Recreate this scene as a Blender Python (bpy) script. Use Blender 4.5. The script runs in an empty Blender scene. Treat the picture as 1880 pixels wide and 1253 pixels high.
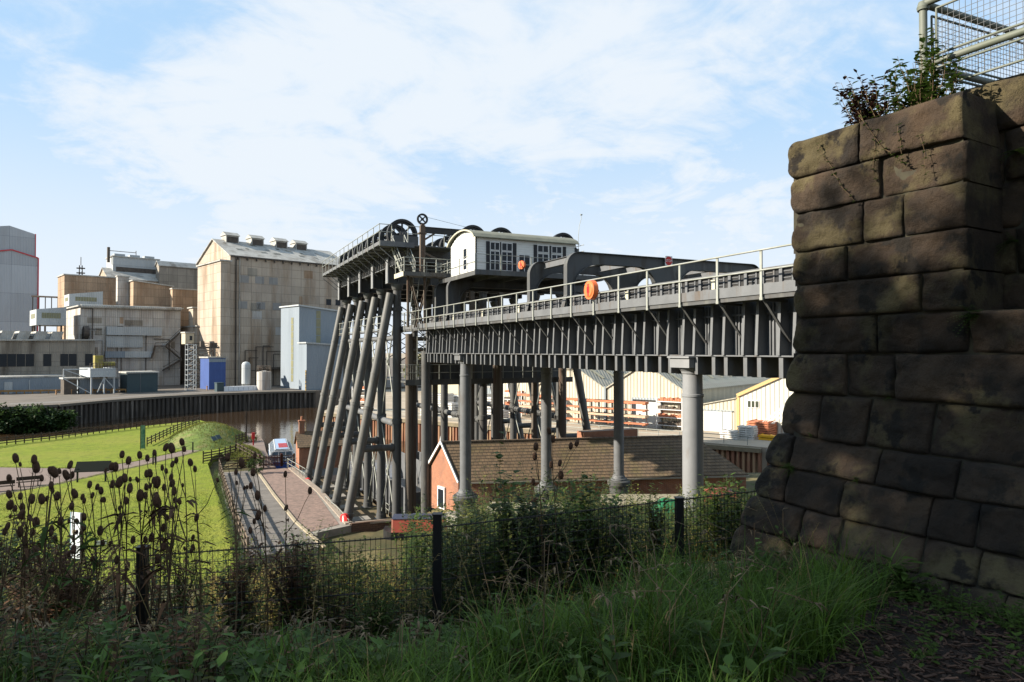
import bpy, bmesh, math, random
from mathutils import Vector, Matrix, noise as mnoise
R = math.radians
random.seed(7)
SC = bpy.context.scene
COL = SC.collection
# ------------------------------------------------------------------ camera
F = 1253.0; YAW = R(25.3); PITCH = math.atan(18.5 / F)
cam_d = bpy.data.cameras.new("camera"); cam = bpy.data.objects.new("camera", cam_d); COL.objects.link(cam)
cam.location = (0, 0, 0); cam.rotation_euler = (math.pi / 2 + PITCH, 0, -YAW)
cam_d.sensor_width = 36; cam_d.lens = 36 * F / 1880.0; cam_d.clip_start = .05; cam_d.clip_end = 6000
SC.camera = cam
# ------------------------------------------------------------------ sky and sun
SUN_AZ = R(166.0)        # direction the light comes from, counter-clockwise from +X
SUN_EL = R(27.0)
world = bpy.data.worlds.new("World"); SC.world = world; world.use_nodes = True
SKY_STRENGTH = .066
def build_world():
    nt = world.node_tree; N = nt.nodes; L = nt.links; N.clear()
    out = N.new('ShaderNodeOutputWorld'); bg = N.new('ShaderNodeBackground'); bg.inputs[1].default_value = SKY_STRENGTH
    sky = N.new('ShaderNodeTexSky'); sky.sky_type = 'NISHITA'; sky.sun_disc = False
    sky.sun_elevation = SUN_EL; sky.sun_rotation = math.pi / 2 - SUN_AZ
    sky.air_density = 1.0; sky.dust_density = .6; sky.ozone_density = 2.0; sky.altitude = 40
    tc = N.new('ShaderNodeTexCoord')
    def vmath(op, a, b=None, s=None):
        n = N.new('ShaderNodeVectorMath'); n.operation = op
        L.new(a, n.inputs[0])
        if b is not None:
            if hasattr(b, 'is_linked'): L.new(b, n.inputs[1])
            else: n.inputs[1].default_value = b
        if s is not None: n.inputs['Scale'].default_value = s
        return n
    def m(op, a, b=None, clamp=False):
        n = N.new('ShaderNodeMath'); n.operation = op; n.use_clamp = clamp
        for i, v in enumerate((a, b)):
            if v is None: continue
            if hasattr(v, 'is_linked'): L.new(v, n.inputs[i])
            else: n.inputs[i].default_value = v
        return n.outputs[0]
    def mapr(v, a, b, c=0, d=1):
        n = N.new('ShaderNodeMapRange'); n.interpolation_type = 'SMOOTHSTEP'
        L.new(v, n.inputs[0]); n.inputs[1].default_value = a; n.inputs[2].default_value = b
        n.inputs[3].default_value = c; n.inputs[4].default_value = d
        return n.outputs[0]
    d = tc.outputs['Generated']
    sep = N.new('ShaderNodeSeparateXYZ'); L.new(d, sep.inputs[0])
    # project on a cloud plane so that clouds flatten towards the horizon
    zz = m('ADD', m('MAXIMUM', sep.outputs[2], 0.0), .16)
    px_ = m('DIVIDE', sep.outputs[0], zz); py_ = m('DIVIDE', sep.outputs[1], zz)
    cmb = N.new('ShaderNodeCombineXYZ'); L.new(px_, cmb.inputs[0]); L.new(py_, cmb.inputs[1])
    def noise(vec, scale, detail, rough, dist=0.0, off=(0, 0, 0)):
        mp = N.new('ShaderNodeMapping'); L.new(vec, mp.inputs[0]); mp.inputs[1].default_value = off
        mp.inputs[2].default_value = (0, 0, R(-28)); mp.inputs[3].default_value = (1, 1.0, 1)
        n = N.new('ShaderNodeTexNoise'); L.new(mp.outputs[0], n.inputs[0])
        n.inputs['Scale'].default_value = scale; n.inputs['Detail'].default_value = detail
        n.inputs['Roughness'].default_value = rough; n.inputs['Distortion'].default_value = dist
        return n.outputs[0]
    n1 = noise(cmb.outputs[0], .55, 9, .62, .35, (3.1, 1.7, 0))
    n2 = noise(cmb.outputs[0], 1.5, 8, .62, 1.0, (9.1, 4.7, 2))
    def lobe(x, y, rad):       # soft lobe of cloud round a direction of the sky
        v = ray(x, y).normalized()
        ds = vmath('DISTANCE', d, tuple(v)).outputs['Value']
        return mapr(ds, rad, rad * .15)
    lob = None
    for (x, y, rad, w) in CLOUD_LOBES:
        t = m('MULTIPLY', lobe(x, y, rad), w)
        lob = t if lob is None else m('ADD', lob, t)
    n3 = noise(cmb.outputs[0], 5.5, 6, .6, .8, (2.1, 8.7, 5))
    den = m('ADD', m('ADD', m('ADD', m('MULTIPLY', m('SUBTRACT', n1, .5), 1.9), m('MULTIPLY', m('SUBTRACT', n2, .5), 2.0)), m('MULTIPLY', m('SUBTRACT', n3, .5), .9)), m('MULTIPLY', lob, 1.25))
    mask = mapr(den, -.26, .50)
    hz = mapr(sep.outputs[2], .38, .05, 0, .95)       # thin high haze towards the horizon
    mask = m('MAXIMUM', mask, hz)
    veil = N.new('ShaderNodeMix'); veil.data_type = 'RGBA'; veil.inputs[0].default_value = VEIL; L.new(sky.outputs[0], veil.inputs[6]); veil.inputs[7].default_value = VEIL_COL
    mix = N.new('ShaderNodeMix'); mix.data_type = 'RGBA'
    L.new(m('MULTIPLY', mask, .88), mix.inputs[0]); L.new(veil.outputs[2], mix.inputs[6])
    mix.inputs[7].default_value = CLOUD_COL
    L.new(mix.outputs[2], bg.inputs[0]); L.new(bg.outputs[0], out.inputs[0])
VEIL = .85; VEIL_COL = (3.0, 4.5, 6.2, 1)   # thin bright high haze over the whole sky
CLOUD_COL = (5.3, 5.6, 5.9, 1)
CLOUD_LOBES = [(430, 130, .12, .10), (520, 210, .22, .13), (640, 90, .10, .10), (780, 130, .16, .12), (1010, 120, .14, .12), (1150, 92, .07, .10), (950, 230, .25, .12), (380, 250, .22, .10), (1150, 270, .30, .12),
               (700, 300, .3, .12), (1400, 260, .26, .17), (1330, 160, .14, .08), (200, 270, .32, .10), (560, 330, .3, .08), (905, 35, .03, .2), (60, 40, .28, -.12), (1450, 30, .26, -.14), (330, 10, .2, -.10), (1050, 0, .14, -.12)]
SC.view_settings.view_transform = 'Standard'; SC.view_settings.look = 'None'
SC.view_settings.exposure = 1.35; SC.view_settings.gamma = 1.0; SC.view_settings.use_curve_mapping = False
sun_d = bpy.data.lights.new("sun", 'SUN'); sun_d.energy = 5.0; sun_d.angle = R(.53); sun_d.color = (1.0, .91, .77)
sun = bpy.data.objects.new("sun", sun_d); COL.objects.link(sun)
sd = Vector((math.cos(SUN_AZ) * math.cos(SUN_EL), math.sin(SUN_AZ) * math.cos(SUN_EL), math.sin(SUN_EL)))
sun.rotation_euler = sd.to_track_quat('Z', 'Y').to_euler(); sun.location = (-60, 30, 60)
SC.cycles.max_bounces = 8; SC.cycles.diffuse_bounces = 3; SC.cycles.transparent_max_bounces = 12

# ------------------------------------------------------------------ survey helpers: a sight line to a real place at a known distance
FW = Vector((math.sin(YAW) * math.cos(PITCH), math.cos(YAW) * math.cos(PITCH), math.sin(PITCH)))
RT = Vector((math.cos(YAW), -math.sin(YAW), 0)); UP = RT.cross(FW)
FH = Vector((math.sin(YAW), math.cos(YAW), 0))
def ray(x, y): return FW + RT * ((x - 940) / F) + UP * ((626.5 - y) / F)
def aX(x, y, X): r = ray(x, y); return r * (X / r.x)
def aY(x, y, Y): r = ray(x, y); return r * (Y / r.y)
def aZ(x, y, Z): r = ray(x, y); return r * (Z / r.z)
def aD(x, y, D): return ray(x, y) * D
def RF(r, f, z=0): return RT * r + FH * f + Vector((0, 0, z))     # right, forward, up
build_world()

# ------------------------------------------------------------------ mesh builder
class MB:
    def __init__(s): s.v = []; s.f = []; s.sm = []
    def add(s, vs, fs, smooth=False):
        o = len(s.v); s.v += [tuple(p) for p in vs]; s.f += [tuple(i + o for i in f) for f in fs]; s.sm += [smooth] * len(fs); return s
    def box(s, x0, x1, y0, y1, z0, z1):
        if x0 > x1: x0, x1 = x1, x0
        if y0 > y1: y0, y1 = y1, y0
        if z0 > z1: z0, z1 = z1, z0
        return s.add([(x0, y0, z0), (x1, y0, z0), (x1, y1, z0), (x0, y1, z0), (x0, y0, z1), (x1, y0, z1), (x1, y1, z1), (x0, y1, z1)],
                     [(0, 3, 2, 1), (4, 5, 6, 7), (0, 1, 5, 4), (1, 2, 6, 5), (2, 3, 7, 6), (3, 0, 4, 7)])
    def bar(s, a, b, w, h, upv=(0, 0, 1)):
        a = Vector(a); b = Vector(b); d = (b - a).normalized(); u = Vector(upv)
        if abs(d.dot(u)) > .98: u = Vector((1, 0, 0))
        r = d.cross(u).normalized() * (w / 2); u = r.cross(d).normalized() * (h / 2)
        vs = [a - r - u, a + r - u, a + r + u, a - r + u, b - r - u, b + r - u, b + r + u, b - r + u]
        return s.add(vs, [(0, 1, 2, 3), (4, 7, 6, 5), (0, 4, 5, 1), (1, 5, 6, 2), (2, 6, 7, 3), (3, 7, 4, 0)])
    def tube(s, a, b, r0, r1=None, n=12, cap=True):
        if r1 is None: r1 = r0
        a = Vector(a); b = Vector(b); d = (b - a).normalized()
        u = Vector((0, 0, 1)) if abs(d.z) < .9 else Vector((1, 0, 0))
        e1 = d.cross(u).normalized(); e2 = d.cross(e1)
        vs = []
        for (c, r) in ((a, r0), (b, r1)):
            for i in range(n):
                t = 2 * math.pi * i / n; vs.append(c + e1 * (math.cos(t) * r) + e2 * (math.sin(t) * r))
        fs = [(i, (i + 1) % n, n + (i + 1) % n, n + i) for i in range(n)]
        s.add(vs, fs, True)
        if cap:
            s.add(vs[:n], [tuple(range(n))[::-1]]); s.add(vs[n:], [tuple(range(n))])
        return s
    def path(s, pts, r, n=6):
        pts = [Vector(p) for p in pts]; rs = r if isinstance(r, (list, tuple)) else [r] * len(pts)
        vs = []; e1 = None
        for i, p in enumerate(pts):
            d = (pts[min(i + 1, len(pts) - 1)] - pts[max(i - 1, 0)])
            d = d.normalized() if d.length > 1e-9 else Vector((0, 0, 1))
            if e1 is None:
                u = Vector((0, 0, 1)) if abs(d.z) < .9 else Vector((1, 0, 0)); e1 = d.cross(u).normalized()
            else:
                e1 = (e1 - d * e1.dot(d)).normalized()
            e2 = d.cross(e1)
            for k in range(n):
                t = 2 * math.pi * k / n; vs.append(p + e1 * (math.cos(t) * rs[i]) + e2 * (math.sin(t) * rs[i]))
        fs = []
        for i in range(len(pts) - 1):
            for k in range(n):
                fs.append((i * n + k, i * n + (k + 1) % n, (i + 1) * n + (k + 1) % n, (i + 1) * n + k))
        fs.append(tuple(range(n))[::-1]); fs.append(tuple((len(pts) - 1) * n + k for k in range(n)))
        return s.add(vs, fs, True)
    def lathe(s, c, prof, n=20, cap=True, soft=False):        # prof: (radius, z)
        if not soft:
            for j in range(len(prof) - 1): s.lathe(c, prof[j:j + 2], n, False, True)
            if cap:
                for k in (0, -1): s.add([(c[0] + prof[k][0] * math.cos(2 * math.pi * i / n), c[1] + prof[k][0] * math.sin(2 * math.pi * i / n), c[2] + prof[k][1]) for i in range(n)], [tuple(range(n))[::(-1 if k == 0 else 1)]])
            return s
        c = Vector(c); vs = []
        for (r, z) in prof:
            for i in range(n):
                t = 2 * math.pi * i / n; vs.append(c + Vector((math.cos(t) * r, math.sin(t) * r, z)))
        fs = []
        for j in range(len(prof) - 1):
            for i in range(n):
                fs.append((j * n + i, j * n + (i + 1) % n, (j + 1) * n + (i + 1) % n, (j + 1) * n + i))
        s.add(vs, fs, True)
        if cap:
            s.add(vs[:n], [tuple(range(n))[::-1]]); s.add(vs[-n:], [tuple(range(n))])
        return s
    def prism(s, poly, d):                         # polygon of 3-D points extruded by vector d
        d = Vector(d); n = len(poly); a = [Vector(p) for p in poly]; b = [p + d for p in a]
        return s.add(a + b, [tuple(range(n))[::-1], tuple(range(n, 2 * n))] + [(i, (i + 1) % n, n + (i + 1) % n, n + i) for i in range(n)])
    def ring(s, c, axis, r0, r1, w, n=32):         # flat ring (wheel rim) round an axis
        c = Vector(c); ax = Vector(axis).normalized(); u = Vector((0, 0, 1)) if abs(ax.z) < .9 else Vector((1, 0, 0))
        e1 = ax.cross(u).normalized(); e2 = ax.cross(e1); vs = []
        for i in range(n):
            t = 2 * math.pi * i / n; d = e1 * math.cos(t) + e2 * math.sin(t)
            vs += [c + d * r0 - ax * (w / 2), c + d * r1 - ax * (w / 2), c + d * r1 + ax * (w / 2), c + d * r0 + ax * (w / 2)]
        fs = []
        for i in range(n):
            a = i * 4; b = ((i + 1) % n) * 4
            for k in range(4): fs.append((a + k, b + k, b + (k + 1) % 4, a + (k + 1) % 4))
        return s.add(vs, fs)
    def torus(s, c, axis, r, rr, n=24, k=8):
        c = Vector(c); ax = Vector(axis).normalized(); u = Vector((0, 0, 1)) if abs(ax.z) < .9 else Vector((1, 0, 0))
        e1 = ax.cross(u).normalized(); e2 = ax.cross(e1); vs = []
        for i in range(n):
            t = 2 * math.pi * i / n; d = e1 * math.cos(t) + e2 * math.sin(t)
            for j in range(k):
                q = 2 * math.pi * j / k; vs.append(c + d * (r + rr * math.cos(q)) + ax * (rr * math.sin(q)))
        fs = [(i * k + j, ((i + 1) % n) * k + j, ((i + 1) % n) * k + (j + 1) % k, i * k + (j + 1) % k) for i in range(n) for j in range(k)]
        return s.add(vs, fs, True)
    def quad(s, a, b, c, d): return s.add([a, b, c, d], [(0, 1, 2, 3)])
    def shift(s, d): s.v = [(p[0] + d[0], p[1] + d[1], p[2] + d[2]) for p in s.v]; return s
def mesh(name, mb, m):
    me = bpy.data.meshes.new(name); me.from_pydata(mb.v, [], mb.f)
    me.polygons.foreach_set('use_smooth', mb.sm); me.update()
    ms = m if isinstance(m, (list, tuple)) else [m]
    for q in ms: me.materials.append(q)
    return me
def struct(name, mb, m, kind='structure'):
    o = bpy.data.objects.new(name, mesh(name, mb, m)); COL.objects.link(o); o['kind'] = kind; return o
def tag(o, label=None, cat=None, group=None):
    if label: o['label'] = label
    if cat: o['category'] = cat
    if group: o['group'] = group
    return o
def thing(name, label, cat, loc=(0, 0, 0), rz=0, group=None):
    o = bpy.data.objects.new(name, None); COL.objects.link(o); o.location = loc; o.rotation_euler = (0, 0, rz)
    o.empty_display_size = .2
    return tag(o, label, cat, group)
def part(root, name, mb, m, top=None, at=None):
    """one part mesh under root; 'top' given: mesh is in world coordinates of the unrotated thing 'top'"""
    if top is not None: mb.shift(-Vector(top.location))
    me = mb if isinstance(mb, bpy.types.Mesh) else mesh(name, mb, m)
    o = bpy.data.objects.new(name, me); COL.objects.link(o); o.parent = root
    if at is not None: o.location = at
    return o
def single(name, label, cat, mb, m, group=None, loc=None, rz=0):
    if loc is None:
        xs = [p[0] for p in mb.v]; ys = [p[1] for p in mb.v]; zs = [p[2] for p in mb.v]
        loc = Vector(((min(xs) + max(xs)) / 2, (min(ys) + max(ys)) / 2, min(zs))); mb.shift(-loc)
    o = bpy.data.objects.new(name, mesh(name, mb, m)); COL.objects.link(o); o.location = loc; o.rotation_euler = (0, 0, rz)
    return tag(o, label, cat, group)
def dup(root, loc=None, rz=None, label=None, group=None):
    r = root.copy(); COL.objects.link(r)
    if loc is not None: r.location = loc
    if rz is not None: r.rotation_euler = (0, 0, rz)
    if label: r['label'] = label
    if group: r['group'] = group
    for ch in list(root.children):
        c = ch.copy(); COL.objects.link(c); c.parent = r
        for g in list(ch.children):
            d = g.copy(); COL.objects.link(d); d.parent = c
    return r

# ------------------------------------------------------------------ materials
def _new(name):
    m = bpy.data.materials.new(name); m.use_nodes = True
    return m, m.node_tree.nodes, m.node_tree.links, m.node_tree.nodes['Principled BSDF']
ALB = .8
def M(name, c1, c2=None, scale=4, stretch=(1, 1, 1), rough=.7, bump=0, bscale=None, lo=.35, hi=.65, metal=0, spec=.3,
      c3=None, scale3=.6, lo3=.5, hi3=.65, stretch3=(1, 1, 1), grid=None, gridcol=None, corr=None, corrd=.02, waves=None, detail=6, bdist=.03, sub=0, trans=0, island=0, bump2=None, c4=None, scale4=5):
    al = lambda c: None if c is None else tuple(q * ALB for q in c)
    c1, c2, c3, gridcol = al(c1), al(c2), al(c3), al(gridcol)
    m, N, L, B = _new(name)
    B.inputs['Roughness'].default_value = rough; B.inputs['Metallic'].default_value = metal
    B.inputs['Specular IOR Level'].default_value = spec
    tc = N.new('ShaderNodeTexCoord'); P = tc.outputs['Object']
    def nz(sc, st, det=detail, ro=.6):
        mp = N.new('ShaderNodeMapping'); L.new(P, mp.inputs[0]); mp.inputs[3].default_value = st
        n = N.new('ShaderNodeTexNoise'); L.new(mp.outputs[0], n.inputs[0]); n.inputs['Scale'].default_value = sc
        n.inputs['Detail'].default_value = det; n.inputs['Roughness'].default_value = ro; return n.outputs[0]
    def mr(v, a, b):
        n = N.new('ShaderNodeMapRange'); L.new(v, n.inputs[0]); n.inputs[1].default_value = a; n.inputs[2].default_value = b; return n.outputs[0]
    def mix(f, a, b, t='MIX'):
        n = N.new('ShaderNodeMix'); n.data_type = 'RGBA'; n.blend_type = t
        if hasattr(f, 'is_linked'): L.new(f, n.inputs[0])
        else: n.inputs[0].default_value = f
        for i, q in ((6, a), (7, b)):
            if hasattr(q, 'is_linked'): L.new(q, n.inputs[i])
            else: n.inputs[i].default_value = (*q[:3], 1)
        return n.outputs[2]
    col = None
    if c2 is not None: col = mix(mr(nz(scale, stretch), lo, hi), c1, c2)
    if c3 is not None: col = mix(mr(nz(scale3, stretch3), lo3, hi3), col if col is not None else c1, c3)
    if c4 is not None: col = mix(mr(nz(scale4, stretch3), .56, .62), col if col is not None else c1, tuple(q * ALB for q in c4))
    if island:
        g = N.new('ShaderNodeNewGeometry')
        hs = N.new('ShaderNodeHueSaturation'); L.new(mr(g.outputs['Random Per Island'], 0, 1), hs.inputs['Value'])
        mm = N.new('ShaderNodeMapRange'); L.new(g.outputs['Random Per Island'], mm.inputs[0]); mm.inputs[3].default_value = 1 - island; mm.inputs[4].default_value = 1 + island
        L.new(mm.outputs[0], hs.inputs['Value'])
        if col is not None: L.new(col, hs.inputs['Color'])
        else: hs.inputs['Color'].default_value = (*c1, 1)
        col = hs.outputs[0]
    hgt = None
    if grid:
        sp = N.new('ShaderNodeSeparateXYZ'); L.new(P, sp.inputs[0])
        ad = N.new('ShaderNodeMath'); ad.operation = 'ADD'; L.new(sp.outputs[0], ad.inputs[0]); L.new(sp.outputs[1], ad.inputs[1])
        cb = N.new('ShaderNodeCombineXYZ'); L.new(ad.outputs[0], cb.inputs[0]); L.new(sp.outputs[2], cb.inputs[1])
        if len(grid) > 4 and grid[4] == 'flat': L.new(sp.outputs[0], cb.inputs[0]); L.new(sp.outputs[1], cb.inputs[1])
        if len(grid) > 4 and grid[4] == 'roof': L.new(sp.outputs[0], cb.inputs[0])
        bt = N.new('ShaderNodeTexBrick'); L.new(cb.outputs[0], bt.inputs[0]); bt.inputs['Scale'].default_value = 1
        bt.inputs['Brick Width'].default_value = grid[0]; bt.inputs['Row Height'].default_value = grid[1]
        bt.inputs['Mortar Size'].default_value = grid[2]; bt.offset = grid[3] if len(grid) > 3 else 0
        bt.inputs['Mortar Smooth'].default_value = .2
        cc = col if col is not None else None
        vv = .82
        bt.inputs['Color1'].default_value = (1, 1, 1, 1); bt.inputs['Color2'].default_value = (vv, vv, vv, 1); bt.inputs['Mortar'].default_value = (1, 1, 1, 1)
        col = mix(1.0, cc if cc is not None else c1, bt.outputs['Color'], 'MULTIPLY')
        col = mix(bt.outputs['Fac'], col, gridcol or (c1[0] * .45, c1[1] * .45, c1[2] * .45))
        hgt = bt.outputs['Fac']
    if col is not None: L.new(col, B.inputs['Base Color'])
    else: B.inputs['Base Color'].default_value = (*c1, 1)
    last = None
    def bumpn(h, strength, dist, inv=False):
        nonlocal last
        b = N.new('ShaderNodeBump'); b.inputs['Strength'].default_value = strength; b.inputs['Distance'].default_value = dist; b.invert = inv
        L.new(h, b.inputs['Height'])
        if last is not None: L.new(last, b.inputs['Normal'])
        last = b.outputs[0]
    if bump: bumpn(nz(bscale or scale * 3, stretch, 8), bump, bdist)
    if bump2: bumpn(nz(bump2[0], (1, 1, 1), 6, .75), bump2[1], bump2[2])
    if hgt is not None: bumpn(hgt, .6, .02, True)
    if corr:
        sp = N.new('ShaderNodeSeparateXYZ'); L.new(P, sp.inputs[0])
        ad = N.new('ShaderNodeMath'); ad.operation = 'ADD'; L.new(sp.outputs[0], ad.inputs[0]); L.new(sp.outputs[1], ad.inputs[1])
        mu = N.new('ShaderNodeMath'); mu.operation = 'MULTIPLY'; L.new(ad.outputs[0], mu.inputs[0]); mu.inputs[1].default_value = 2 * math.pi / corr
        si = N.new('ShaderNodeMath'); si.operation = 'SINE'; L.new(mu.outputs[0], si.inputs[0]); bumpn(si.outputs[0], 1.0, corrd)
    if last is not None: L.new(last, B.inputs['Normal'])
    if trans:
        B.inputs['Subsurface Weight'].default_value = 0
        tr = N.new('ShaderNodeBsdfTranslucent'); ms = N.new('ShaderNodeMixShader'); ms.inputs[0].default_value = trans
        if col is not None: L.new(col, tr.inputs[0])
        else: tr.inputs[0].default_value = (*c1, 1)
        out = [n for n in N if n.type == 'OUTPUT_MATERIAL'][0]
        L.new(B.outputs[0], ms.inputs[1]); L.new(tr.outputs[0], ms.inputs[2]); L.new(ms.outputs[0], out.inputs[0])
    return m
iron = M('iron_paint', (.150, .156, .163), (.115, .12, .126), 1.2, rough=.55, bump=.1, bscale=20, c3=(.10, .07, .045), scale3=1.6, lo3=.56, hi3=.74, stretch3=(1, 1, .2), bump2=(60, .25, .004))
iron_d = M('iron_dark_and_shaded', (.075, .078, .08), (.09, .09, .088), 1.5, rough=.55, bump=.1, bscale=18, c3=(.05, .038, .026), scale3=1.4, lo3=.52, hi3=.72, stretch3=(1, 1, .18), c4=(.12, .12, .11), scale4=1.3)  # dark iron; on gantry, portals and girders it also paints in shade
iron_bk = M('iron_black', (.018, .02, .023), (.03, .028, .026), 2, rough=.5)
steel_g = M('galvanised_rail', (.36, .37, .34), (.28, .29, .25), 2.5, rough=.5, metal=.2, c3=(.26, .27, .18), scale3=1.5, lo3=.6, hi3=.8)
iron_l = M('iron_light_and_lit', (.24, .245, .25), (.20, .205, .21), 1.2, rough=.55, bump=.1, bscale=20, c3=(.14, .10, .07), scale3=2.1, lo3=.60, hi3=.78, stretch3=(1, 1, .25))  # light iron; on the girder ends it also paints in sunlight
rust = M('rusty_iron', (.085, .072, .060), (.13, .108, .085), 1.3, stretch=(1, 1, .25), rough=.85, c3=(.085, .045, .028), scale3=1.2, lo3=.52, hi3=.68, stretch3=(2, 2, .2))
white_wood = M('white_weatherboard', (.74, .74, .70), (.66, .66, .62), 1.5, rough=.6)
cream = M('cream_paint', (.55, .53, .42), (.45, .42, .30), 2, rough=.6)
black_wood = M('black_timber', (.02, .021, .024), rough=.6)
glass_d = M('dark_window_glass', (.012, .017, .024), rough=.3, spec=.25)
red_p = M('red_paint', (.55, .03, .03), rough=.45)
orange_p = M('orange_plastic', (.80, .17, .05), rough=.45)
white_p = M('white_paint', (.75, .75, .74), rough=.5)
concrete = M('concrete', (.30, .28, .25), (.22, .20, .17), 1.2, rough=.9, bump=.25, bscale=12)
# ================================================================== AQUEDUCT
AQ0, AQ1 = 6.0, 51.4
aq = thing('aqueduct', 'long grey iron canal trough on round columns between stone pier and boat lift', 'aqueduct', (23.3, 30, -11.5))
XL, XR = 17.08, 29.62
b = MB()
for (X, s) in ((XL, 1), (XR, -1)):
    b.box(X, X + .04 * s, AQ0, AQ1, -.16, 2.66)
    b.box(X - .16 * s, X + .22 * s, AQ0, AQ1, 2.66, 2.72)
    b.box(X - .10 * s, X - .002 * s, AQ0, AQ1, 1.2, 1.26)
    b.box(X - .42 * s, X - .003 * s, AQ0, AQ1, -.185, -.14)
b.box(XL + .042, XR - .042, AQ0, AQ1, -.16, -.12); b.box(XL + .042, XR - .042, AQ1 - .06, AQ1 - .003, -.118, 2.3)
part(aq, 'trough', b, iron, aq)
# cross girder ends under the trough: pairs 0.6 m apart every 1.52 m
gb = MB(); gb.box(-.36, 0, -.085, .085, -.66, 0); gb.box(.002, 12.5, -.02, .02, -.66, -.03); gb.box(.002, 12.5, -.09, .09, -.69, -.662); gb.box(12.502, 12.86, -.085, .085, -.66, 0)
rib_me = mesh('cross_girder', gb, iron)
st = MB()
st.prism([(0, -.015, 0), (-.46, -.015, 0), (-.46, -.015, .12), (-.37, -.015, 1.80), (0, -.015, 1.80)], (0, .03, 0))
st.add([(-.463, -.06, 0), (-.463, .06, 0), (-.463, .06, .12), (-.463, -.06, .12), (-.373, .06, 1.80), (-.373, -.06, 1.80),
        (-.483, -.06, 0), (-.483, .06, 0), (-.483, .06, .12), (-.483, -.06, .12), (-.393, .06, 1.80), (-.393, -.06, 1.80)],
       [(6, 9, 8, 7), (9, 11, 10, 8), (0, 1, 2, 3), (3, 2, 4, 5), (0, 6, 7, 1), (5, 4, 10, 11), (0, 3, 9, 6), (3, 5, 11, 9), (1, 7, 8, 2), (2, 8, 10, 4)])
st_me = mesh('web_stiffener', st, iron)
y = 21.17 - 1.52 * 9
YS = []
while y < AQ1 - .2:
    for q in (y, y + .61):
        if AQ0 + .1 < q < AQ1 - .1: YS.append(q)
    y += 1.52
base = Vector(aq.location)
for q in YS:
    part(aq, 'cross_girder', rib_me, None, at=Vector((XL, q, -.188)) - base)
    part(aq, 'web_stiffener', st_me, None, at=Vector((XL - .004, q, -.138)) - base)
# thin angle stiffeners and rivet strips on the web between the gussets
b = MB()
for q in YS[::2]:
    for dy in (-.55, -.33, -.18): b.box(XL - .06, XL - .002, q + dy - .02, q + dy + .02, -.13, 1.6)
    b.box(XL - .02, XL - .001, q + .18, q + .42, -.13, 1.6)
part(aq, 'web_strips', b, iron, aq)
# footway on brackets outside the trough
b = MB(); b.box(15.86, XL - .17, AQ0, 56.7, 1.70, 1.80); b.box(15.86, 15.96, AQ0, 56.7, 1.60, 1.698); b.box(16.4, 16.5, AQ0, 56.7, 1.60, 1.698)
part(aq, 'footway', b, iron_d, aq)
b = MB(); b.box(15.82, 15.85, AQ0, 56.7, 1.74, 2.06); part(aq, 'toe_board', b, iron, aq)
PY = [15.58 + 1.915 * k for k in range(-4, 22)]
pb = MB(); pb.box(-.02, .02, -.045, .045, 0, 1.46); pb.box(.021, .05, -.01, .01, .1, 1.44); pb.box(-.02, .05, -.06, .06, -.09, -.002); post_me = mesh('railing_post', pb, steel_g)
bk = MB(); bk.bar((.04, 0, -.02), (1.12, 0, -1.30), .05, .09, (0, 1, 0)); bk.box(.02, 1.0, -.03, .03, -.08, 0); br_me = mesh('bracket', bk, iron_d)
for q in PY:
    if q > 56.4: continue
    part(aq, 'railing_post', post_me, None, at=Vector((15.79, q, 1.65)) - base)
    if q < AQ1: part(aq, 'bracket', br_me, None, at=Vector((15.86, q, 1.60)) - base)
b = MB()
b.tube((15.76, AQ0, 3.09), (15.76, 56.7, 3.09), .03, n=8); b.tube((15.76, AQ0, 2.47), (15.76, 56.7, 2.47), .026, n=8)
for z in (3.09, 2.47): b.tube((15.76, 56.7, z), (17.0, 56.7, z), .028, n=8)
part(aq, 'handrail', b, steel_g, aq)
# parapet infill between footway and trough rim: grey posts with dark grilles
b = MB(); g = MB(); c = MB(); q = AQ0; k = 0
while q < AQ1 - .7:
    b.box(XL - .10, XL - .003, q, q + .13, 1.802, 2.64); b.box(XL - .05, XL - .003, q + .36, q + .42, 1.802, 2.64)
    g.box(XL - .022, XL - .005, q + .14, q + .74, 1.83, 2.62)
    for j in range(7): b.box(XL - .045, XL - .024, q + .44, q + .74, 1.9 + j * .105, 1.925 + j * .105)
    if k % 7 == 3: c = MB(); c.box(XL - .14, XL - .103, q - .02, q + .2, 1.84, 2.55); part(aq, 'gauge_plate', c, cream, aq)
    q += .76; k += 1
part(aq, 'parapet_posts', b, iron, aq); part(aq, 'grille', g, iron_bk, aq)
b = MB()
b.box(XR + .003, XR + 1.2, AQ0, AQ1, 1.70, 1.80)
q = AQ0
while q < AQ1: b.box(XR + 1.16, XR + 1.2, q, q + .08, 1.81, 3.1); q += 1.9
b.tube((XR + 1.18, AQ0, 3.1), (XR + 1.18, AQ1, 3.1), .03, n=6); b.tube((XR + 1.18, AQ0, 2.5), (XR + 1.18, AQ1, 2.5), .025, n=6)
part(aq, 'far_footway', b, iron, aq)
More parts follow.
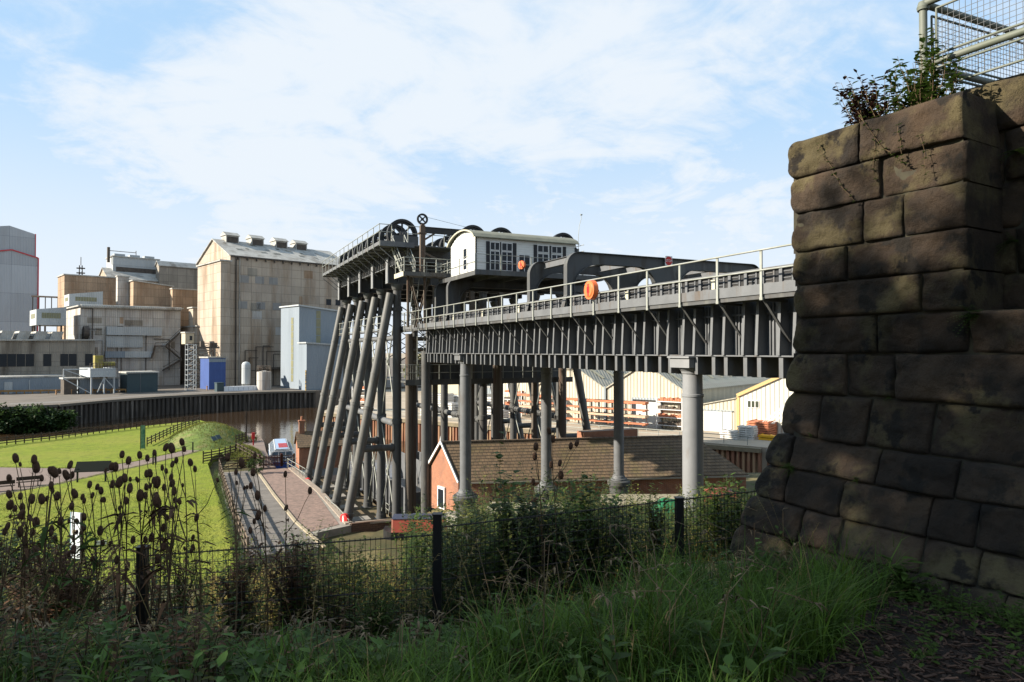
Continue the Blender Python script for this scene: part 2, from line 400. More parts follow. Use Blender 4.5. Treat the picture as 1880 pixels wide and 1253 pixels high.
# columns
colp = [(.62, .0), (.62, .12), (.50, .14), (.46, .32), (.40, .36), (.385, .9), (.385, 8.06), (.41, 8.08), (.41, 8.16), (.375, 8.18), (.36, 8.92), (.40, 8.94), (.42, 9.02), (.50, 9.1), (.50, 9.16)]
cm = MB().lathe((0, 0, 0), [(r, z) for r, z in colp], 28)
cap = MB(); cap.box(-.62, .62, -.55, .55, 9.164, 9.52); cap.box(-.70, .70, -.62, .62, 9.522, 9.588)
fnd = MB().lathe((0, 0, -1.3), [(.68, 0), (.72, .7), (.86, .95), (.88, 1.22), (.80, 1.29)], 24)
fnd2 = MB().box(-1.0, 1.0, -1.0, 1.0, -2.6, -1.302)
for i, (X, Y) in enumerate([(17.1, 20.3), (23.35, 20.3), (29.6, 20.3), (17.1, 43.6), (23.35, 43.6), (29.6, 43.6), (17.1, 52.3), (23.35, 52.3), (29.6, 52.3)]):
    if Y > 52: 
        c2 = MB().lathe((0, 0, 0), [(.46, -4.2), (.46, -3.9), (.36, -3.88), (.36, 10.0)], 20)
        part(aq, 'column', c2, rust if X > 20 else iron_d, at=Vector((X, Y, -10.0)) - base)
        continue
    if i == 0: colm = mesh('column', cm, iron); capm = mesh('capital', cap, iron); fm = mesh('pedestal', fnd, iron_d); fm2 = mesh('footing', fnd2, concrete)
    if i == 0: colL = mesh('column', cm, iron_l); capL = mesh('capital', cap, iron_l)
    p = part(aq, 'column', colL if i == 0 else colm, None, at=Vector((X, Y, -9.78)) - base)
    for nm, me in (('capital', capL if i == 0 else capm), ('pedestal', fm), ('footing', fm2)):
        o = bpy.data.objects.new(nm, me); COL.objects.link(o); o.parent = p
b = MB().box(XL + .05, XR - .05, AQ0, AQ1 - .1, 1.2, 1.95)
struct('canal_water', b, M('canal_water', (.05, .05, .03), rough=.08))
b = MB(); b.box(14.0, 33, 1.5, AQ0 - .01, -13, 2.6)
single('abutment', 'sandstone abutment block at the land end of the iron trough behind the stone pier', 'abutment', b, M('abutment_stone', (.11, .08, .06), (.16, .12, .08), 2, grid=(1.2, .4, .02, .5), bump=.4))

# ================================================================== GATE GANTRY over the trough
gt = thing('gate_gantry', 'iron arched gate frame, coloured dark for shade, spanning the canal trough with a stop sign on it', 'gantry', (23.4, 31.6, 2.7))
def arc(cx, cz, rx, rz, a0, a1, n=10):
    return [(cx + rx * math.cos(R(a0 + (a1 - a0) * i / n)), cz + rz * math.sin(R(a0 + (a1 - a0) * i / n))) for i in range(n + 1)]
def gantry_outline(x0, x1, z0, zt, mid=True, leg=.42):
    o = [(x0 - .25, z0), (x0, z0 + .9)] + arc(x0 + .75, zt - .75, .75, .75, 180, 90) + arc(x1 - .75, zt - .75, .75, .75, 90, 0) + [(x1, z0 + .9), (x1 + .25, z0)]
    o += [(x1 - leg, z0)]
    if mid:
        xm = (x0 + x1) / 2 - .25; rz = 1.25; zi = zt - .55
        o += arc(x1 - leg - 1.6, zi - rz, 1.6, rz, 0, 90, 8) + arc(xm + .75 + 1.1, zi - rz, 1.1, rz, 90, 180, 8) + [(xm + .35, z0)]
        o += [(xm - .35, z0)] + arc(xm - .75 - 1.1, zi - rz, 1.1, rz, 0, 90, 8) + arc(x0 + leg + 1.6, zi - rz, 1.6, rz, 90, 180, 8)
    else:
        zi = zt - .6; rz = 1.2
        o += arc(x1 - leg - 1.2, zi - rz, 1.2, rz, 0, 90, 8) + arc(x0 + leg + 1.2, zi - rz, 1.2, rz, 90, 180, 8)
    return o + [(x0 + leg, z0)]
def plate_frame(out, Y, fw=.34, t=.05):
    b = MB(); b.prism([(x, Y - t / 2, z) for x, z in out], (0, t, 0)); n = len(out)
    c = Vector((sum(p[0] for p in out) / n, sum(p[1] for p in out) / n))
    for i in range(n):
        a = out[i]; q = out[(i + 1) % n]
        if abs(a[0] - q[0]) + abs(a[1] - q[1]) < .01: continue
        b.bar((a[0], Y, a[1]), (q[0], Y, q[1]), .03, fw, (0, 1, 0))
    return b
ol = gantry_outline(16.95, 29.9, 1.9, 4.98)
part(gt, 'gantry_frame', plate_frame(ol, 29.6), iron_d, gt); part(gt, 'gantry_frame', plate_frame(ol, 33.7), iron_d, gt)  # same iron as the beams, darkened so the colour carries the shade
for k, X in enumerate([17.9, 19.7, 21.5, 23.3, 25.2, 27.1, 28.9]):
    b = MB(); b.box(X - .03, X + .03, 29.80, 33.50, 4.60, 4.94); b.box(X - .12, X + .12, 29.80, 33.50, 4.942, 4.96); b.box(X - .12, X + .12, 29.80, 33.50, 4.58, 4.598); part(gt, 'cross_beam', b, iron, gt)
b = MB(); b.box(17.3, 20.6, 29.62, 29.72, 1.9, 2.72); b.box(17.3, 29.4, 33.72, 33.8, 1.9, 2.8); part(gt, 'gate', b, iron_d, gt)
# stop sign on the front frame
sc = aY(1228, 479.4, 29.4)
sg = thing('stop_sign', 'square white sign with a red octagon reading STOP fixed to the dark gantry beam', 'sign', (sc.x, 29.42, sc.z - .26))
b = MB().box(-.24, .24, -.012, .0, .0, .52); part(sg, 'panel', b, white_p)
b = MB().prism([(.225 * math.cos(R(22.5 + 45 * i)) / math.cos(R(22.5)) * .98, -.018, .26 + .235 * math.sin(R(22.5 + 45 * i)) / math.cos(R(22.5))) for i in range(8)], (0, .004, 0))
part(sg, 'octagon', b, red_p)
def text_mesh(name, txt, size, m, depth=.002):
    cu = bpy.data.curves.new(name, 'FONT'); cu.body = txt; cu.size = size; cu.extrude = depth; cu.align_x = 'CENTER'; cu.align_y = 'CENTER'
    o = bpy.data.objects.new(name, cu); COL.objects.link(o); dg = bpy.context.evaluated_depsgraph_get()
    me = bpy.data.meshes.new_from_object(o.evaluated_get(dg)); COL.objects.unlink(o); bpy.data.objects.remove(o)
    me.materials.clear(); me.materials.append(m); return me
me = text_mesh('lettering', 'STOP', .185, white_p)
t = bpy.data.objects.new('lettering', me); COL.objects.link(t); t.parent = sg; t.rotation_euler = (math.pi / 2, 0, 0); t.location = (0, -.022, .26)

# ================================================================== BOAT LIFT
bl = thing('boat_lift', 'huge iron boat lift on raking tubular legs with toothed pulley wheels along its top deck', 'boat lift', (23, 65, -15))
bb = Vector(bl.location)
LY = [55, 60, 65, 70, 75]
iron_leg = M('iron_leg_paint', (.13, .128, .122), (.105, .105, .10), 1.2, rough=.55, bump=.1, bscale=20, c3=(.075, .062, .04), scale3=1.1, lo3=.5, hi3=.72, stretch3=(1, 1, .2), c4=(.15, .15, .14), scale4=1.1)
CXs = [15.5, 23.2, 30.9]
def footed(a, r0, r1, z0, z1, n=20):
    b = MB(); return b
def col_mesh(h):
    b = MB().lathe((0, 0, 0), [(.62, 0), (.62, .08), (.46, .10), (.43, .5), (.38, .52), (.37, 8.9), (.43, 8.92), (.43, 9.3), (.37, 9.32), (.35, h - 2.2), (.44, h - 2.18), (.44, h - 1.9), (.33, h - 1.88), (.33, h - .5), (.40, h - .45), (.50, h - .1), (.50, h)], 20)
    return b
cme = mesh('column', col_mesh(20.4), iron_d)
for Y in LY:
    for X in CXs:
        part(bl, 'column', cme, None, at=Vector((X, Y, -14.9)) - bb)
for Y in LY:
    for s in (-1, 1):
        X0 = 23.2 + s * 11.9; X1 = 23.2 + s * 8.25
        b = MB(); A = Vector((X0, Y, -14.25)); Bq = Vector((X1, Y, 4.75)); d = (Bq - A)
        b.tube(A, A + d * .06, .42, .40, 20); b.tube(A + d * .061, A + d * .5, .35, .37, 20); b.tube(A + d * .061, A + d * .072, .44, .44, 20)
        b.tube(A + d * .5, A + d * .512, .42, .42, 20); b.tube(A + d * .513, Bq, .37, .35, 20)
        for q_ in (.22, .36, .65, .8): b.tube(A + d * q_, A + d * (q_ + .006), .385, .385, 20)
        part(bl, 'raking_leg', b, iron_leg, bl)
        b = MB(); za = -7.9; fx = X0 + (X1 - X0) * ((za + 14.25) / 19.0)
        b.tube((fx, Y, za), (23.2 + s * 7.7, Y, za), .27, n=14); b.tube((23.2 + s * 8.05, Y, za), (23.2 + s * 8.25, Y, za), .36, n=14)
        part(bl, 'tie_tube', b, iron_d, bl)
# longitudinal tubes and pipe line
for X in CXs:
    for i in range(4):
        b = MB(); b.tube((X, LY[i] + .38, -6.05), (X, LY[i + 1] - .38, -6.05), .27, n=14); b.tube((X, LY[i] + .36, -6.05), (X, LY[i] + .5, -6.05), .36, n=14); b.tube((X, LY[i + 1] - .5, -6.05), (X, LY[i + 1] - .36, -6.05), .36, n=14)
        part(bl, 'tie_tube', b, iron if X < 20 else iron_d, bl)
# crossed bracing rods with a ring at the crossing
for X in (CXs[0] + .0, CXs[2]):
    for i in range(4):
        for (z0, z1) in ((-5.6, 3.8), (-14.2, -6.4)):
            b = MB(); zc = (z0 + z1) / 2; yc = (LY[i] + LY[i + 1]) / 2
            for (ya, yb) in ((LY[i] + .3, LY[i + 1] - .3), (LY[i + 1] - .3, LY[i] + .3)):
                b.tube((X - .03, ya, z0), (X - .03, yb, z1), .055, n=6)
            b.ring((X - .1, yc, zc), (1, 0, 0), .20, .34, .12, 16)
            part(bl, 'bracing', b, steel_g, bl)
for Y in LY:
    b = MB()
    for (x0, x1) in ((CXs[0], CXs[1]), (CXs[1], CXs[2])):
        b.tube((x0, Y, -1), (x1, Y, 3.9), .045, n=6); b.tube((x1, Y, -1), (x0, Y, 3.9), .045, n=6)
    part(bl, 'cross_rods', b, iron_d, bl)
# big transverse girders over each row, seen end on
for Y in LY:
    b = MB(); b.box(14.75, 31.6, Y - .04, Y + .04, 5.62, 7.62); pass; e_ = MB(); e_.box(14.6, 14.72, Y - .33, Y + .33, 5.55, 7.66); part(bl, 'girder_end_plate', e_, iron_l, bl); b.box(31.62, 31.75, Y - .33, Y + .33, 5.55, 7.66)  # end plate in a lighter colour, standing for sun on the end face
    b.box(14.73, 31.6, Y - .33, Y + .33, 7.625, 7.67); b.box(14.73, 31.6, Y - .33, Y + .33, 5.55, 5.61)
    for k in range(12): b.box(15.5 + k * 1.4, 15.56 + k * 1.4, Y - .3, Y + .3, 5.62, 7.62)
    part(bl, 'main_girder', b, iron_d, bl)  # web colour darker than its end plate, shade put into the paint
    for X in (15.5, 23.2, 30.9):
        c = MB().lathe((0, 0, 0), [(.30, 0), (.30, .12), (.22, .16), (.22, .42), (.32, .5)], 14); c.v = c.v
        # saddle between column head and girder
for (X, s) in ((14.95, -1), (31.4, 1)):
    b = MB(); b.box(X - .03, X + .03, 53.8, 76.6, 6.95, 8.24); b.box(X - .16, X + .16, 53.8, 76.6, 6.88, 6.945)
    y = 54.0
    while y < 76.5: b.box(X + s * .033, X + s * .16, y - .03, y + .03, 6.95, 8.2); y += .62
    part(bl, 'side_girder', b, iron, bl)
b = MB(); b.box(15.0, 31.3, 53.9, 76.6, 8.245, 8.34); b.box(15.0, 31.3, 53.82, 53.88, 7.3, 8.24)
for X in (19.2, 21, 25.4, 27.3): b.box(X - .12, X + .12, 53.9, 76.5, 7.68, 8.24)
part(bl, 'top_deck', b, iron_d, bl)
# side walkway on raking brackets
b = MB(); b.box(13.22, 14.9, 51.6, 76.6, 8.24, 8.31); b.box(13.18, 13.215, 51.6, 76.6, 8.22, 8.50); b.box(13.2, 15.9, 51.55, 51.595, 8.1, 8.5); b.box(14.92, 19.5, 51.6, 53.8, 8.245, 8.33)
part(bl, 'deck_walkway', b, iron, bl)
b = MB(); b.box(31.45, 32.8, 53.8, 76.6, 8.24, 8.31); part(bl, 'deck_walkway', b, iron, bl)
y = 51.68; rp = MB(); rp.box(-.02, .02, -.04, .04, 0, 1.45); rp.box(-.02, .05, -.05, .05, -.25, -.002); rpm = mesh('railing_post', rp, steel_g)
bk2 = MB(); bk2.bar((.03, 0, -.28), (1.75, 0, -1.65), .05, .08, (0, 1, 0)); bk2.box(0, 1.7, -.03, .03, -.09, -.002); bkm = mesh('walkway_bracket', bk2, iron)
while y < 76.7:
    part(bl, 'railing_post', rpm, None, at=Vector((13.16, y, 8.35)) - bb)
    part(bl, 'walkway_bracket', bkm, None, at=Vector((13.19, y, 8.235)) - bb); y += 1.91
b = MB()
for z in (9.78, 9.2): b.tube((13.12, 51.6, z), (13.12, 76.6, z), .03, n=6); b.tube((13.12, 51.6, z), (14.1, 51.6, z), .03, n=6)
for z in (9.78, 9.2):
    b.tube((15.4, 51.6, z), (19.4, 51.6, z), .03, n=6); b.tube((32.75, 53.8, z), (32.75, 76.6, z), .03, n=6); b.tube((15.0, 53.9, z + .05), (15.0, 76.6, z + .05), .022, n=6)
    b.tube((19.4, 53.9, z + .05), (31.8, 53.9, z + .05), .025, n=6)
for X in (14.1, 15.4, 16.4, 17.4, 18.4, 19.4): b.tube((X, 51.6, 8.33), (X, 51.6, 9.78), .035, n=6)
for X in range(20, 32, 2): b.tube((X, 53.9, 8.35), (X, 53.9, 9.83), .03, n=6)
part(bl, 'handrail', b, steel_g, bl)
# pulley wheels: four lines of them on plummer blocks
def wheel_mesh(r=1.28, w=.46):
    b = MB(); b.ring((0, 0, 0), (0, 1, 0), r - .20, r, w, 44); b.ring((0, 0, 0), (0, 1, 0), r - .36, r - .202, w * .45, 44); b.ring((0, 0, 0), (0, 1, 0), .0, .24, w * 1.3, 20)
    for k in range(8):
        t = 2 * math.pi * k / 8; d = Vector((math.cos(t), 0, math.sin(t))); b.bar(d * .22, d * (r - .25), .14, .10, (0, 1, 0))
    return b
wm = mesh('pulley_wheel', wheel_mesh(), iron_bk)
blk = MB(); blk.box(-.5, .5, -.55, .55, -1.3, -.55); blk.box(-.3, .3, -.5, -.25, -.548, .18); blk.box(-.3, .3, .25, .5, -.548, .18); blk.tube((0, -.62, 0), (0, .62, 0), .13, n=10)
blm = mesh('bearing_block', blk, iron_d)
cbm = mesh('bearing_beam', MB().box(-1.05, 1.05, -.42, .42, -1.3, -.28), iron_d)
for X in (15.9, 22.2, 24.9, 31.2):
    for k in range(9):
        Y = 55.0 + k * 2.5
        part(bl, 'pulley_wheel', wm, None, at=Vector((X, Y, 9.66)) - bb)
        part(bl, 'bearing_block', blm, None, at=Vector((X, Y, 9.66)) - bb)
        part(bl, 'bearing_beam', cbm, None, at=Vector((X, Y + (1.25 if k else -.75), 9.66)) - bb)
        if k == 0: part(bl, 'bearing_beam', cbm, None, at=Vector((X, Y + 1.25, 9.66)) - bb)
# stair from the deck down to the cabin landing, landing, mast with small pulley and jib
b = MB()
A0, A1 = Vector((0, 53.3, 8.30)), Vector((0, 50.35, 5.85))
for X in (14.55, 15.6):
    b.bar((X, A0.y, A0.z), (X, A1.y, A1.z), .06, .26)
    for (dz, r) in ((1.05, .032), (.55, .026)):
        b.tube((X, A0.y, A0.z + dz), (X, A1.y, A1.z + dz), r, n=6)
    for t in (0, .33, .66, 1): p = A0.lerp(A1, t); b.tube((X, p.y, p.z), (X, p.y, p.z + 1.06), .03, n=6)
part(bl, 'stair_rails', b, steel_g, bl)
b = MB()
for i in range(1, 12):
    p = A0.lerp(A1, i / 12); b.box(14.6, 15.56, p.y - .13, p.y + .13, p.z - .02, p.z + .02)
part(bl, 'stair_treads', b, iron_d, bl)
b = MB(); b.box(14.22, 14.258, 48.86, 51.3, 5.55, 5.9); part(bl, 'landing_kerb', b, cream, bl)
b = MB(); b.box(14.3, 18.6, 48.9, 51.3, 5.74, 5.84); b.box(14.28, 18.6, 48.86, 48.9, 5.6, 5.9); b.box(14.26, 14.3, 48.86, 51.3, 5.55, 5.9)
part(bl, 'landing', b, iron_d, bl)
b = MB()
for z in (6.95, 6.4):
    b.tube((15.85, 48.9, z), (18.6, 48.9, z), .03, n=6); b.tube((14.3, 48.9, z), (14.3, 51.2, z), .03, n=6); b.tube((14.3, 48.9, z), (15.85, 48.9, z), .03, n=6); b.tube((14.3, 51.2, z), (18.6, 51.2, z), .03, n=6)
for X in (14.3, 15.0, 15.85, 16.8, 17.7, 18.5): b.tube((X, 48.9, 5.84), (X, 48.9, 6.97), .035, n=6); b.tube((X, 51.2, 5.84), (X, 51.2, 6.97), .03, n=6)
for X in (17.2, 17.9):
    for k in range(4): b.box(X, X + .5, 50.2, 50.24, 6.0 + k * .22, 6.08 + k * .22)
    b.box(X, X + .06, 50.2, 50.26, 5.85, 6.8); b.box(X + .44, X + .5, 50.2, 50.26, 5.85, 6.8)
part(bl, 'landing_rail', b, steel_g, bl)
b = MB(); b.box(15.92, 16.3, 50.0, 50.34, 5.85, 9.62); b.box(15.8, 16.42, 49.95, 50.4, 9.0, 9.08); b.box(15.98, 16.24, 50.0, 50.3, 9.62, 9.75)
b.bar((16.11, 50.17, 7.6), (17.8, 50.17, 6.9), .12, .16); b.bar((16.2, 50.17, 8.5), (17.1, 50.17, 9.1), .1, .14)
part(bl, 'mast', b, rust, bl)
b = MB(); b.box(16.31, 23.5, 50.05, 50.29, 9.08, 9.50); b.box(16.31, 23.5, 49.98, 50.36, 9.502, 9.54); part(bl, 'jib', b, iron_bk, bl)
b = MB(); b.shift((0, 0, 0)); w = MB(); w.ring((0, 0, 0), (0, 1, 0), .30, .44, .12, 24); w.ring((0, 0, 0), (0, 1, 0), 0, .10, .2, 12); [w.bar((.08 * math.cos(a), 0, .08 * math.sin(a)), (.31 * math.cos(a), 0, .31 * math.sin(a)), .09, .08, (0, 1, 0)) for a in (.78, 2.36, 3.93, 5.5)]; w.shift((16.11, 50.17, 10.12)); part(bl, 'small_pulley', w, iron_bk, bl)
b = MB(); b.path([(16.5, 50.17, 10.3), (19, 50.17, 9.9), (21.5, 50.17, 9.55)], .012, 4); part(bl, 'cable', b, iron_bk, bl)
# braced tower and ladders between trough end and lift
b = MB()
for (xa, za, xb, zb) in ((15.2, 5.6, 16.2, 1.8), (16.7, 5.6, 15.6, 1.8), (17.6, 5.6, 18.6, 1.8), (18.8, 5.5, 17.3, 1.8)):
    for dy in (0, .45): b.bar((xa, 50.1 + dy, za), (xb, 50.1 + dy, zb), .1, .1)
for X in (14.7, 16.0, 18.5): b.box(X, X + .16, 49.4, 49.56, 1.8, 5.6)
part(bl, 'access_tower', b, rust, bl)
b = MB()
for X in (15.15, 15.6):
    b.bar((X + .4, 50.6, 5.6), (X, 50.6, 1.9), .05, .05)
for i in range(12): z = 2.1 + i * .29; x = 15.15 + .4 * (z - 1.9) / 3.7; b.bar((x, 50.6, z), (x + .45, 50.6, z), .03, .03)
part(bl, 'ladder', b, steel_g, bl); b = MB()
for X in (16.6, 17.15): b.box(X, X + .06, 53.0, 53.06, -2.3, 1.8)
for i in range(14): b.box(16.64, 17.18, 53.01, 53.05, -2.1 + i * .28, -2.06 + i * .28)
part(bl, 'ladder', b, steel_g, bl)
# pipework and gallery below the gap
b = MB(); b.tube((16.2, 53.9, -13.8), (16.2, 53.9, 1.4), .30, n=18); b.tube((16.2, 53.9, -2.7), (16.2, 53.9, -2.55), .42, n=18)
for z in (-.9, .1, 1.0): b.tube((16.5, 53.9, z), (19.6, 53.9, z), .17, n=14)
part(bl, 'overflow_pipe', b, rust, bl)
b = MB(); b.box(16.55, 16.85, 54.0, 54.6, -13.8, 1.2); part(bl, 'guide_post', b, rust, bl)
for X in (18.6, 21.9, 24.6, 27.9):
    b = MB(); b.box(X - .18, X + .18, 54.2, 54.6, -14.5, 5.5); part(bl, 'guide_post', b, rust, bl)
b = MB(); b.box(15.6, 31, 52.9, 54.3, -2.55, -2.4); b.box(15.6, 31, 52.86, 52.9, -2.75, -2.3); b.box(17.2, 31, 54.3, 54.5, -2.4, -.9); part(bl, 'service_gallery', b, iron_d, bl)
b = MB()
for z in (-1.1, -1.75): b.tube((15.6, 52.88, z), (31, 52.88, z), .026, n=6); b.tube((15.6, 52.88, z), (15.6, 54.3, z), .026, n=6)
X = 15.6
while X < 31: b.box(X - .035, X + .035, 52.85, 52.9, -2.3, -1.08); X += .95
for i in range(10): b.box(15.6 + i * .2, 15.62 + i * .2, 52.86, 52.88, -2.28, -1.1)
part(bl, 'gallery_rail', b, steel_g, bl)
# walkway between outer columns at trough level, with rails, lit white gaps behind it
for (xa, xb) in ((14.58, 15.1), (31.2, 32.4)): b = MB(); b.box(xa, xb, 56.7, 77, 1.66, 1.76); part(bl, 'low_walkway', b, iron_d, bl)
for X in (15.5, 30.9): b = MB(); b.tube((X, 55, 1.1), (X, 76, 1.1), .22, n=12); part(bl, 'rail_pipe', b, iron, bl)
b = MB()
for z in (2.95, 2.35, 1.85): b.tube((14.62, 56.7, z), (14.62, 77, z), .03, n=6)
y = 56.7
while y < 77: b.tube((14.62, y, 1.7), (14.62, y, 2.96), .032, n=6); y += 1.25
b.tube((14.62, 56.7, 3.0), (15.8, 56.7, 3.0), .03, n=6)
part(bl, 'low_handrail', b, steel_g, bl)
# caissons parked low in the two chambers
for (x0, x1, z0) in ((16.7, 22.4, -14.6), (24.2, 29.9, -14.6)):
    b = MB(); b.box(x0, x0 + .08, 55.6, 77.5, z0, z0 + 2.9); b.box(x1 - .08, x1, 55.6, 77.5, z0, z0 + 2.9); b.box(x0, x1, 55.6, 77.5, z0 - .1, z0 - .002); b.box(x0 + .081, x1 - .081, 55.6, 55.7, z0, z0 + 2.7)
    for k in range(18): b.box(x0 - .2, x0 - .002, 56 + k * 1.2, 56.08 + k * 1.2, z0, z0 + 2.9)
    part(bl, 'caisson', b, iron, bl)

# cast portals carrying the cabin platform across the trough end
def portal(Y): return plate_frame(gantry_outline(16.95, 29.9, 1.9, 5.32, False, .9), Y, .4)
part(bl, 'portal_frame', portal(46.9), iron_d, bl); part(bl, 'portal_frame', portal(49.6), iron_d, bl)  # darkened colour gives the portal faces their shade
b = MB(); b.box(17.2, 27.2, 42.1, 49.4, 5.33, 5.41)
for X in (17.25, 19, 21, 23, 25, 27.1): b.box(X - .06, X + .06, 42.12, 49.4, 5.10, 5.329)
b.box(17.15, 27.25, 42.04, 42.10, 5.12, 5.46)
part(bl, 'cabin_platform', b, iron_d, bl)
b = MB()
for z in (6.50, 5.95):
    b.tube((17.2, 42.1, z), (27.2, 42.1, z), .022, n=6); b.tube((17.2, 42.1, z), (17.2, 48.8, z), .022, n=6); b.tube((27.2, 42.1, z), (27.2, 49.4, z), .022, n=6)
for X in (17.2, 19.1, 21.4, 23.7, 25.5, 27.2): b.box(X - .05, X + .05, 42.06, 42.12, 5.42, 6.52)
b.box(17.17, 17.23, 45.0, 45.05, 5.42, 6.5); b.box(26.2, 26.25, 47, 47.05, 5.42, 9.0); b.box(26.8, 26.85, 47, 47.05, 5.42, 8.6)
part(bl, 'platform_rail', b, steel_g, bl)

# ================================================================== CONTROL CABIN
cb = thing('control_cabin', 'white boarded cabin with a curved roof and black framed windows perched on the lift', 'cabin', (21.75, 45.9, 5.42))
X0, X1, Y0, Y1, Z0, Z1 = 17.75, 25.75, 43.45, 48.35, 5.42, 7.88
def arch_z(t): return Z1 + .72 * (1 - (2 * t - 1) ** 2) ** .8 if 0 < t < 1 else Z1
b = MB(); b.box(X0 + .05, X1 - .05, Y0 + .05, Y1 - .05, Z0, Z1)
for X in (X0 + .05, X1 - .07):
    n = 16; poly = [(X, Y0 + .05, Z1 + .001)] + [(X, Y0 + .05 + (Y1 - Y0 - .1) * i / n, arch_z(i / n) - .04) for i in range(1, n)] + [(X, Y1 - .05, Z1 + .001)]
    b.prism(poly, (.02, 0, 0))
part(cb, 'wall', b, white_wood, cb)
b = MB(); k = 0; z = Z0
while z < Z1 - .03:           # weatherboards, each a sloping plank
    h = .165
    b.prism([(X0 + .005, Y0 + .049, z), (X0 + .005, Y0 + .012, z), (X0 + .005, Y0 + .035, z + h), (X0 + .005, Y0 + .049, z + h)], (X1 - X0 - .01, 0, 0)); z += h
z = Z0
while z < Z1 + .7:
    h = .165; zz = z + h
    if z < Z1: ya, yb = Y0 + .01, Y1 - .01
    else:
        ts = [i / 60 for i in range(1, 60) if arch_z(i / 60) > zz + .02]
        if not ts: break
        ya, yb = Y0 + .05 + ts[0] * (Y1 - Y0 - .1), Y0 + .05 + ts[-1] * (Y1 - Y0 - .1)
    b.prism([(X0 + .049, ya, z), (X0 + .012, ya, z), (X0 + .035, ya, zz), (X0 + .049, ya, zz)], (0, yb - ya, 0)); z += h
part(cb, 'weatherboards', b, white_wood, cb)
n = 20; b = MB(); top = []; bot = []
for i in range(n + 1):
    t = i / n; y = Y0 - .22 + (Y1 - Y0 + .44) * t; top.append((y, arch_z(min(max(t, .0), 1)) + .07 + (0 if 0 < t < 1 else -.06)))
poly = [(X0 - .18, y, z) for y, z in top] + [(X0 - .18, y, z - .05) for y, z in reversed(top)]
b.prism(poly, (X1 - X0 + .36, 0, 0)); part(cb, 'roof', b, M('roof_felt', (.22, .22, .17), (.17, .175, .14), 2, rough=.8), cb)
b = MB()
for i in range(n): (ya, za), (yb, zb) = top[i], top[i + 1]; b.bar((X0 - .21, ya, za - .05), (X0 - .21, yb, zb - .05), .05, .10)
part(cb, 'bargeboard', b, cream, cb)
b = MB(); b.box(X0 - .02, X0 + .10, Y0 - .02, Y0 + .0, Z0, Z1); part(cb, 'timber_post', b, black_wood, cb)
for (xa, xb) in ((18.5, 18.75), (19.55, 19.62), (20.55, 20.82), (22.2, 22.45), (23.5, 23.6), (24.6, 24.85), (25.6, 25.76)): b = MB(); b.box(xa + .06, xb + .06, Y0 - .03, Y0 + .01, Z0, Z1 - .25); part(cb, 'timber_post', b, black_wood, cb)
def window(xa, xb, za, zb, nx=2, nz=1, tilt=0):
    f = MB(); p = MB()
    yo = Y0 - .045
    f.box(xa, xb, yo, Y0 - .005, za, za + .04); f.box(xa, xb, yo, Y0 - .005, zb - .04, zb); f.box(xa, xa + .04, yo, Y0 - .005, za + .04, zb - .04); f.box(xb - .04, xb, yo, Y0 - .005, za + .04, zb - .04)
    for i in range(1, nx): x = xa + (xb - xa) * i / nx; f.box(x - .022, x + .022, yo + .003, Y0 - .006, za + .06, zb - .06)
    for i in range(1, nz): z = za + (zb - za) * i / nz; f.box(xa + .04, xb - .04, yo + .004, Y0 - .006, z - .02, z + .02)
    p.box(xa + .04, xb - .04, Y0 - .02, Y0 - .01, za + .04, zb - .04)
    w = part(cb, 'window', f, white_p, cb); p.shift(-Vector(cb.location)); o = bpy.data.objects.new('pane', mesh('pane', p, glass_d)); COL.objects.link(o); o.parent = w
for (xa, xb) in ((18.85, 19.58), (19.72, 20.55)):
    window(xa, xb, 7.02, 7.6); window(xa, xb, 5.62, 6.98, 2, 2)
window(21.05, 21.95, 5.6, 6.85)
for (xa, xb) in ((22.55, 23.45), (23.7, 24.55)): window(xa, xb, 7.1, 7.62); window(xa, xb, 5.62, 7.02, 2, 2)
f = MB(); p = MB(); ya, yb, za, zb = 45.0, 45.75, 5.75, 7.35
xo = X0 - .02
f.box(xo, X0 + .01, ya, yb, za, za + .06); f.box(xo, X0 + .01, ya, yb, zb - .06, zb); f.box(xo, X0 + .01, ya, ya + .07, za + .061, zb - .061); f.box(xo, X0 + .01, yb - .07, yb, za + .061, zb - .061); f.box(xo, X0 + .01, ya + .071, yb - .071, 6.52, 6.58)
p.box(X0 - .006, X0 + .004, ya + .07, yb - .07, za + .06, zb - .06)
w = part(cb, 'end_window', f, white_p, cb); p.shift(-Vector(cb.location)); o = bpy.data.objects.new('pane', mesh('pane', p, glass_d)); COL.objects.link(o); o.parent = w
# weather vane mast on the platform corner
b = MB(); b.path([(26.3, 44, 5.5), (26.3, 44, 8.6), (26.38, 44, 9.4), (26.55, 44, 9.9), (26.55, 44, 10.2)], .018, 5); b.box(26.47, 26.63, 43.95, 44.05, 10.2, 10.28)
part(bl, 'aerial', b, steel_g, bl)

# lifebuoy housings
lb = thing('lifebuoy_housing', 'round orange lifebuoy housing fixed to the aqueduct handrail', 'lifebuoy', (15.68, 25.0, 2.2), 0)
b = MB().tube((0, 0, .42), (-.22, 0, .42), .42, .40, 28); b.tube((-.221, 0, .42), (-.26, 0, .42), .33, .28, 28); part(lb, 'shell', b, orange_p)
b = MB().box(-.275, -.262, -.05, .05, .16, .68); b.box(-.275, -.262, -.09, .09, .30, .55); part(lb, 'hanger', b, red_p)
p = aY(957, 487, 41.95)
l2 = dup(lb, (p.x + .1, p.y, p.z - .3), R(20), 'orange lifebuoy housing on the rail in front of the white cabin windows'); l2.scale = (.7, .7, .72)
p = aZ(618, 966, -14.1); l3 = dup(lb, (11.05, 53.6, -13.42), R(30), 'red lifebuoy housing on the low railing by the nearest raking leg')
p = aZ(555, 903, -14.1); l4 = dup(lb, (11.15, 72.6, -13.85), R(30), 'red lifebuoy housing beside the brick hut and the farthest raking leg')
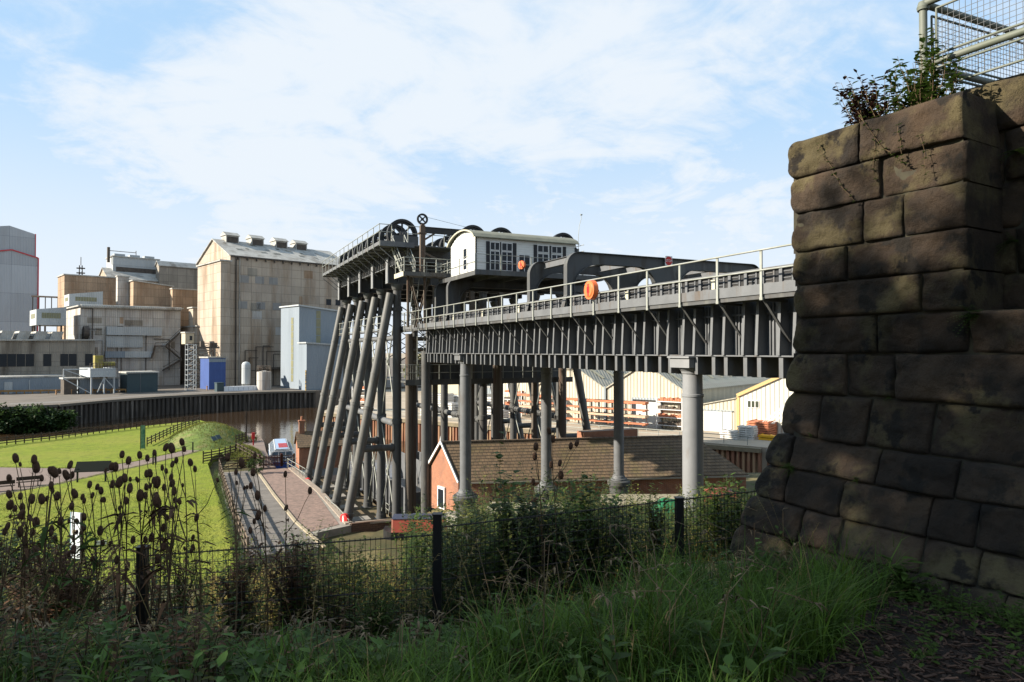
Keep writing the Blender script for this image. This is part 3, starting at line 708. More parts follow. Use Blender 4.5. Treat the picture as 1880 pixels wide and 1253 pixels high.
for l in (l3, l4):
    for c in l.children:
        if c.data: c.data = c.data.copy(); c.data.materials[0] = red_p if c.name.startswith('shell') else white_p
# ================================================================== GROUND, RIVER, QUAYS
WZ = -15.2
def sstep(a, b, x):
    t = min(max((x - a) / (b - a), 0), 1); return t * t * (3 - 2 * t)
def seg_d(p, a, b):
    ax, ay = a; bx, by = b; dx, dy = bx - ax, by - ay; L2 = dx * dx + dy * dy
    t = max(0, min(1, ((p[0] - ax) * dx + (p[1] - ay) * dy) / L2)); qx, qy = ax + t * dx, ay + t * dy
    return math.hypot(p[0] - qx, p[1] - qy)
BANK = [(-260, 20), (-70, 92), (-40, 108), (-24, 119.5), (-13, 128.5), (0, 142), (3.5, 142.5), (6.5, 128), (9.5, 114), (9.6, 104.5), (8.9, 94), (8.6, 84.2), (8.8, 80.9), (11.0, 80.2), (11.2, 52.5), (32.5, 52.5), (34.8, 78), (46, 56), (60, 30), (84, -14), (150, -120), (150, -200), (-260, -200)]
def inside(p, poly):
    c = False; n = len(poly)
    for i in range(n):
        (x1, y1), (x2, y2) = poly[i], poly[(i + 1) % n]
        if (y1 > p[1]) != (y2 > p[1]) and p[0] < (x2 - x1) * (p[1] - y1) / (y2 - y1) + x1: c = not c
    return c
def H(r, f):
    """height of the near land at right r, forward f of the camera"""
    s = .36 - .24 * sstep(-.8, 2.9, r)
    z = -1.58 - .02 * max(0, f)
    if f > 3.4: z -= s * (min(f, 7.2) - 3.4)
    if f > 7.2: z -= .30 * (f - 7.2)
    if f < 0: z = -1.58 + .12 * (-f)
    if r < -6: z += .0
    base = -13.75 + 2.2 * sstep(14, 20, r * math.cos(YAW) + f * math.sin(YAW)) 
    if z < base + .4: z = base + .4 * math.exp(-(base + .4 - z) / .4)
    if f > 8: z += .25 * mnoise.noise(Vector((r * .15, f * .15, 3))) * sstep(8, 20, f) * sstep(base + .3, base + 2, z)
    z += .05 * mnoise.noise(Vector((r * 1.1, f * 1.1, 0)))
    return z
def HW(X, Y):
    f = X * math.sin(YAW) + Y * math.cos(YAW); r = X * math.cos(YAW) - Y * math.sin(YAW); return H(r, f)
b = MB()
fs_ = [-60, -40, -25, -15, -8, -4] + [-2 + .35 * i for i in range(42)] + [12.7 + 1.2 * i for i in range(30)] + [49 + 1.6 * i for i in range(64)]
rs_ = [-170, -140, -115, -95, -80, -68] + [-60 + 1.6 * i for i in range(32)] + [-8.8 + .4 * i for i in range(48)] + [10.4 + 1.6 * i for i in range(40)] + [78, 90, 110, 140]
for f in fs_:
    for r in rs_:
        p = RF(r, f); z = H(r, f)
        d = min(seg_d((p.x, p.y), BANK[i], BANK[i + 1]) for i in range(len(BANK) - 1)) if f > 30 else 99
        if f > 30:
            ins = inside((p.x, p.y), BANK)
            if not ins: z = min(z, -17.0)
        b.v.append((p.x, p.y, z))
nr = len(rs_)
for i in range(len(fs_) - 1):
    for j in range(nr - 1): b.f.append((i * nr + j, i * nr + j + 1, (i + 1) * nr + j + 1, (i + 1) * nr + j)); b.sm.append(True)
soil = M('ground_soil', (.085, .07, .03), (.05, .055, .02), .6, rough=1, bump=.5, bscale=3, c3=(.17, .14, .06), scale3=.25, lo3=.45, hi3=.6)
struct('ground', b, soil)
b = MB(); b.box(-900, 900, -200, 900, WZ - .3, WZ)
wm_, N, L, B = _new('river_water')
B.inputs['Base Color'].default_value = (.040, .025, .014, 1); B.inputs['Roughness'].default_value = .06; B.inputs['IOR'].default_value = 1.33
tc = N.new('ShaderNodeTexCoord'); mp = N.new('ShaderNodeMapping'); mp.inputs[3].default_value = (1, 1, 1); L.new(tc.outputs['Object'], mp.inputs[0])
nn = N.new('ShaderNodeTexNoise'); nn.inputs['Scale'].default_value = .9; nn.inputs['Detail'].default_value = 5; L.new(mp.outputs[0], nn.inputs[0])
bu = N.new('ShaderNodeBump'); bu.inputs['Strength'].default_value = .22; bu.inputs['Distance'].default_value = .12; L.new(nn.outputs[0], bu.inputs['Height']); L.new(bu.outputs[0], B.inputs['Normal'])
struct('river', b, wm_)
grass_m = M('mown_lawn', (.215, .255, .034), (.155, .20, .026), .9, rough=1, spec=.1, bump=1, bscale=5, bdist=.12, c4=(.15, .175, .035), scale4=1.4, c3=(.235, .24, .045), scale3=.12, lo3=.45, hi3=.7)
rough_g = M('rough_grass', (.13, .18, .03), (.08, .12, .025), 1.5, rough=1, bump=.8, bscale=6, c3=(.20, .19, .07), scale3=.4)
path_m = M('tarmac_path', (.22, .165, .14), (.18, .14, .12), 2, rough=.95, bump=.2, bscale=30)
cobble = M('red_cobbles', (.29, .20, .165), (.17, .125, .105), 3.0, rough=.9, bump=1, bscale=5)
slab_m = M('grey_paving', (.21, .19, .17), (.17, .155, .14), 1.2, rough=.9, grid=(2.0, 1.0, .02, .0, 'flat'), bump=.2, bscale=20)
def sheet(name, pts, z, m, kind='structure', thick=.05):
    b = MB(); P = [(p[0], p[1], z - thick) for p in pts]; b.prism(P, (0, 0, thick)); return struct(name, b, m, kind)
def G(x, y, z=-13.0): p = aZ(x, y, z); return (p.x, p.y)
lawnz = -12.95
sheet('lawn', [(-52, 100), G(0, 812), G(90, 803), G(180, 792), G(280, 781), G(366, 772), G(400, 782), G(432, 800), G(440, 806), G(425, 826), G(392, 838), (2.0, 86), (2.3, 70), (2.7, 57), (2.9, 47), (2, 40), (-14, 40), (-60, 60)], lawnz, grass_m, thick=1.2)
sheet('path', [G(-70, 868, -12.9), G(0, 858, -12.9), G(115, 860, -12.9), G(180, 858, -12.9), G(255, 846, -12.9), G(330, 829, -12.9), G(380, 815, -12.9), G(432, 800, -12.9), G(450, 803, -12.9), G(400, 818, -12.9), G(340, 836, -12.9), G(270, 853, -12.9), G(190, 870, -12.9), G(110, 888, -12.9), G(0, 908, -12.9), G(-90, 925, -12.9)], lawnz + .02, path_m)
qz = -13.2
quay = [(2.9, 80.9), (10.4, 80.9), (11.2, 80.2), (11.35, 66), (11.3, 52.3), (8.5, 51.2), (7.9, 47), (2.9, 47)]
sheet('quay_slab', quay, qz - .02, concrete, thick=2.4)
sheet('grey_paving', [(3.0, 80.6), (6.6, 80.6), (6.9, 66), (7.3, 55), (7.9, 47), (3.2, 47)], qz + .0, slab_m, thick=.015)
sheet('cobbled_quay', [(7.0, 80.6), (10.1, 80.6), (10.75, 66), (10.4, 52.8), (8.0, 51.5), (7.65, 55), (7.3, 66)], qz + .0, cobble, thick=.015)
b = MB()
for a, c in (((6.82, 80.6), (7.1, 66)), ((7.1, 66), (7.5, 55)), ((7.5, 55), (8.3, 47))): b.bar((a[0], a[1], qz + .03), (c[0], c[1], qz + .03), .22, .12)
struct('kerb', b, M('kerb_stone', (.40, .34, .24), (.32, .27, .19), 2, rough=.9))
b = MB()
for a, c in (((10.4, 80.6), (11.15, 66)), ((11.15, 66), (11.1, 52.6)), ((11.1, 52.6), (16, 52.2))): b.bar((a[0], a[1], qz + .01), (c[0], c[1], qz + .01), .55, .14)
struct('coping', b, M('coping_stone', (.34, .28, .22), (.27, .22, .18), 1.5, rough=.9, bump=.2))
sheet('towpath', [(6.8, 80.9), (8.9, 80.9), (8.8, 84.2), (9.1, 94), (9.8, 104.5), (9.9, 112), (8.9, 115.5), (6.9, 116), (7.0, 104), (6.6, 92)], -13.05, path_m, thick=2.3)
# dock floor with plinths
b = MB(); b.box(9.4, 14.0, 52.5, 79.5, -16.5, -14.27); b.box(14.003, 16.4, 52.5, 79.5, -16.5, -14.88); b.box(30.1, 37.6, 50.6, 79.5, -16.5, -14.27); b.box(22.45, 24.15, 54, 79.5, -16.5, -14.88)
dock_m = M('dock_floor', (.20, .145, .085), (.13, .10, .06), .8, rough=.95, bump=.3, bscale=6, c3=(.09, .10, .04), scale3=.3, lo3=.5, hi3=.7)
struct('dock_floor', b, dock_m)
b = MB()
for Y in (57.3, 62.3, 67.3, 72.3): b.box(9.9, 13.8, Y - .7, Y + .7, -14.268, -14.0)
struct('dock_plinth', b, concrete)
b = MB(); b.box(11.2, 33, 52.2, 52.5, -16.5, -13.1); b.box(15, 33, 52.51, 54.5, -16.4, -14.6)
struct('dock_wall', b, M('dock_brick', (.16, .09, .06), (.11, .07, .05), 2, grid=(.45, .15, .015, .5), rough=.9))
# far land
far_m = M('far_yard_ground', (.17, .145, .12), (.12, .105, .09), .3, rough=.95)
b = MB(); P = [(-420, 60), (-120, 130), (-60, 150), (-33, 160.5), (-24, 163.4), (-16, 173.6), (-5.5, 182.9), (6.6, 188.7), (20, 191.5), (31, 190.1), (70, 205), (300, 800), (300, 3500), (-3000, 3500), (-3000, 200)]
b.prism([(x, y, -16.5) for x, y in P], (0, 0, 5.8)); struct('factory_ground', b, far_m)
b = MB(); P = [(22.4, 130.8), (36.5, 106.4), (46.4, 87.3), (61.3, 60.5), (78, 31), (140, -80), (600, -500), (3500, 0), (3500, 3500), (900, 3500), (60, 240), (34, 160)]
b.prism([(x, y, -16.5) for x, y in P], (0, 0, 5.15)); struct('yard_ground', b, M('yard_ground', (.42, .35, .27), (.33, .28, .21), .2, rough=.95, bump=.3))
def piling(name, label, pts, z0, z1, m, capm, step=.62, dep=.38, cap=.5, w=.55):
    t = thing(name, label, 'river wall', (pts[0][0], pts[0][1], z0)); b = MB(); c = MB()
    for (ax, ay), (bx, by) in zip(pts[:-1], pts[1:]):
        d = Vector((bx - ax, by - ay, 0)); L_ = d.length; d.normalize(); nrm = Vector((d.y, -d.x, 0))   # towards the river
        n = int(L_ / step); prof = []
        for i in range(n + 1):
            s0 = L_ * i / n
            for (u, o) in ((0, 0), (.30, 0), (.42, 1), (.88, 1)):
                if i == n and u > 0: continue
                prof.append(Vector((ax, ay, 0)) + d * (s0 + u * L_ / n) + nrm * (o * dep + .02))
        o0 = len(b.v)
        for p in prof: b.v += [(p.x, p.y, z0), (p.x, p.y, z1)]
        for i in range(len(prof) - 1): b.f.append((o0 + 2 * i, o0 + 2 * i + 2, o0 + 2 * i + 3, o0 + 2 * i + 1)); b.sm.append(False)
        A = Vector((ax, ay, z1 + cap / 2 + .002)) + nrm * (.22); Bv = Vector((bx, by, z1 + cap / 2 + .002)) + nrm * .22
        c.bar(A, Bv, w + .3, cap)
    part(t, 'sheet_piles', b, m, t); part(t, 'capping_beam', c, capm, t); return t
pile_r = M('rusty_sheet_pile', (.30, .15, .09), (.20, .09, .055), .8, stretch=(1, 1, .2), rough=.9, c3=(.36, .24, .14), scale3=1.5, lo3=.5, hi3=.6, stretch3=(1, 1, .1))
pile_d = M('dark_sheet_pile', (.07, .06, .05), (.045, .04, .036), .6, stretch=(1, 1, .15), rough=.9, c3=(.17, .15, .13), scale3=1.2, lo3=.54, hi3=.60, stretch3=(1, 1, .05))
piling('rusty_river_wall', 'rusty brown sheet pile wall with concrete cap below the timber yard', [(61.3, 60.5), (46.4, 87.3), (36.5, 106.4), (22.4, 130.8)][::-1], -16, -12.0, pile_r, M('capping_concrete', (.24, .20, .13), (.18, .15, .10), 1, rough=.95))
piling('rusty_river_wall', 'rusty brown sheet pile return wall at the right hand end of the yard', [(61.6, 60.0), (78.0, 31.0)], -16, -12.0, pile_r, concrete)
piling('factory_river_wall', 'long dark corrugated river wall under the factory quay', [(-120, 130), (-60, 150), (-33, 160.5), (-24, 163.4), (-16, 173.6), (-5.5, 182.9), (6.6, 188.7), (20, 191.5), (31, 190.1)], -16, -11.2, pile_d, M('dark_cap', (.13, .115, .095), rough=.95), step=1.1, dep=.5, w=.7)
# factory quay road: lighter strip and dark kerb rail
b = MB()
P = [(-33, 166), (-24, 168.5), (-16, 178.5), (-5.5, 188), (6.6, 193.6), (20, 196.4), (31, 195)]
Q = [(-33, 171), (-24, 174), (-16, 183), (-5.5, 192), (6.6, 197.5), (20, 200.4), (31, 199)]
for i in range(len(P) - 1): b.quad((*P[i], -10.69), (*P[i + 1], -10.69), (*Q[i + 1], -10.69), (*Q[i], -10.69))
struct('quay_road', b, M('quay_tarmac', (.20, .18, .165), (.16, .15, .14), .3, rough=.95))

# ================================================================== FACTORY
PH = R(17.7)
def solve_len(C, ang, px):
    d = Vector((math.cos(ang), math.sin(ang), 0)); rr = ray(px, 645); k = rr.x / rr.y
    return (k * C.y - C.x) / (d.x - k * d.y)
def wall_z(y, D): return (645.0 - y) / F * D
panel = lambda name, c1, c2, c3, g=(3.2, 2.6, .06), **k: M(name, c1, c2, .25, stretch=(1, 1, .35), rough=.85, c3=c3, scale3=.22, lo3=.48, hi3=.72, stretch3=(1.2, 1.2, .18), grid=g, corr=.5, corrd=.03, **k)
w_tan = panel('asbestos_tan', (.55, .46, .36), (.45, .38, .31), (.28, .19, .12))
w_grey = panel('asbestos_grey', (.58, .55, .50), (.46, .44, .42), (.27, .21, .16))
w_brown = panel('asbestos_brown', (.46, .33, .22), (.36, .26, .18), (.19, .10, .05))
w_dirty = panel('asbestos_dirty', (.38, .34, .28), (.27, .24, .20), (.11, .09, .07))
w_blue = panel('pale_blue_cladding', (.27, .315, .36), (.25, .295, .34), (.22, .26, .30), (30, 30, .02))
w_pale = panel('pale_grey_cladding', (.50, .53, .54), (.46, .49, .50), (.40, .42, .42), (30, 6, .03))
w_tower = panel('tower_cladding', (.50, .53, .56), (.47, .50, .53), (.44, .46, .48), (40, 11, .05))
r_white = M('weathered_roof_sheet', (.52, .51, .47), (.38, .37, .34), .4, rough=.85, c3=(.24, .22, .19), scale3=.3, lo3=.5, hi3=.7, corr=.6, corrd=.05)
dirt_m = M('grimy_metal', (.12, .10, .08), (.07, .06, .055), 1, rough=.9)
bluep = M('blue_cladding', (.05, .10, .30), (.045, .085, .26), .5, rough=.6, corr=.4, corrd=.02)
teal = M('dark_teal_metal', (.045, .075, .085), (.04, .065, .075), .6, rough=.6)
opaque_g = M('dirty_glazing', (.26, .25, .14), (.20, .20, .13), 1, rough=.4)
GZ = -10.7
def bld(name, label, px, D, ytop, pxr, pxl, wm_, roof='flat', rm=None, ridge=0, ang=PH, z0=GZ, over=.4, cat='building', mono=0):
    C = aD(px, 645, D); L_ = solve_len(C, ang, pxr); W = solve_len(C, ang + math.pi / 2, pxl); Hh = wall_z(ytop, D) - z0
    t = thing(name, label, cat, (C.x, C.y, z0), ang)
    b = MB()
    if roof == 'gable':
        b.prism([(0, 0, 0), (0, W, 0), (0, W, Hh), (0, W / 2, Hh + ridge), (0, 0, Hh)], (L_, 0, 0))
        part(t, 'wall', b, wm_)
        r = MB(); e = over
        for s in (0, 1):
            y0, y1 = (-e, W / 2) if s == 0 else (W + e, W / 2)
            z0_, z1_ = Hh - e * ridge / (W / 2) + .05, Hh + ridge + .05
            r.add([(-e, y0, z0_), (L_ + e, y0, z0_), (L_ + e, y1, z1_), (-e, y1, z1_), (-e, y0, z0_ + .25), (L_ + e, y0, z0_ + .25), (L_ + e, y1, z1_ + .25), (-e, y1, z1_ + .25)],
                  [(0, 1, 2, 3), (4, 5, 6, 7), (0, 1, 5, 4), (1, 2, 6, 5), (2, 3, 7, 6), (3, 0, 4, 7)])
        part(t, 'roof', r, rm or r_white)
    else:
        b.prism([(0, 0, 0), (L_, 0, 0), (L_, 0, Hh + mono), (0, 0, Hh)], (0, W, 0)); part(t, 'wall', b, wm_)
        r = MB(); r.add([(-over, -over, Hh + .01), (L_ + over, -over, Hh + mono + .01), (L_ + over, W + over, Hh + mono + .01), (-over, W + over, Hh + .01),
                         (-over, -over, Hh + .4), (L_ + over, -over, Hh + mono + .4), (L_ + over, W + over, Hh + mono + .4), (-over, W + over, Hh + .4)],
                        [(0, 1, 2, 3), (4, 5, 6, 7), (0, 1, 5, 4), (1, 2, 6, 5), (2, 3, 7, 6), (3, 0, 4, 7)])
        part(t, 'roof', r, rm or r_white)
    return t, L_, W, Hh
rc0 = random.Random(12)
# big tan block
t, L1, W1, H1 = bld('factory_block', 'tallest tan panelled factory block with four roof vents', 422, 203, 469, 640, 362, w_tan, 'gable', r_white, 6.4, over=.5)
b = MB(); b.box(-.0, L1, -.55, -.05, H1 - .35, H1 + .1)
for i in range(14): b.box(2 + i * L1 / 14, 2.25 + i * L1 / 14, -.7, -.1, H1 - 1.1, H1 - .2)
part(t, 'gutter', b, dirt_m)
b = MB(); b.tube((1.6, -.3, 0), (1.6, -.3, H1), .2, n=8); part(t, 'downpipe', b, dirt_m)
b = MB(); b.tube((2.7, -.25, 0), (2.7, -.25, H1), .14, n=8); part(t, 'downpipe', b, r_white)
for i, u in enumerate((.14, .36, .58, .77)):
    b = MB(); x = L1 * u * .93; y = W1 / 2; z = H1 + 6.4
    b.box(x - 2.0, x + 2.0, y - 2.1, y + 2.1, z - 1.0, z + 1.6); b.prism([(x - 2.3, y - 2.6, z + 1.6), (x - 2.3, y, z + 2.9), (x - 2.3, y + 2.6, z + 1.6)], (4.6, 0, 0))
    v = part(t, 'roof_vent', b, r_white); c = MB(); c.box(x - 1.7, x + 1.7, y - 2.13, y - 2.09, z - .7, z + 1.2); o = part(v, 'louvre', c, dirt_m)
rl_m = M('roof_light', (.10, .095, .08), (.20, .19, .15), 1, rough=.4); random.seed(3)
for (u, w_, v) in ((.05, .02, .7), (.11, .05, .35), (.2, .025, .45), (.27, .06, .75), (.31, .05, .3), (.42, .06, .3), (.5, .03, .65), (.58, .05, .6), (.66, .04, .3), (.7, .03, .5), (.8, .03, .25), (.87, .03, .6)):
    y = W1 / 2 * v; z = H1 + 6.4 * v + .32; x = L1 * u * .93; dz = 6.4 / (W1 / 2)
    b = MB(); b.quad((x, y, z), (x + L1 * w_, y, z), (x + L1 * w_, y + 1.6, z + 1.6 * dz), (x, y + 1.6, z + 1.6 * dz)); part(t, 'roof_light', b, rl_m)
for u in (.79, .875): b = MB(); b.box(L1 * u, L1 * (u + .045), -.06, -.01, H1 * .66, H1 * .71); part(t, 'window', b, glass_d)
b = MB(); b.box(L1 * .55, L1 * .58, -.08, -.01, H1 * .2, H1 * .72); part(t, 'rust_stain_panel', b, w_brown)
for u, v in ((.06, .60), (.2, .60), (.33, .6), (.07, .8), (.19, .8), (.3, .8)): b = MB(); b.box(L1 * u, L1 * (u + .07), -.05, -.01, H1 * v, H1 * v + 2.2); part(t, 'replaced_panel', b, M('repl_panel', (.33, .32, .30), (.28, .27, .26), .6, grid=(3.2, 2.6, .05)) if u == .06 else bpy.data.materials['repl_panel'])
for k in range(8): x = L1 * rc0.uniform(.08, .5); z0 = 0; z1 = H1 * rc0.uniform(.12, .35); b = MB(); b.tube((x, -.5, z0), (x, -.5, z1), .14, n=6); b.tube((x, -.5, z1), (x + rc0.uniform(2, 7), -.5, z1), .12, n=6); part(t, 'pipe', b, dirt_m if k % 2 else rust)
b = MB(); b.box(L1 * .22, L1 * .56, -2.2, -.01, H1 * .13, H1 * .145); part(t, 'gantry_floor', b, rust)
for k in range(6): x = L1 * rc0.uniform(.1, .6); z = H1 * rc0.uniform(.35, .9); b = MB(); b.box(x, x + 3, -.05, -.01, z, z + 2.5); part(t, 'patched_panel', b, [w_dirty, w_grey, w_brown][k % 3])
# lower end bay of the block, lit end wall
bld('factory_bay', 'lower lit bay standing in front of the left end of the tallest factory block', 404.5, 199, 479, 422, 362, w_tan)
bld('factory_bay', 'narrow lit bay between the grey factory hall and the tallest block', 362, 212, 600, 372, 331, w_tan)
bld('factory_bay', 'small lit tower attached left of the tallest block with a sloping top', 354, 214, 566, 364, 346, w_tan)
# pale blue annexes
t, Lb, Wb, Hb = bld('blue_annex', 'tall pale blue clad annex with strip windows against the tan block', 549, 192, 562, 640, 515.5, w_blue, rm=w_pale, mono=-1.5)
b = MB()
for k in range(9): b.box(-.06, -.01, Wb * .30, Wb * .42, 2 + k * (Hb - 5) / 9, 2 + (k + .93) * (Hb - 5) / 9)
part(t, 'strip_window', b, opaque_g)
b = MB()
for k in range(4): b.box(5.2, 6.5, -.06, -.01, Hb * .55 + k * 2.4, Hb * .55 + k * 2.4 + 2.2)
part(t, 'strip_window', b, opaque_g)
t, Lb, Wb, Hb = bld('blue_annex', 'lower pale blue clad annex in front of the taller one', 563, 186, 631, 645, 549, w_blue, rm=w_pale, mono=-.8)
b = MB(); b.tube((-.4, -.4, 0), (-.4, -.4, 5.5), .16, n=8); part(t, 'striped_post', b, M('hazard_yellow', (.5, .3, .03), (.02, .02, .02), 1.2, stretch=(0, 0, 1), lo=.49, hi=.51))
# grey middle hall
t, L2, W2, H2 = bld('factory_hall', 'long grey panelled factory hall with ducts and rusty zigzag stairs on its front', 147, 197, 563, 331, 121, w_grey, over=.7, mono=.35)
b = MB(); b.tube((0, -.6, H2 + .1), (L2, -.6, H2 + .35), .55, n=10); part(t, 'roof_edge', b, r_white)
for (u0, u1, v0, v1, dep, m_) in ((.24, .79, .655, .76, 1.2, w_pale), (.24, .60, .50, .645, .6, w_pale), (.23, .42, .37, .45, .8, w_blue), (.42, .70, .37, .45, .9, w_pale), (.0, .16, .42, .50, .3, w_dirty)):
    b = MB(); b.box(L2 * u0, L2 * u1, -dep, -.01, H2 * v0, H2 * v1); part(t, 'duct', b, m_)
for (u0, u1, v0, v1) in ((.06, .2, .80, .87), (.42, .6, .78, .85), (.0, .07, .52, .66), (.1, .25, .15, .3)): b = MB(); b.box(L2 * u0, L2 * u1, -.05, -.01, H2 * v0, H2 * v1); part(t, 'grimy_panel', b, w_dirty)
b = MB(); zs = [(.70, .12), (.98, .34), (.70, .34), (.98, .60)]
for (a, c) in (((.80, .20), (1.0, .34)), ((1.0, .34), (.83, .52)), ((.83, .52), (.98, .70)), ((.83, .52), (.72, .52)), ((.72, .52), (.68, .36))):
    b.bar((L2 * a[0], -1.2, H2 * a[1]), (L2 * c[0], -1.2, H2 * c[1]), 1.0, .35)
    b.tube((L2 * a[0], -1.7, H2 * a[1] + 1.1), (L2 * c[0], -1.7, H2 * c[1] + 1.1), .07, n=5)
part(t, 'fire_stair', b, rust)
rc = random.Random(8)
for k in range(9):
    x = L2 * rc.uniform(.03, .97); z0 = H2 * rc.uniform(0, .35); z1 = H2 * rc.uniform(.55, .98); b = MB(); b.tube((x, -.35, z0), (x, -.35, z1), .12, n=6); b.tube((x, -.35, z1), (x + rc.uniform(-5, 5), -.35, z1), .12, n=6); part(t, 'pipe', b, dirt_m if k % 3 else w_pale)
for k in range(7): x = L2 * rc.uniform(.05, .95); z = H2 * rc.uniform(.1, .9); b = MB(); b.box(x, x + rc.uniform(.8, 2.2), -.06, -.01, z, z + rc.uniform(1, 2.2)); part(t, 'patched_panel', b, [w_dirty, w_pale, w_brown][k % 3])
# hall end: white tank and tower left of it
b = MB(); C = aD(80, 618, 192); b.lathe((0, 0, 0), [(3.3, 0), (3.3, 11), (0.1, 12)], 24); single('tank', 'white round tank under the pale conveyor housing', 'tank', b, w_pale, None, (C.x, C.y, GZ + 4))
C = aD(57, 645, 190)
def wedge(name, label, px, D, yb, yt, yt2, pxr, pxl, m_, win):
    C = aD(px, 645, D); L_ = solve_len(C, PH, pxr); W = solve_len(C, PH + math.pi / 2, pxl)
    t = thing(name, label, 'conveyor housing', (C.x, C.y, wall_z(yb, D)), PH); h = wall_z(yt, D) - wall_z(yb, D); h2 = wall_z(yt2, D) - wall_z(yb, D)
    b = MB(); b.prism([(0, 0, 0), (L_, 0, 0), (L_, 0, h2), (0, 0, h)], (0, W, 0)); part(t, 'housing', b, m_)
    b = MB()
    for k in range(8): b.box(L_ * (.18 + k * .08), L_ * (.18 + k * .08) + L_ * .072, -.05, -.01, h * .45, h * .80)
    part(t, 'strip_window', b, opaque_g)
    b = MB(); b.box(-.05, -.01, W * .2, W * .8, h * .45, h * .75); part(t, 'strip_window', b, opaque_g); return t, L_, W, h
t, a1, a2, a3 = wedge('conveyor_housing', 'pale wedge shaped conveyor housing raised beside the grey hall', 66, 190, 597, 568, 562, 121, 54, w_pale, 1)
b = MB()
for (x, y) in ((1, 1), (1, a2 - 1), (a1 - 1, 1)): b.box(x - .2, x + .2, y - .2, y + .2, wall_z(720, 190) - wall_z(597, 190), -.01)
part(t, 'support_leg', b, dirt_m)
wedge('conveyor_housing', 'pale wedge shaped housing standing on the roof of the grey hall', 126, 212, 562, 540, 532, 188, 117, w_pale, 1)
# brown upper buildings behind
t, a1, a2, a3 = bld('brown_block', 'rust stained brown block behind the hall, left of the grey lift shaft', 117, 225, 505, 213, 105, w_brown, over=.3)
bld('grey_shaft', 'plain narrow grey clad shaft between the two brown blocks', 215, 223, 508, 236, 212, w_grey, over=.2)
bld('brown_block', 'rust stained brown block with a lean-to roof right of the grey shaft', 244, 221, 516, 316, 236, w_brown, over=.4, mono=-1.2)
bld('brown_block', 'low rust stained brown block beside the tallest factory block', 316, 223, 531, 366, 312, w_brown, over=.2)
t, a1, a2, a3 = bld('roofed_hall', 'white sheet roofed hall rising behind the brown blocks', 198, 240, 511, 375, 178, w_tan, 'gable', r_white, 4.2)
t, a1, a2, a3 = bld('roof_monitor', 'long pale rooftop monitor with rusty end wall and dark openings', 206, 246, 471, 291, 194, w_pale, over=.3)
b = MB(); b.box(1, a1 - 1, -.1, -.01, a3 - 6.5, a3 - 3.6); part(t, 'opening', b, dirt_m)
for i in range(3): b = MB(); b.box(a1 * (.05 + .32 * i), a1 * (.27 + .32 * i), 1, 4, a3 + .4, a3 + 1.3); part(t, 'roof_cowl', b, w_pale)
b = MB(); b.tube((-1, 2, a3 - 2), (-1, 2, a3 + 3.5), .5, n=8); b.box(-1, 8, 1.9, 2.1, a3 + 2.2, a3 + 2.4); b.box(7.9, 8.1, 1.9, 2.1, a3, a3 + 3); part(t, 'stack', b, rust)
bld('roofed_hall', 'low dark edged roof between the monitor and the tallest block', 291, 250, 487, 372, 285, w_dirty, 'gable', r_white, 1.6)
# lattice mast
C = aD(147, 645, 300); b = MB(); w0 = 1.6; h = wall_z(472, 300) - GZ
for s in ((-1, -1), (1, -1), (1, 1), (-1, 1)): b.bar((s[0] * w0, s[1] * w0, 0), (s[0] * .5, s[1] * .5, h * .93), .22, .22)
for k in range(22):
    z = h * .93 * k / 22; w1 = w0 + (.5 - w0) * k / 22
    b.bar((-w1, -w1, z), (w1, -w1, z + 1.9), .12, .12); b.bar((w1, -w1, z), (-w1, -w1, z + 1.9), .12, .12)
b.tube((0, 0, h * .93), (0, 0, h), .15, n=5)
for zz in (.80, .86, .9): b.box(-1.6, 1.6, -.3, .3, h * zz, h * zz + .5)
single('lattice_mast', 'thin lattice mast rising behind the brown factory roof', 'mast', b, rust, None, (C.x, C.y, GZ))
# left tower with red trim
C = aD(19, 645, 262)
t = thing('clad_tower', 'huge smooth grey clad tower with red trimmed corners at the left edge', 'building', (C.x, C.y, GZ), R(17))
zA = wall_z(459, 262) - GZ; zB = wall_z(414, 262) - GZ; wR = 8.5; wL = 22
b = MB(); b.prism([(-wL, 0, 0), (wR, 0, 0), (wR, 0, zA - 2.4), (0, 0, zA), (-wL, 0, zA - 5)], (0, 24, 0)); part(t, 'lower_block', b, w_tower)
b = MB(); b.prism([(-wL, .6, zA - 6), (wR - .9, .6, zA - 3), (wR - .9, .6, zB - 2.4), (-.6, .6, zB), (-wL, .6, zB - 4)], (0, 22, 0)); part(t, 'upper_block', b, w_tower)
b = MB(); b.bar((wR + .1, -.1, 0), (wR + .1, -.1, zA - 2.3), .4, .4); b.bar((wR, -.15, zA - 2.3), (0, -.15, zA + .1), .3, .45); b.bar((0, -.15, zA + .1), (-wL, -.15, zA - 4.9), .3, .45); b.bar((wR - .8, .5, zA - 2), (wR - .8, .5, zB - 2.3), .3, .3)
part(t, 'red_trim', b, M('red_trim', (.55, .06, .07), rough=.6))
# pipe bridge
A = aD(60, 572, 235); B_ = aD(106, 574, 235)
b = MB()
for dz in (0, 5.2): b.bar(A + Vector((0, 0, dz)), B_ + Vector((0, 0, dz)), 1.6, .5)
for k in range(5): p = A.lerp(B_, k / 4); b.bar(p, p + Vector((0, 0, 5.2)), .25, .25)
for k in (0, 2, 4): p = A.lerp(B_, k / 4); b.bar(Vector((p.x, p.y, GZ)), p, .5, .5)
single('pipe_bridge', 'open pipe bridge between the red trimmed tower and the brown block', 'bridge', b, rust)
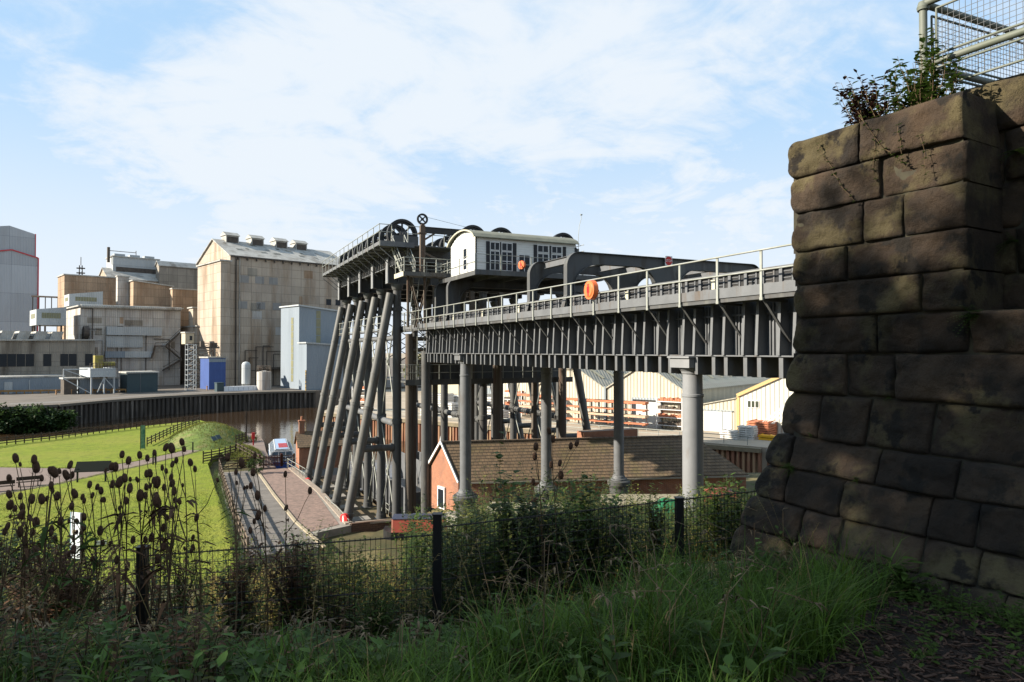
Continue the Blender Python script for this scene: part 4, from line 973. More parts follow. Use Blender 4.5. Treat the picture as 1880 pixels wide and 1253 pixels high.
# front low hall at the left
t, L3, W3, H3 = bld('low_hall', 'low stained hall with a long band of dark windows by the river', -45, 176, 626, 174, -60, w_dirty, over=.6, mono=.3)
for k in range(13):
    b = MB(); x = L3 * (.03 + k * .0735); b.box(x, x + L3 * .068, -.08, -.01, H3 * .47 + .3, H3 * .72 + .3); part(t, 'window', b, glass_d if k not in (6, 8, 11) else w_dirty)
b = MB(); b.box(-.5, L3 + .5, -1.5, -.02, H3 * .17, H3 * .19 + .1); part(t, 'canopy', b, concrete)
b = MB(); n = 5
for k in range(n):
    x = L3 * .05 + k * L3 * .14; b.prism([(x, 3, H3 + .4), (x + L3 * .1, 3, H3 + .4), (x + L3 * .13, 3, H3 + 2.8), (x + L3 * .03, 3, H3 + 2.8)], (0, 9, 0))
part(t, 'roof_lantern', b, r_white)
b = MB(); 
for k in range(9): b.tube((L3 * .58 + 9.2, 6.5 - .3 * k, H3 + 1.4 + .2 * k), (L3 * .58 + 10.5, 6.5 - .3 * k, H3 + 1.4 + .2 * k), 1.6, 1.7, 10)
part(t, 'fan_housing', b, dirt_m)
t, a1, a2, a3 = bld('riverside_shed', 'long pale blue low shed in front of the low stained hall', -50, 166, 696, 118, -64, w_blue, over=.2)
b = MB(); b.box(a1 * .60, a1 * .61, -.1, -.01, .2, a3 * .85); b.box(a1 * .33, a1 * .42, -.12, -.01, 0, a3 * .75); part(t, 'door', b, w_pale)
bld('riverside_shed', 'dark open bay at the right end of the pale blue riverside shed', 118, 168, 697, 142, 112, dirt_m, over=.3)
bld('riverside_shed', 'pale blue shed behind the raised white tank', 146, 172, 697, 218, 138, w_blue, over=.2)
t, a1, a2, a3 = bld('teal_store', 'dark teal metal store with a central joint by the grey hall', 234, 175, 686, 290, 221, teal, over=.3)
b = MB(); b.box(a1 * .42, a1 * .435, -.08, -.01, 0, a3); part(t, 'joint', b, iron)
# raised white tank on a frame
C = aD(166, 645, 168); L_ = solve_len(C, PH, 213); W = solve_len(C, PH + math.pi / 2, 146); z0 = wall_z(693, 168); z1 = wall_z(677, 168)
t = thing('raised_tank', 'white boxy raised tank on a braced frame with yellow machinery on top', 'tank', (C.x, C.y, GZ), PH)
b = MB(); b.box(0, L_, 0, W, z0 - GZ, z1 - GZ); part(t, 'tank_body', b, w_pale)
b = MB()
for (x, y) in ((.3, .3), (L_ - .3, .3), (.3, W - .3), (L_ - .3, W - .3), (L_ * .55, .3)): b.box(x - .15, x + .15, y - .15, y + .15, 0, z0 - GZ - .01)
zz = z0 - GZ; b.bar((-5.5, .3, zz * .95), (0, .3, zz * .1), .2, .2); b.bar((-5.5, .3, zz + 2), (-.5, .3, zz + 2), .25, .25); b.bar((-5.5, .3, zz - .2), (-5.5, .3, zz + 2), .2, .2); b.bar((-5.3, .3, zz + 1.9), (-.2, .3, zz - .2), .2, .2); b.bar((L_ * .55, .3, zz - .1), (L_, .3, 1), .18, .18); b.bar((L_ * .55, .3, zz - .1), (L_ * .3, .3, .5), .18, .18)
part(t, 'frame', b, w_pale)
b = MB(); b.box(1.2, 3.0, 1, 3, z1 - GZ + .01, z1 - GZ + 3.2); b.tube((3.2, 2, z1 - GZ + 1), (5.8, 2, z1 - GZ + 1), .6, n=10); part(t, 'machinery', b, M('yellow_machine', (.35, .30, .05), (.2, .17, .08), 1, rough=.7))
b = MB()
for k in range(10): b.tube((L_ * k / 9, 0.1, z1 - GZ), (L_ * k / 9, .1, z1 - GZ + 1.3), .07, n=4)
for h in (.6, 1.3): b.tube((0, .1, z1 - GZ + h), (L_, .1, z1 - GZ + h), .06, n=4)
part(t, 'railing', b, rust)
# blue shed, tanks, containers, scaffold
t, a1, a2, a3 = bld('blue_shed', 'bright blue corrugated shed in front of the tallest block', 384, 190, 658, 414.5, 368, bluep, over=.3)
b = MB(); b.box(-.05, a1, -.1, -.01, a3 - 1.1, a3 - .2); part(t, 'sign_band', b, w_blue)
C = aD(452, 645, 188); b = MB().lathe((0, 0, 0), [(1.15, 0), (1.15, 6), (.9, 6.6), (.3, 6.9)], 20); b.shift((0, 0, 2.2)) if False else None
t = thing('silo', 'slim white upright silo on short legs in front of the tallest block', 'silo', (C.x, C.y, GZ))
b = MB().lathe((0, 0, 0), [(.5, 1.2), (1.15, 1.7), (1.15, 7.0), (.8, 7.6), (.2, 7.8)], 20); part(t, 'vessel', b, w_pale)
for k in range(4): b = MB(); b.tube((.9 * math.cos(k * 1.57), .9 * math.sin(k * 1.57), 0), (.9 * math.cos(k * 1.57), .9 * math.sin(k * 1.57), 2), .12, n=6); part(t, 'leg', b, w_pale)
C = aD(485, 645, 188); t = thing('storage_tank', 'squat buff tank with a rusty railing on top, right of the slim silo', 'tank', (C.x, C.y, GZ))
b = MB().lathe((0, 0, 0), [(1.9, 0), (1.9, 5.0), (.2, 5.4)], 24); part(t, 'vessel', b, w_grey)
b = MB()
for k in range(10): a = k * .628; b.tube((1.8 * math.cos(a), 1.8 * math.sin(a), 5), (1.8 * math.cos(a), 1.8 * math.sin(a), 6.6), .07, n=4)
for z in (5.8, 6.2, 6.6): b.torus((0, 0, z), (0, 0, 1), 1.8, .07, 16, 4)
part(t, 'railing', b, rust)
C0 = aD(414, 645, 182)
cm_ = mesh('container', MB().box(-.62, .62, -.6, .6, 0, 1.1).box(-.66, .66, -.64, .64, -.15, -.002), M('white_container', (.75, .77, .8), rough=.5))
dirv = Vector((math.cos(PH), math.sin(PH), 0))
for k in range(8):
    p = C0 + dirv * (k * 1.32); o = bpy.data.objects.new('bulk_container', cm_); COL.objects.link(o); o.location = (p.x, p.y, GZ + .15); o.rotation_euler = (0, 0, PH)
    tag(o, ['leftmost', 'second', 'third', 'fourth', 'fifth', 'sixth', 'seventh', 'rightmost'][k] + ' white cube container in the row of eight below the factory block', 'container', 'white cube containers on the factory quay')
C = aD(403, 645, 181); b = MB().box(-.9, .9, -.9, .9, 0, 2.2); b.box(-1, 1, -1, 1, 2.21, 2.4); single('skip', 'dark blue bin standing at the left end of the white containers', 'bin', b, teal, None, (C.x, C.y, GZ), PH)
def lattice(name, label, px, D, w, d_, h, bays, m_, r=.09, cat='scaffold'):
    C = aD(px, 645, D); b = MB()
    for i in range(2):
        for j in range(2): b.tube((i * w, j * d_, 0), (i * w, j * d_, h), r, n=5)
    for k in range(bays + 1):
        z = h * k / bays
        for j in range(2): b.tube((0, j * d_, z), (w, j * d_, z), r * .8, n=4); 
        for i in range(2): b.tube((i * w, 0, z), (i * w, d_, z), r * .8, n=4)
        if k < bays: z2 = h * (k + 1) / bays; b.tube((0, 0, z), (w, 0, z2), r * .7, n=4); b.tube((w, d_, z), (0, d_, z2), r * .7, n=4)
    return single(name, label, cat, b, m_, None, (C.x, C.y, GZ), PH)
lattice('scaffold', 'pale scaffold tower between the grey hall and the blue shed', 345, 186, 2.2, 2, 12.5, 9, w_pale)
lattice('scaffold', 'rusty steel platform frame behind the scaffold tower', 352, 196, 6, 3, 13, 6, rust, .14)
t, a1, a2, a3 = bld('cabin_hut', 'small cream cabin perched above the scaffold by the tallest block', 340, 200, 612, 356, 333, M('cream_hut', (.5, .45, .33)), z0=wall_z(632, 200), over=.2)
b = MB(); b.box(a1 * .5, a1 * .8, -.06, -.01, a3 * .35, a3 * .75); part(t, 'window', b, glass_d)
C = aD(356, 645, 190); b = MB(); b.box(0, 7, 0, 3, 0, .5); b.box(2, 3, .5, 1.5, .5, 2); b.box(4.5, 6.5, .5, 1.5, .5, 1.6); single('pipe_rack', 'rusty pipework platform above the blue shed', 'pipework', b, rust, None, (C.x, C.y, wall_z(640, 190)), PH)
# quay bollards, rail
for i, (x, y, D) in enumerate([(103, 739, 167), (131, 737, 169), (157, 735, 171), (170, 734, 173), (194, 733, 175), (206, 732, 176), (230, 731, 178), (380, 724, 186)]):
    C = aD(x, y, D); b = MB().lathe((0, 0, 0), [(.16, 0), (.16, .9), (.22, .95), (.22, 1.15), (.05, 1.2)], 10)
    if i == 0: bm_ = mesh('bollard', b, M('faded_orange', (.45, .24, .10), (.35, .2, .1), 2))
    o = bpy.data.objects.new('bollard', bm_); COL.objects.link(o); o.location = (C.x, C.y, -10.67); tag(o, ['leftmost', 'second', 'third', 'fourth', 'fifth', 'sixth', 'seventh', 'rightmost'][i] + ' small faded orange bollard, counted along the factory quay edge', 'bollard', 'bollards along the factory quay')
A = aD(-30, 727, 168); B_ = aD(245, 721, 176); b = MB()
b.bar(Vector((A.x, A.y, -9.9)), Vector((B_.x, B_.y, -9.9)), .25, .45)
for k in range(20): p = A.lerp(B_, k / 19); b.box(p.x - .12, p.x + .12, p.y - .12, p.y + .12, GZ, -10.15)
single('pipe_rail', 'long rusty yellow pipe rail along the factory quay', 'pipe', b, M('rusty_yellow', (.35, .20, .06), (.2, .12, .06), .8))
# dark bushes on the far bank, parked car
# ================================================================== YARD SHEDS ACROSS THE RIVER
YA = R(-64.3); YZ = -11.35
yd = Vector((math.cos(YA), math.sin(YA), 0)); yn = Vector((-math.sin(YA), math.cos(YA), 0))
clad_c = M('cream_ribbed_cladding', (.62, .57, .44), (.58, .53, .41), .3, rough=.6, corr=.55, corrd=.05, grid=(.55, 60, .025, 0), gridcol=(.38, .35, .27))
roof_c = M('ribbed_roof', (.42, .39, .31), (.37, .345, .27), .3, rough=.6, corr=.8, corrd=.02, grid=(1.1, 60, .03, 0, 'flat'), gridcol=(.33, .31, .25))
clad_b = M('grey_blue_cladding', (.34, .38, .40), (.30, .34, .36), .3, rough=.6, corr=.5, corrd=.03)
door_m = M('roller_door', (.60, .60, .57), (.56, .56, .53), .5, rough=.5)
yell = M('yellow_trim', (.55, .38, .17), rough=.5)
def gable_shed(label, pl, pr, yb, zE, zA, depth, flat=.12, C=None, L_=None):
    if C is None: C = aZ(pl, yb, YZ)
    if L_ is None: L_ = solve_len(C, YA, pr)
    t = thing('gabled_shed', label, 'warehouse', (C.x, C.y, YZ), YA)
    h = zE - YZ; a = zA - YZ
    pts = [(0, 0, 0), (L_, 0, 0), (L_, 0, h), (L_ * (.5 + flat), 0, a), (L_ * (.5 - flat), 0, a), (0, 0, h)]
    b = MB(); b.prism(pts, (0, depth, 0)); part(t, 'wall', b, clad_c)
    b = MB(); e = .25
    for (p, q) in (((-.2, h - .2), (L_ * (.5 - flat), a)), ((L_ * (.5 - flat), a), (L_ * (.5 + flat), a)), ((L_ * (.5 + flat), a), (L_ + .2, h - .2))):
        b.prism([(p[0], -e, p[1] + .02), (q[0], -e, q[1] + .02), (q[0], -e, q[1] + .22), (p[0], -e, p[1] + .22)], (0, depth + e, 0))
    part(t, 'roof', b, roof_c)
    b = MB(); n = 9
    for k in range(n):
        y = 2.5 + k * (depth - 4) / n; x0, z0 = L_ * (.5 + flat) + .6, a; x1, z1 = L_ - 2.2, h
        f0 = .12; f1 = .62
        s = lambda f: (L_ * (.5 + flat) + (L_ - L_ * (.5 + flat)) * f, a + (h - a) * f + .28)
        (xa, za), (xb, zb) = s(f0), s(f1); b.quad((xa, y, za), (xb, y, zb), (xb, y + 1.0, zb), (xa, y + 1.0, za))
    part(t, 'roof_light_strips', b, M('grp_rooflight', (.50, .44, .28), rough=.5) if 'grp_rooflight' not in bpy.data.materials else bpy.data.materials['grp_rooflight'])
    return t, L_, h, a, C
t2, LS, hS, aS, C2 = gable_shed('cream ribbed shed with a tall roller door and racking in front', 1115, 1256, 779, -5.7, -2.9, 40)
d0 = solve_len(C2, YA, 1164); d1 = solve_len(C2, YA, 1214)
b = MB(); b.box(d0, d1, -.03, .12, 0, 4.1); part(t2, 'roller_door', b, door_m)
b = MB(); b.box(d0 - .25, d0, -.45, -.01, 0, 4.35); b.box(d0, d1, -.5, -.01, 4.1, 4.4); b.box(d1, d1 + .1, -.3, -.01, 0, 4.3); part(t2, 'door_surround', b, clad_b)
C1 = C2 - yd * (LS + .6)
t1, _, _, _, _ = gable_shed('cream ribbed shed mostly hidden behind the boat lift columns', 0, 0, 0, -5.7, -2.9, 40, C=C1, L_=LS)
b = MB(); b.box(LS + .15, LS + .45, -.3, -.02, 0, hS + .2); part(t1, 'downpipe', b, clad_b)
C0 = C1 - yd * (LS + .6)
gable_shed('farthest cream ribbed shed behind the white timber stacks', 0, 0, 0, -5.7, -3.6, 30, C=C0 + yn * 6, L_=LS)
# low lean-to and tall yellow trimmed shed
C3 = aZ(1284, 790, YZ); L3_ = solve_len(C3, YA, 1352.5); D3 = C3.dot(FW)
t = thing('lean_to', 'low cream lean-to with a wide white sliding door left of the yellow trimmed shed', 'shed', (C3.x, C3.y, YZ), YA)
zl = wall_z(745, D3) - YZ; De = (C3 + yd * L3_).dot(FW); zr = wall_z(732, De) - YZ
b = MB(); b.prism([(0, 0, 0), (L3_, 0, 0), (L3_, 0, zr), (0, 0, zl)], (0, 14, 0)); part(t, 'wall', b, clad_c)
b = MB(); b.prism([(-.2, -.2, zl), (L3_, -.2, zr), (L3_, -.2, zr + .15), (-.2, -.2, zl + .15)], (0, 14.4, 0)); part(t, 'roof', b, roof_c)
b = MB(); b.box(L3_ * .10, L3_ * .87, -.1, -.01, 0, zl * .82); part(t, 'sliding_door', b, door_m)
b = MB(); b.box(L3_ * .08, L3_ * .9, -.2, -.01, zl * .83, zl * .87); b.box(L3_ * .62, L3_ * .64, -.14, -.102, 0, zl * .82); part(t, 'door_rail', b, clad_b)
C4 = C3 + yd * (L3_ + .05); L4 = solve_len(C4, YA, 1500); D4 = C4.dot(FW)
t = thing('tall_shed', 'tall cream shed edged in yellow with one small window and outside stairs', 'shed', (C4.x, C4.y, YZ), YA)
h0 = wall_z(727, D4) - YZ; L5 = solve_len(C4, YA, 1432); D5 = (C4 + yd * L5).dot(FW); h1 = wall_z(692, D5) - YZ
b = MB(); b.prism([(0, 0, 0), (L4, 0, 0), (L4, 0, h1 * .97), (L5, 0, h1), (0, 0, h0)], (0, 16, 0)); part(t, 'wall', b, M('white_ribbed_cladding', (.74, .72, .62), (.70, .68, .58), .3, rough=.6, corr=.6, corrd=.06, grid=(.6, 60, .03, 0), gridcol=(.5, .49, .42)))
b = MB(); b.bar((0, -.1, h0 + .05), (L5, -.1, h1 + .05), .3, .45); b.bar((L5, -.1, h1 + .05), (L4, -.1, h1), .3, .3); b.box(-.1, .35, -.12, -.01, 0, h0 - .1); part(t, 'yellow_trim', b, yell)
w0 = solve_len(C4, YA, 1372); w1 = solve_len(C4, YA, 1393); zw = wall_z(748, D4) - YZ; zv = wall_z(734, D4) - YZ
b = MB(); b.box(w0, w1, -.1, -.01, zw, zv); w = part(t, 'window', b, white_p)
for k in range(3): c = MB(); c.box(w0 + (w1 - w0) * (k / 3) + .07, w0 + (w1 - w0) * ((k + 1) / 3) - .07, -.13, -.102, zw + .1, zv - .1); part(w, 'pane', c, M('shed_glass', (.06, .07, .05), rough=.1) if k == 0 else bpy.data.materials['shed_glass'])
b = MB(); x0 = solve_len(C4, YA, 1400); 
for k in range(12): b.box(x0 + k * .3, x0 + k * .3 + .25, -2.2, -1.3, .3 + k * .25, .34 + k * .25)
for y in (-2.25, -1.25):
    for h in (.0, .6, 1.1): b.bar((x0, y, .3 + h), (x0 + 3.6, y, 3.3 + h), .05, .06)
part(t, 'outside_stair', b, white_p)
# big pale grey building behind
C = aD(1375, 645, 150); t, a1, a2, a3 = bld('grey_warehouse', 'pale blue grey warehouse roof rising behind the ribbed sheds', 1330, 150, 672, 1560, 1300, clad_b, ang=YA + R(8), z0=YZ)
# storage racks with orange arms
def rack(px, py, label, n=4, w=4.6):
    C = aZ(px, py, YZ); t = thing('storage_rack', label, 'rack', (C.x, C.y, YZ), YA, 'cantilever racks in the timber yard')
    for x in (0, w * .5, w): b = MB(); b.box(x - .09, x + .09, -.1, .1, 0, 4.1); part(t, 'upright', b, clad_b)
    for k in range(n):
        z = .7 + k * .98
        for x in (0, w * .5, w): b = MB(); b.box(x - .07, x + .07, -1.2, -.11, z, z + .12); part(t, 'arm', b, rack_o)
        b = MB(); b.box(-.3, w + .4, -1.25, -.15, z + .13, z + .3 + .15 * (k % 2)); part(t, 'timber_load', b, rack_o if k != 1 else rack_w)
    return t
rack_o = M('orange_steel', (.55, .19, .09), (.42, .15, .08), 2, rough=.7); rack_w = M('pale_timber', (.55, .42, .30), (.42, .30, .2), 3, rough=.8)
for (x, y, l) in ((1040, 778, 'left orange cantilever rack beside the dark raking leg'), (1076, 781, 'middle orange cantilever rack before the cream sheds'), (1100, 783, 'orange cantilever rack just left of the aqueduct column'), (1136, 786, 'orange cantilever rack beside the roller door'),
                (955, 766, 'orange cantilever rack seen between the lift columns'), (985, 770, 'orange cantilever rack right of the one between lift columns')): rack(x, y, l)
# white shelving scaffold
def shelf(px, py, label, w=4.0, h=4.6):
    C = aZ(px, py, YZ); t = thing('shelving', label, 'shelving', (C.x, C.y, YZ), YA)
    for x in (0, w):
        for y in (0, -1.1): b = MB(); b.box(x - .06, x + .06, y - .06, y + .06, 0, h); part(t, 'upright', b, white_p)
    random.seed(int(px))
    for k in range(4):
        z = .5 + k * 1.15; b = MB(); b.box(0, w, -1.12, .02, z, z + .1); part(t, 'shelf', b, white_p)
        b = MB(); x = .15
        while x < w - .4: dx = random.uniform(.25, .6); b.box(x, x + dx, -1.0, -.1, z + .11, z + random.uniform(.3, .75)); x += dx + .06
        part(t, 'goods', b, rack_o if k % 2 else rust)
    return t
shelf(1212, 786, 'white steel shelving stacked with rusty goods beside the near column')
shelf(932, 762, 'white steel shelving stacked with brown goods behind the lift columns', 4, 6)
shelf(655, 752, 'white steel shelving seen between the raking legs', 5, 4.5)
# stacks of pale panels
def stack(px, py, n, w, d_, label, m_, grp='stacks of pale boards in the yard', h=.42):
    C = aZ(px, py, YZ); b = MB(); random.seed(int(px * 7))
    for k in range(n):
        o = random.uniform(-.05, .05); b.box(o, w + o, -d_, 0, k * h, k * h + h * .72)
        for x in (.2, w / 2, w - .3): b.box(x, x + .12, -d_ + .05, -.05, k * h + h * .721, (k + 1) * h - .001)
    return single('board_stack', label, 'stack', b, m_, grp, (C.x, C.y, YZ), YA)
pale_b = M('pale_board', (.68, .66, .62), (.6, .57, .52), 1.5, rough=.7)
for i, (x, y, n, w) in enumerate([(788, 762, 5, 3.5), (815, 763, 6, 4), (845, 764, 5, 3.6), (800, 752, 8, 5), (838, 752, 7, 5), (872, 753, 8, 5), (905, 756, 7, 4), (868, 766, 4, 3.6), (905, 768, 4, 3.6), (1000, 772, 3, 2.5)]):
    stack(x, y, n, w, 2.2, ['front low stack of pale boards, leftmost in its row', 'front stack of pale boards, second from the left', 'front stack of pale boards under the cream building end', 'tall back stack of pale boards, leftmost of the back row', 'tall back stack of pale boards, second of the back row', 'tall back stack of pale boards, third of the back row', 'tall back stack of pale boards, rightmost of the back row', 'low stack of pale boards before the third back stack', 'low stack of pale boards before the rightmost back stack', 'small stack of pale boards by the orange racks'][i], pale_b)
stack(1330, 803, 4, 2.0, 1.6, 'stack of weathered pallets on the yard edge in front of the sliding door', pale_b, 'stacks by the tall yellow edged shed', .28)
stack(1362, 803, 6, 2.1, 1.6, 'stack of pale pallets on the yard edge under the small shed window', pale_b, 'stacks by the tall yellow edged shed', .28)
stack(1388, 797, 7, 3.0, 3.6, 'stack of orange beams in front of the outside stairs', rack_o, 'stacks by the tall yellow edged shed', .3)
stack(1398, 806, 2, 2.6, 1.2, 'low yellow block pile at the yard edge beside the stone pier', M('bright_yellow', (.75, .40, .02), rough=.5), 'stacks by the tall yellow edged shed', .35)
# white rail fence on the yard edge
A = Vector((61.0, 62.5, YZ)); B_ = Vector((24.0, 131, YZ)); b = MB()
for h in (.55, 1.05): b.tube(A + Vector((0, 0, h)), B_ + Vector((0, 0, h)), .05, n=5)
for k in range(28): p = A.lerp(B_, k / 27); b.tube(p, p + Vector((0, 0, 1.08)), .05, n=5)
single('rail_fence', 'pale tube rail fence along the edge of the timber yard', 'fence', b, steel_g)
# cream house and hall far between the columns
t, a1, a2, a3 = bld('cream_house', 'distant cream building with grey glazed panels seen between lift columns', 792, 150, 703, 868, 784, M('cream_wall', (.62, .56, .40), rough=.8), z0=YZ, ang=YA + R(12), over=.3)
for k in range(4): b = MB(); b.box(a1 * (.05 + .23 * k), a1 * (.22 + .23 * k), -.06, -.01, a3 * .5, a3 * .9); part(t, 'window', b, glass_d)
t, a1, a2, a3 = bld('dark_roof_hall', 'long low grey roofed hall far behind the timber yard', 880, 170, 711, 1010, 870, clad_b, z0=YZ, ang=YA + R(12), over=.4)

# ================================================================== BRICK WORKSHOP AND OTHER THINGS BELOW THE AQUEDUCT
slate = M('slate_roof', (.24, .165, .10), (.145, .105, .07), 2.5, rough=.85, grid=(.34, .207, .016, .5, 'roof'), gridcol=(.07, .055, .04), c3=(.15, .125, .055), scale3=.5, lo3=.5, hi3=.7)
brick = M('orange_brick', (.44, .17, .085), (.36, .13, .065), 3, rough=.9, grid=(.225, .075, .010, .5), gridcol=(.35, .26, .20), c3=(.26, .10, .06), scale3=1)
A0 = Vector((17.72, 50.24, -7.06)); N0 = Vector((18.25, 47.96, -9.75)); F0 = Vector((17.15, 52.66, -9.75))
A1 = Vector((37.9, 45.0, -7.06)); N1 = Vector((40.0, 40.9, -9.75)); F1 = Vector((41.5, 47.0, -9.75))
ws = thing('brick_workshop', 'orange brick workshop with a long slate roof under the aqueduct', 'building', (28, 47, -12.4))
lo = lambda p: Vector((p.x, p.y, -12.4))
def shr(p, q, k): return p.lerp(q, k)
b = MB(); n_, f_ = shr(N0, F0, .05), shr(F0, N0, .05); n2, f2 = shr(N1, F1, .06), shr(F1, N1, .06); e = (A1 - A0).normalized() * .12
P = [lo(n_) + e, lo(f_) + e, f_ + e, A0 + e - Vector((0, 0, .12)), n_ + e]
b.add(P, [(0, 4, 3, 2, 1)]); b.add([lo(n_) + e, lo(n2), n2, n_ + e], [(0, 1, 2, 3)]); b.add([lo(f_) + e, f_ + e, f2, lo(f2)], [(0, 1, 2, 3)]); b.add([lo(n2), lo(f2), f2, n2], [(0, 1, 2, 3)])
part(ws, 'wall', b, brick, ws)
r = MB()
for (e0, e1) in ((N0, N1), (F0, F1)):
    n = 13
    for k in range(n):           # courses of slates lapping each other
        q0, q1 = k / n, (k + 1) / n; a0, a1 = e0.lerp(A0, q0), e1.lerp(A1, q0); c0, c1 = e0.lerp(A0, q1), e1.lerp(A1, q1); u = Vector((0, 0, .03))
        r.add([a0 + u, a1 + u, c1, c0, a0 - u, a1 - u], [(0, 1, 2, 3), (4, 5, 1, 0)])
r.add([N1, F1, A1], [(0, 1, 2)]); part(ws, 'roof', r, slate, ws)
b = MB(); n = 46
for k in range(n): p, q = A0.lerp(A1, (k + .04) / n), A0.lerp(A1, (k + .96) / n); b.bar(p + Vector((0, 0, .02)), q + Vector((0, 0, .02)), .26, .13)
part(ws, 'ridge_tiles', b, M('ridge_tile', (.20, .15, .11), (.14, .11, .08), 3, rough=.9), ws)
b = MB(); o = -e * .7
for E_ in (N0 + (N0 - F0).normalized() * .12, F0 + (F0 - N0).normalized() * .12): b.bar(E_ + o - Vector((0, 0, .05)), A0 + o + Vector((0, 0, .05)), .10, .16)
b.lathe(A0 + o, [(.06, 0), (.07, .2), (.02, .45)], 8)
part(ws, 'bargeboard', b, white_p, ws)
b = MB(); b.bar(N0 - Vector((0, .08, .12)), N1 - Vector((0, .08, .12)), .12, .12); part(ws, 'gutter', b, M('old_gutter', (.28, .25, .2), rough=.7), ws)
b = MB(); b.box(28.9, 34.2, 47.55, 48.6, -9, -6.55); part(ws, 'rear_parapet', b, brick, ws)
gd_ = (F0 - N0).normalized(); cm_p = N0.lerp(F0, .5) + e * .0; out = Vector((gd_.y, -gd_.x, 0)) * -1
def gbox(s0, s1, z0, z1, d0, d1):
    c = N0.lerp(F0, .5); P = [c + gd_ * s0 + out * d0, c + gd_ * s1 + out * d0, c + gd_ * s1 + out * d1, c + gd_ * s0 + out * d1]; return MB().prism([(p.x, p.y, z0) for p in P], (0, 0, z1 - z0))
dd = part(ws, 'arched_window', gbox(-.5, .5, -12.2, -10.5, -.12, .03), white_p, ws)
o_ = part(dd, 'pane', gbox(-.38, .38, -12.1, -10.7, .031, .045), glass_d, ws)
# brick hut by the trip boat
C = aZ(549, 862, -13.1); hut = thing('brick_hut', 'small brick hut with slate roof and chimney beside the blue boat', 'hut', (C.x, C.y, -13.2), R(-2))
L_ = 4.6; Wd = 3.4; he = 2.6; hr = 3.9
b = MB(); b.box(0, L_, 0, Wd, 0, he); b.prism([(0, 0, he), (0, Wd, he), (0, Wd / 2, hr)], (L_, 0, 0)); part(hut, 'wall', b, brick)
b = MB()
for s in (0, 1):
    y0 = -.25 if s == 0 else Wd + .25
    b.add([(-.2, y0, he - .15), (L_ + .2, y0, he - .15), (L_ + .2, Wd / 2, hr + .1), (-.2, Wd / 2, hr + .1), (-.2, y0, he - .05), (L_ + .2, y0, he - .05), (L_ + .2, Wd / 2, hr + .2), (-.2, Wd / 2, hr + .2)], [(0, 1, 2, 3), (4, 5, 6, 7), (0, 1, 5, 4), (3, 0, 4, 7), (1, 2, 6, 5)])
rf = part(hut, 'roof', b, slate)
b = MB(); b.box(.15, .75, Wd / 2 - .3, Wd / 2 + .3, he, hr + 1.3); b.box(.08, .82, Wd / 2 - .38, Wd / 2 + .38, hr + 1.3, hr + 1.45); b.lathe((.45, Wd / 2, hr + 1.45), [(.14, 0), (.12, .45)], 10); part(rf, 'chimney', b, brick)
# blue trip boat
tb_p = aZ(522, 868, WZ)
tb = thing('trip_boat', 'blue and white glass roofed trip boat moored by the brick hut', 'boat', (10.35, 88.0, WZ + .95), R(90 - 5))
hullb = MB(); secs = [(-1.5, 1.45, .0), (0, 1.5, 0), (10, 1.5, 0), (12.5, 1.0, .15), (14, .12, .4)]
for i in range(len(secs) - 1):
    (x0, w0, u0), (x1, w1, u1) = secs[i], secs[i + 1]
    hullb.add([(x0, -w0 * .85, -1.4), (x0, w0 * .85, -1.4), (x0, w0, .8 + u0), (x0, -w0, .8 + u0), (x1, -w1 * .85, -1.4), (x1, w1 * .85, -1.4), (x1, w1, .8 + u1), (x1, -w1, .8 + u1)], [(0, 4, 7, 3), (1, 2, 6, 5), (3, 7, 6, 2)])
hullb.add([(-1.5, -1.23, -1.4), (-1.5, 1.23, -1.4), (-1.5, 1.45, .8), (-1.5, -1.45, .8)], [(0, 1, 2, 3)])
part(tb, 'hull', hullb, M('boat_blue', (.03, .10, .38), rough=.35))
b = MB()
for k in range(12):
    x = -1 + k * .95
    for (p, q) in (((-1.4, .82), (-1.35, 1.7)), ((-1.35, 1.7), (-.8, 2.25)), ((-.8, 2.25), (.8, 2.25)), ((.8, 2.25), (1.35, 1.7)), ((1.35, 1.7), (1.4, .82))): b.bar((x, p[0], p[1]), (x, q[0], q[1]), .07, .07)
for (y, z) in ((-1.38, 1.7), (-.8, 2.27), (.8, 2.27), (1.38, 1.7), (-1.42, .9), (1.42, .9)): b.bar((-1, y, z), (9.5, y, z), .08, .08)
part(tb, 'window_frame', b, white_p)
b = MB(); b.prism([(-.95, -1.36, .85), (-.95, -1.31, 1.68), (-.95, -.77, 2.2), (-.95, .77, 2.2), (-.95, 1.31, 1.68), (-.95, 1.36, .85)], (10.4, 0, 0)); part(tb, 'glazing', b, M('boat_glass', (.10, .16, .22), rough=.1, spec=.8))
b = MB(); b.box(-.8, 9.4, -.7, .7, 2.31, 2.36); part(tb, 'roof', b, M('boat_roof', (.35, .45, .60), (.3, .4, .55), 2, rough=.5))
for k in range(5): b = MB(); b.box(.4 + k * .85, .85 + k * .85, -1.25 + .55, .35, 2.365, 2.40); part(tb, 'roof_cushion', b, red_p)
b = MB()
for x in (-1.45, -1.0): 
    for y in (-1.2, -.4, .4, 1.2): b.box(x, x + .08, y - .04, y + .04, .82, 2.1)
for z in (.9, 1.5, 2.1): b.box(-1.47, -1.37, -1.2, 1.2, z, z + .08)
part(tb, 'stern_frame', b, white_p)
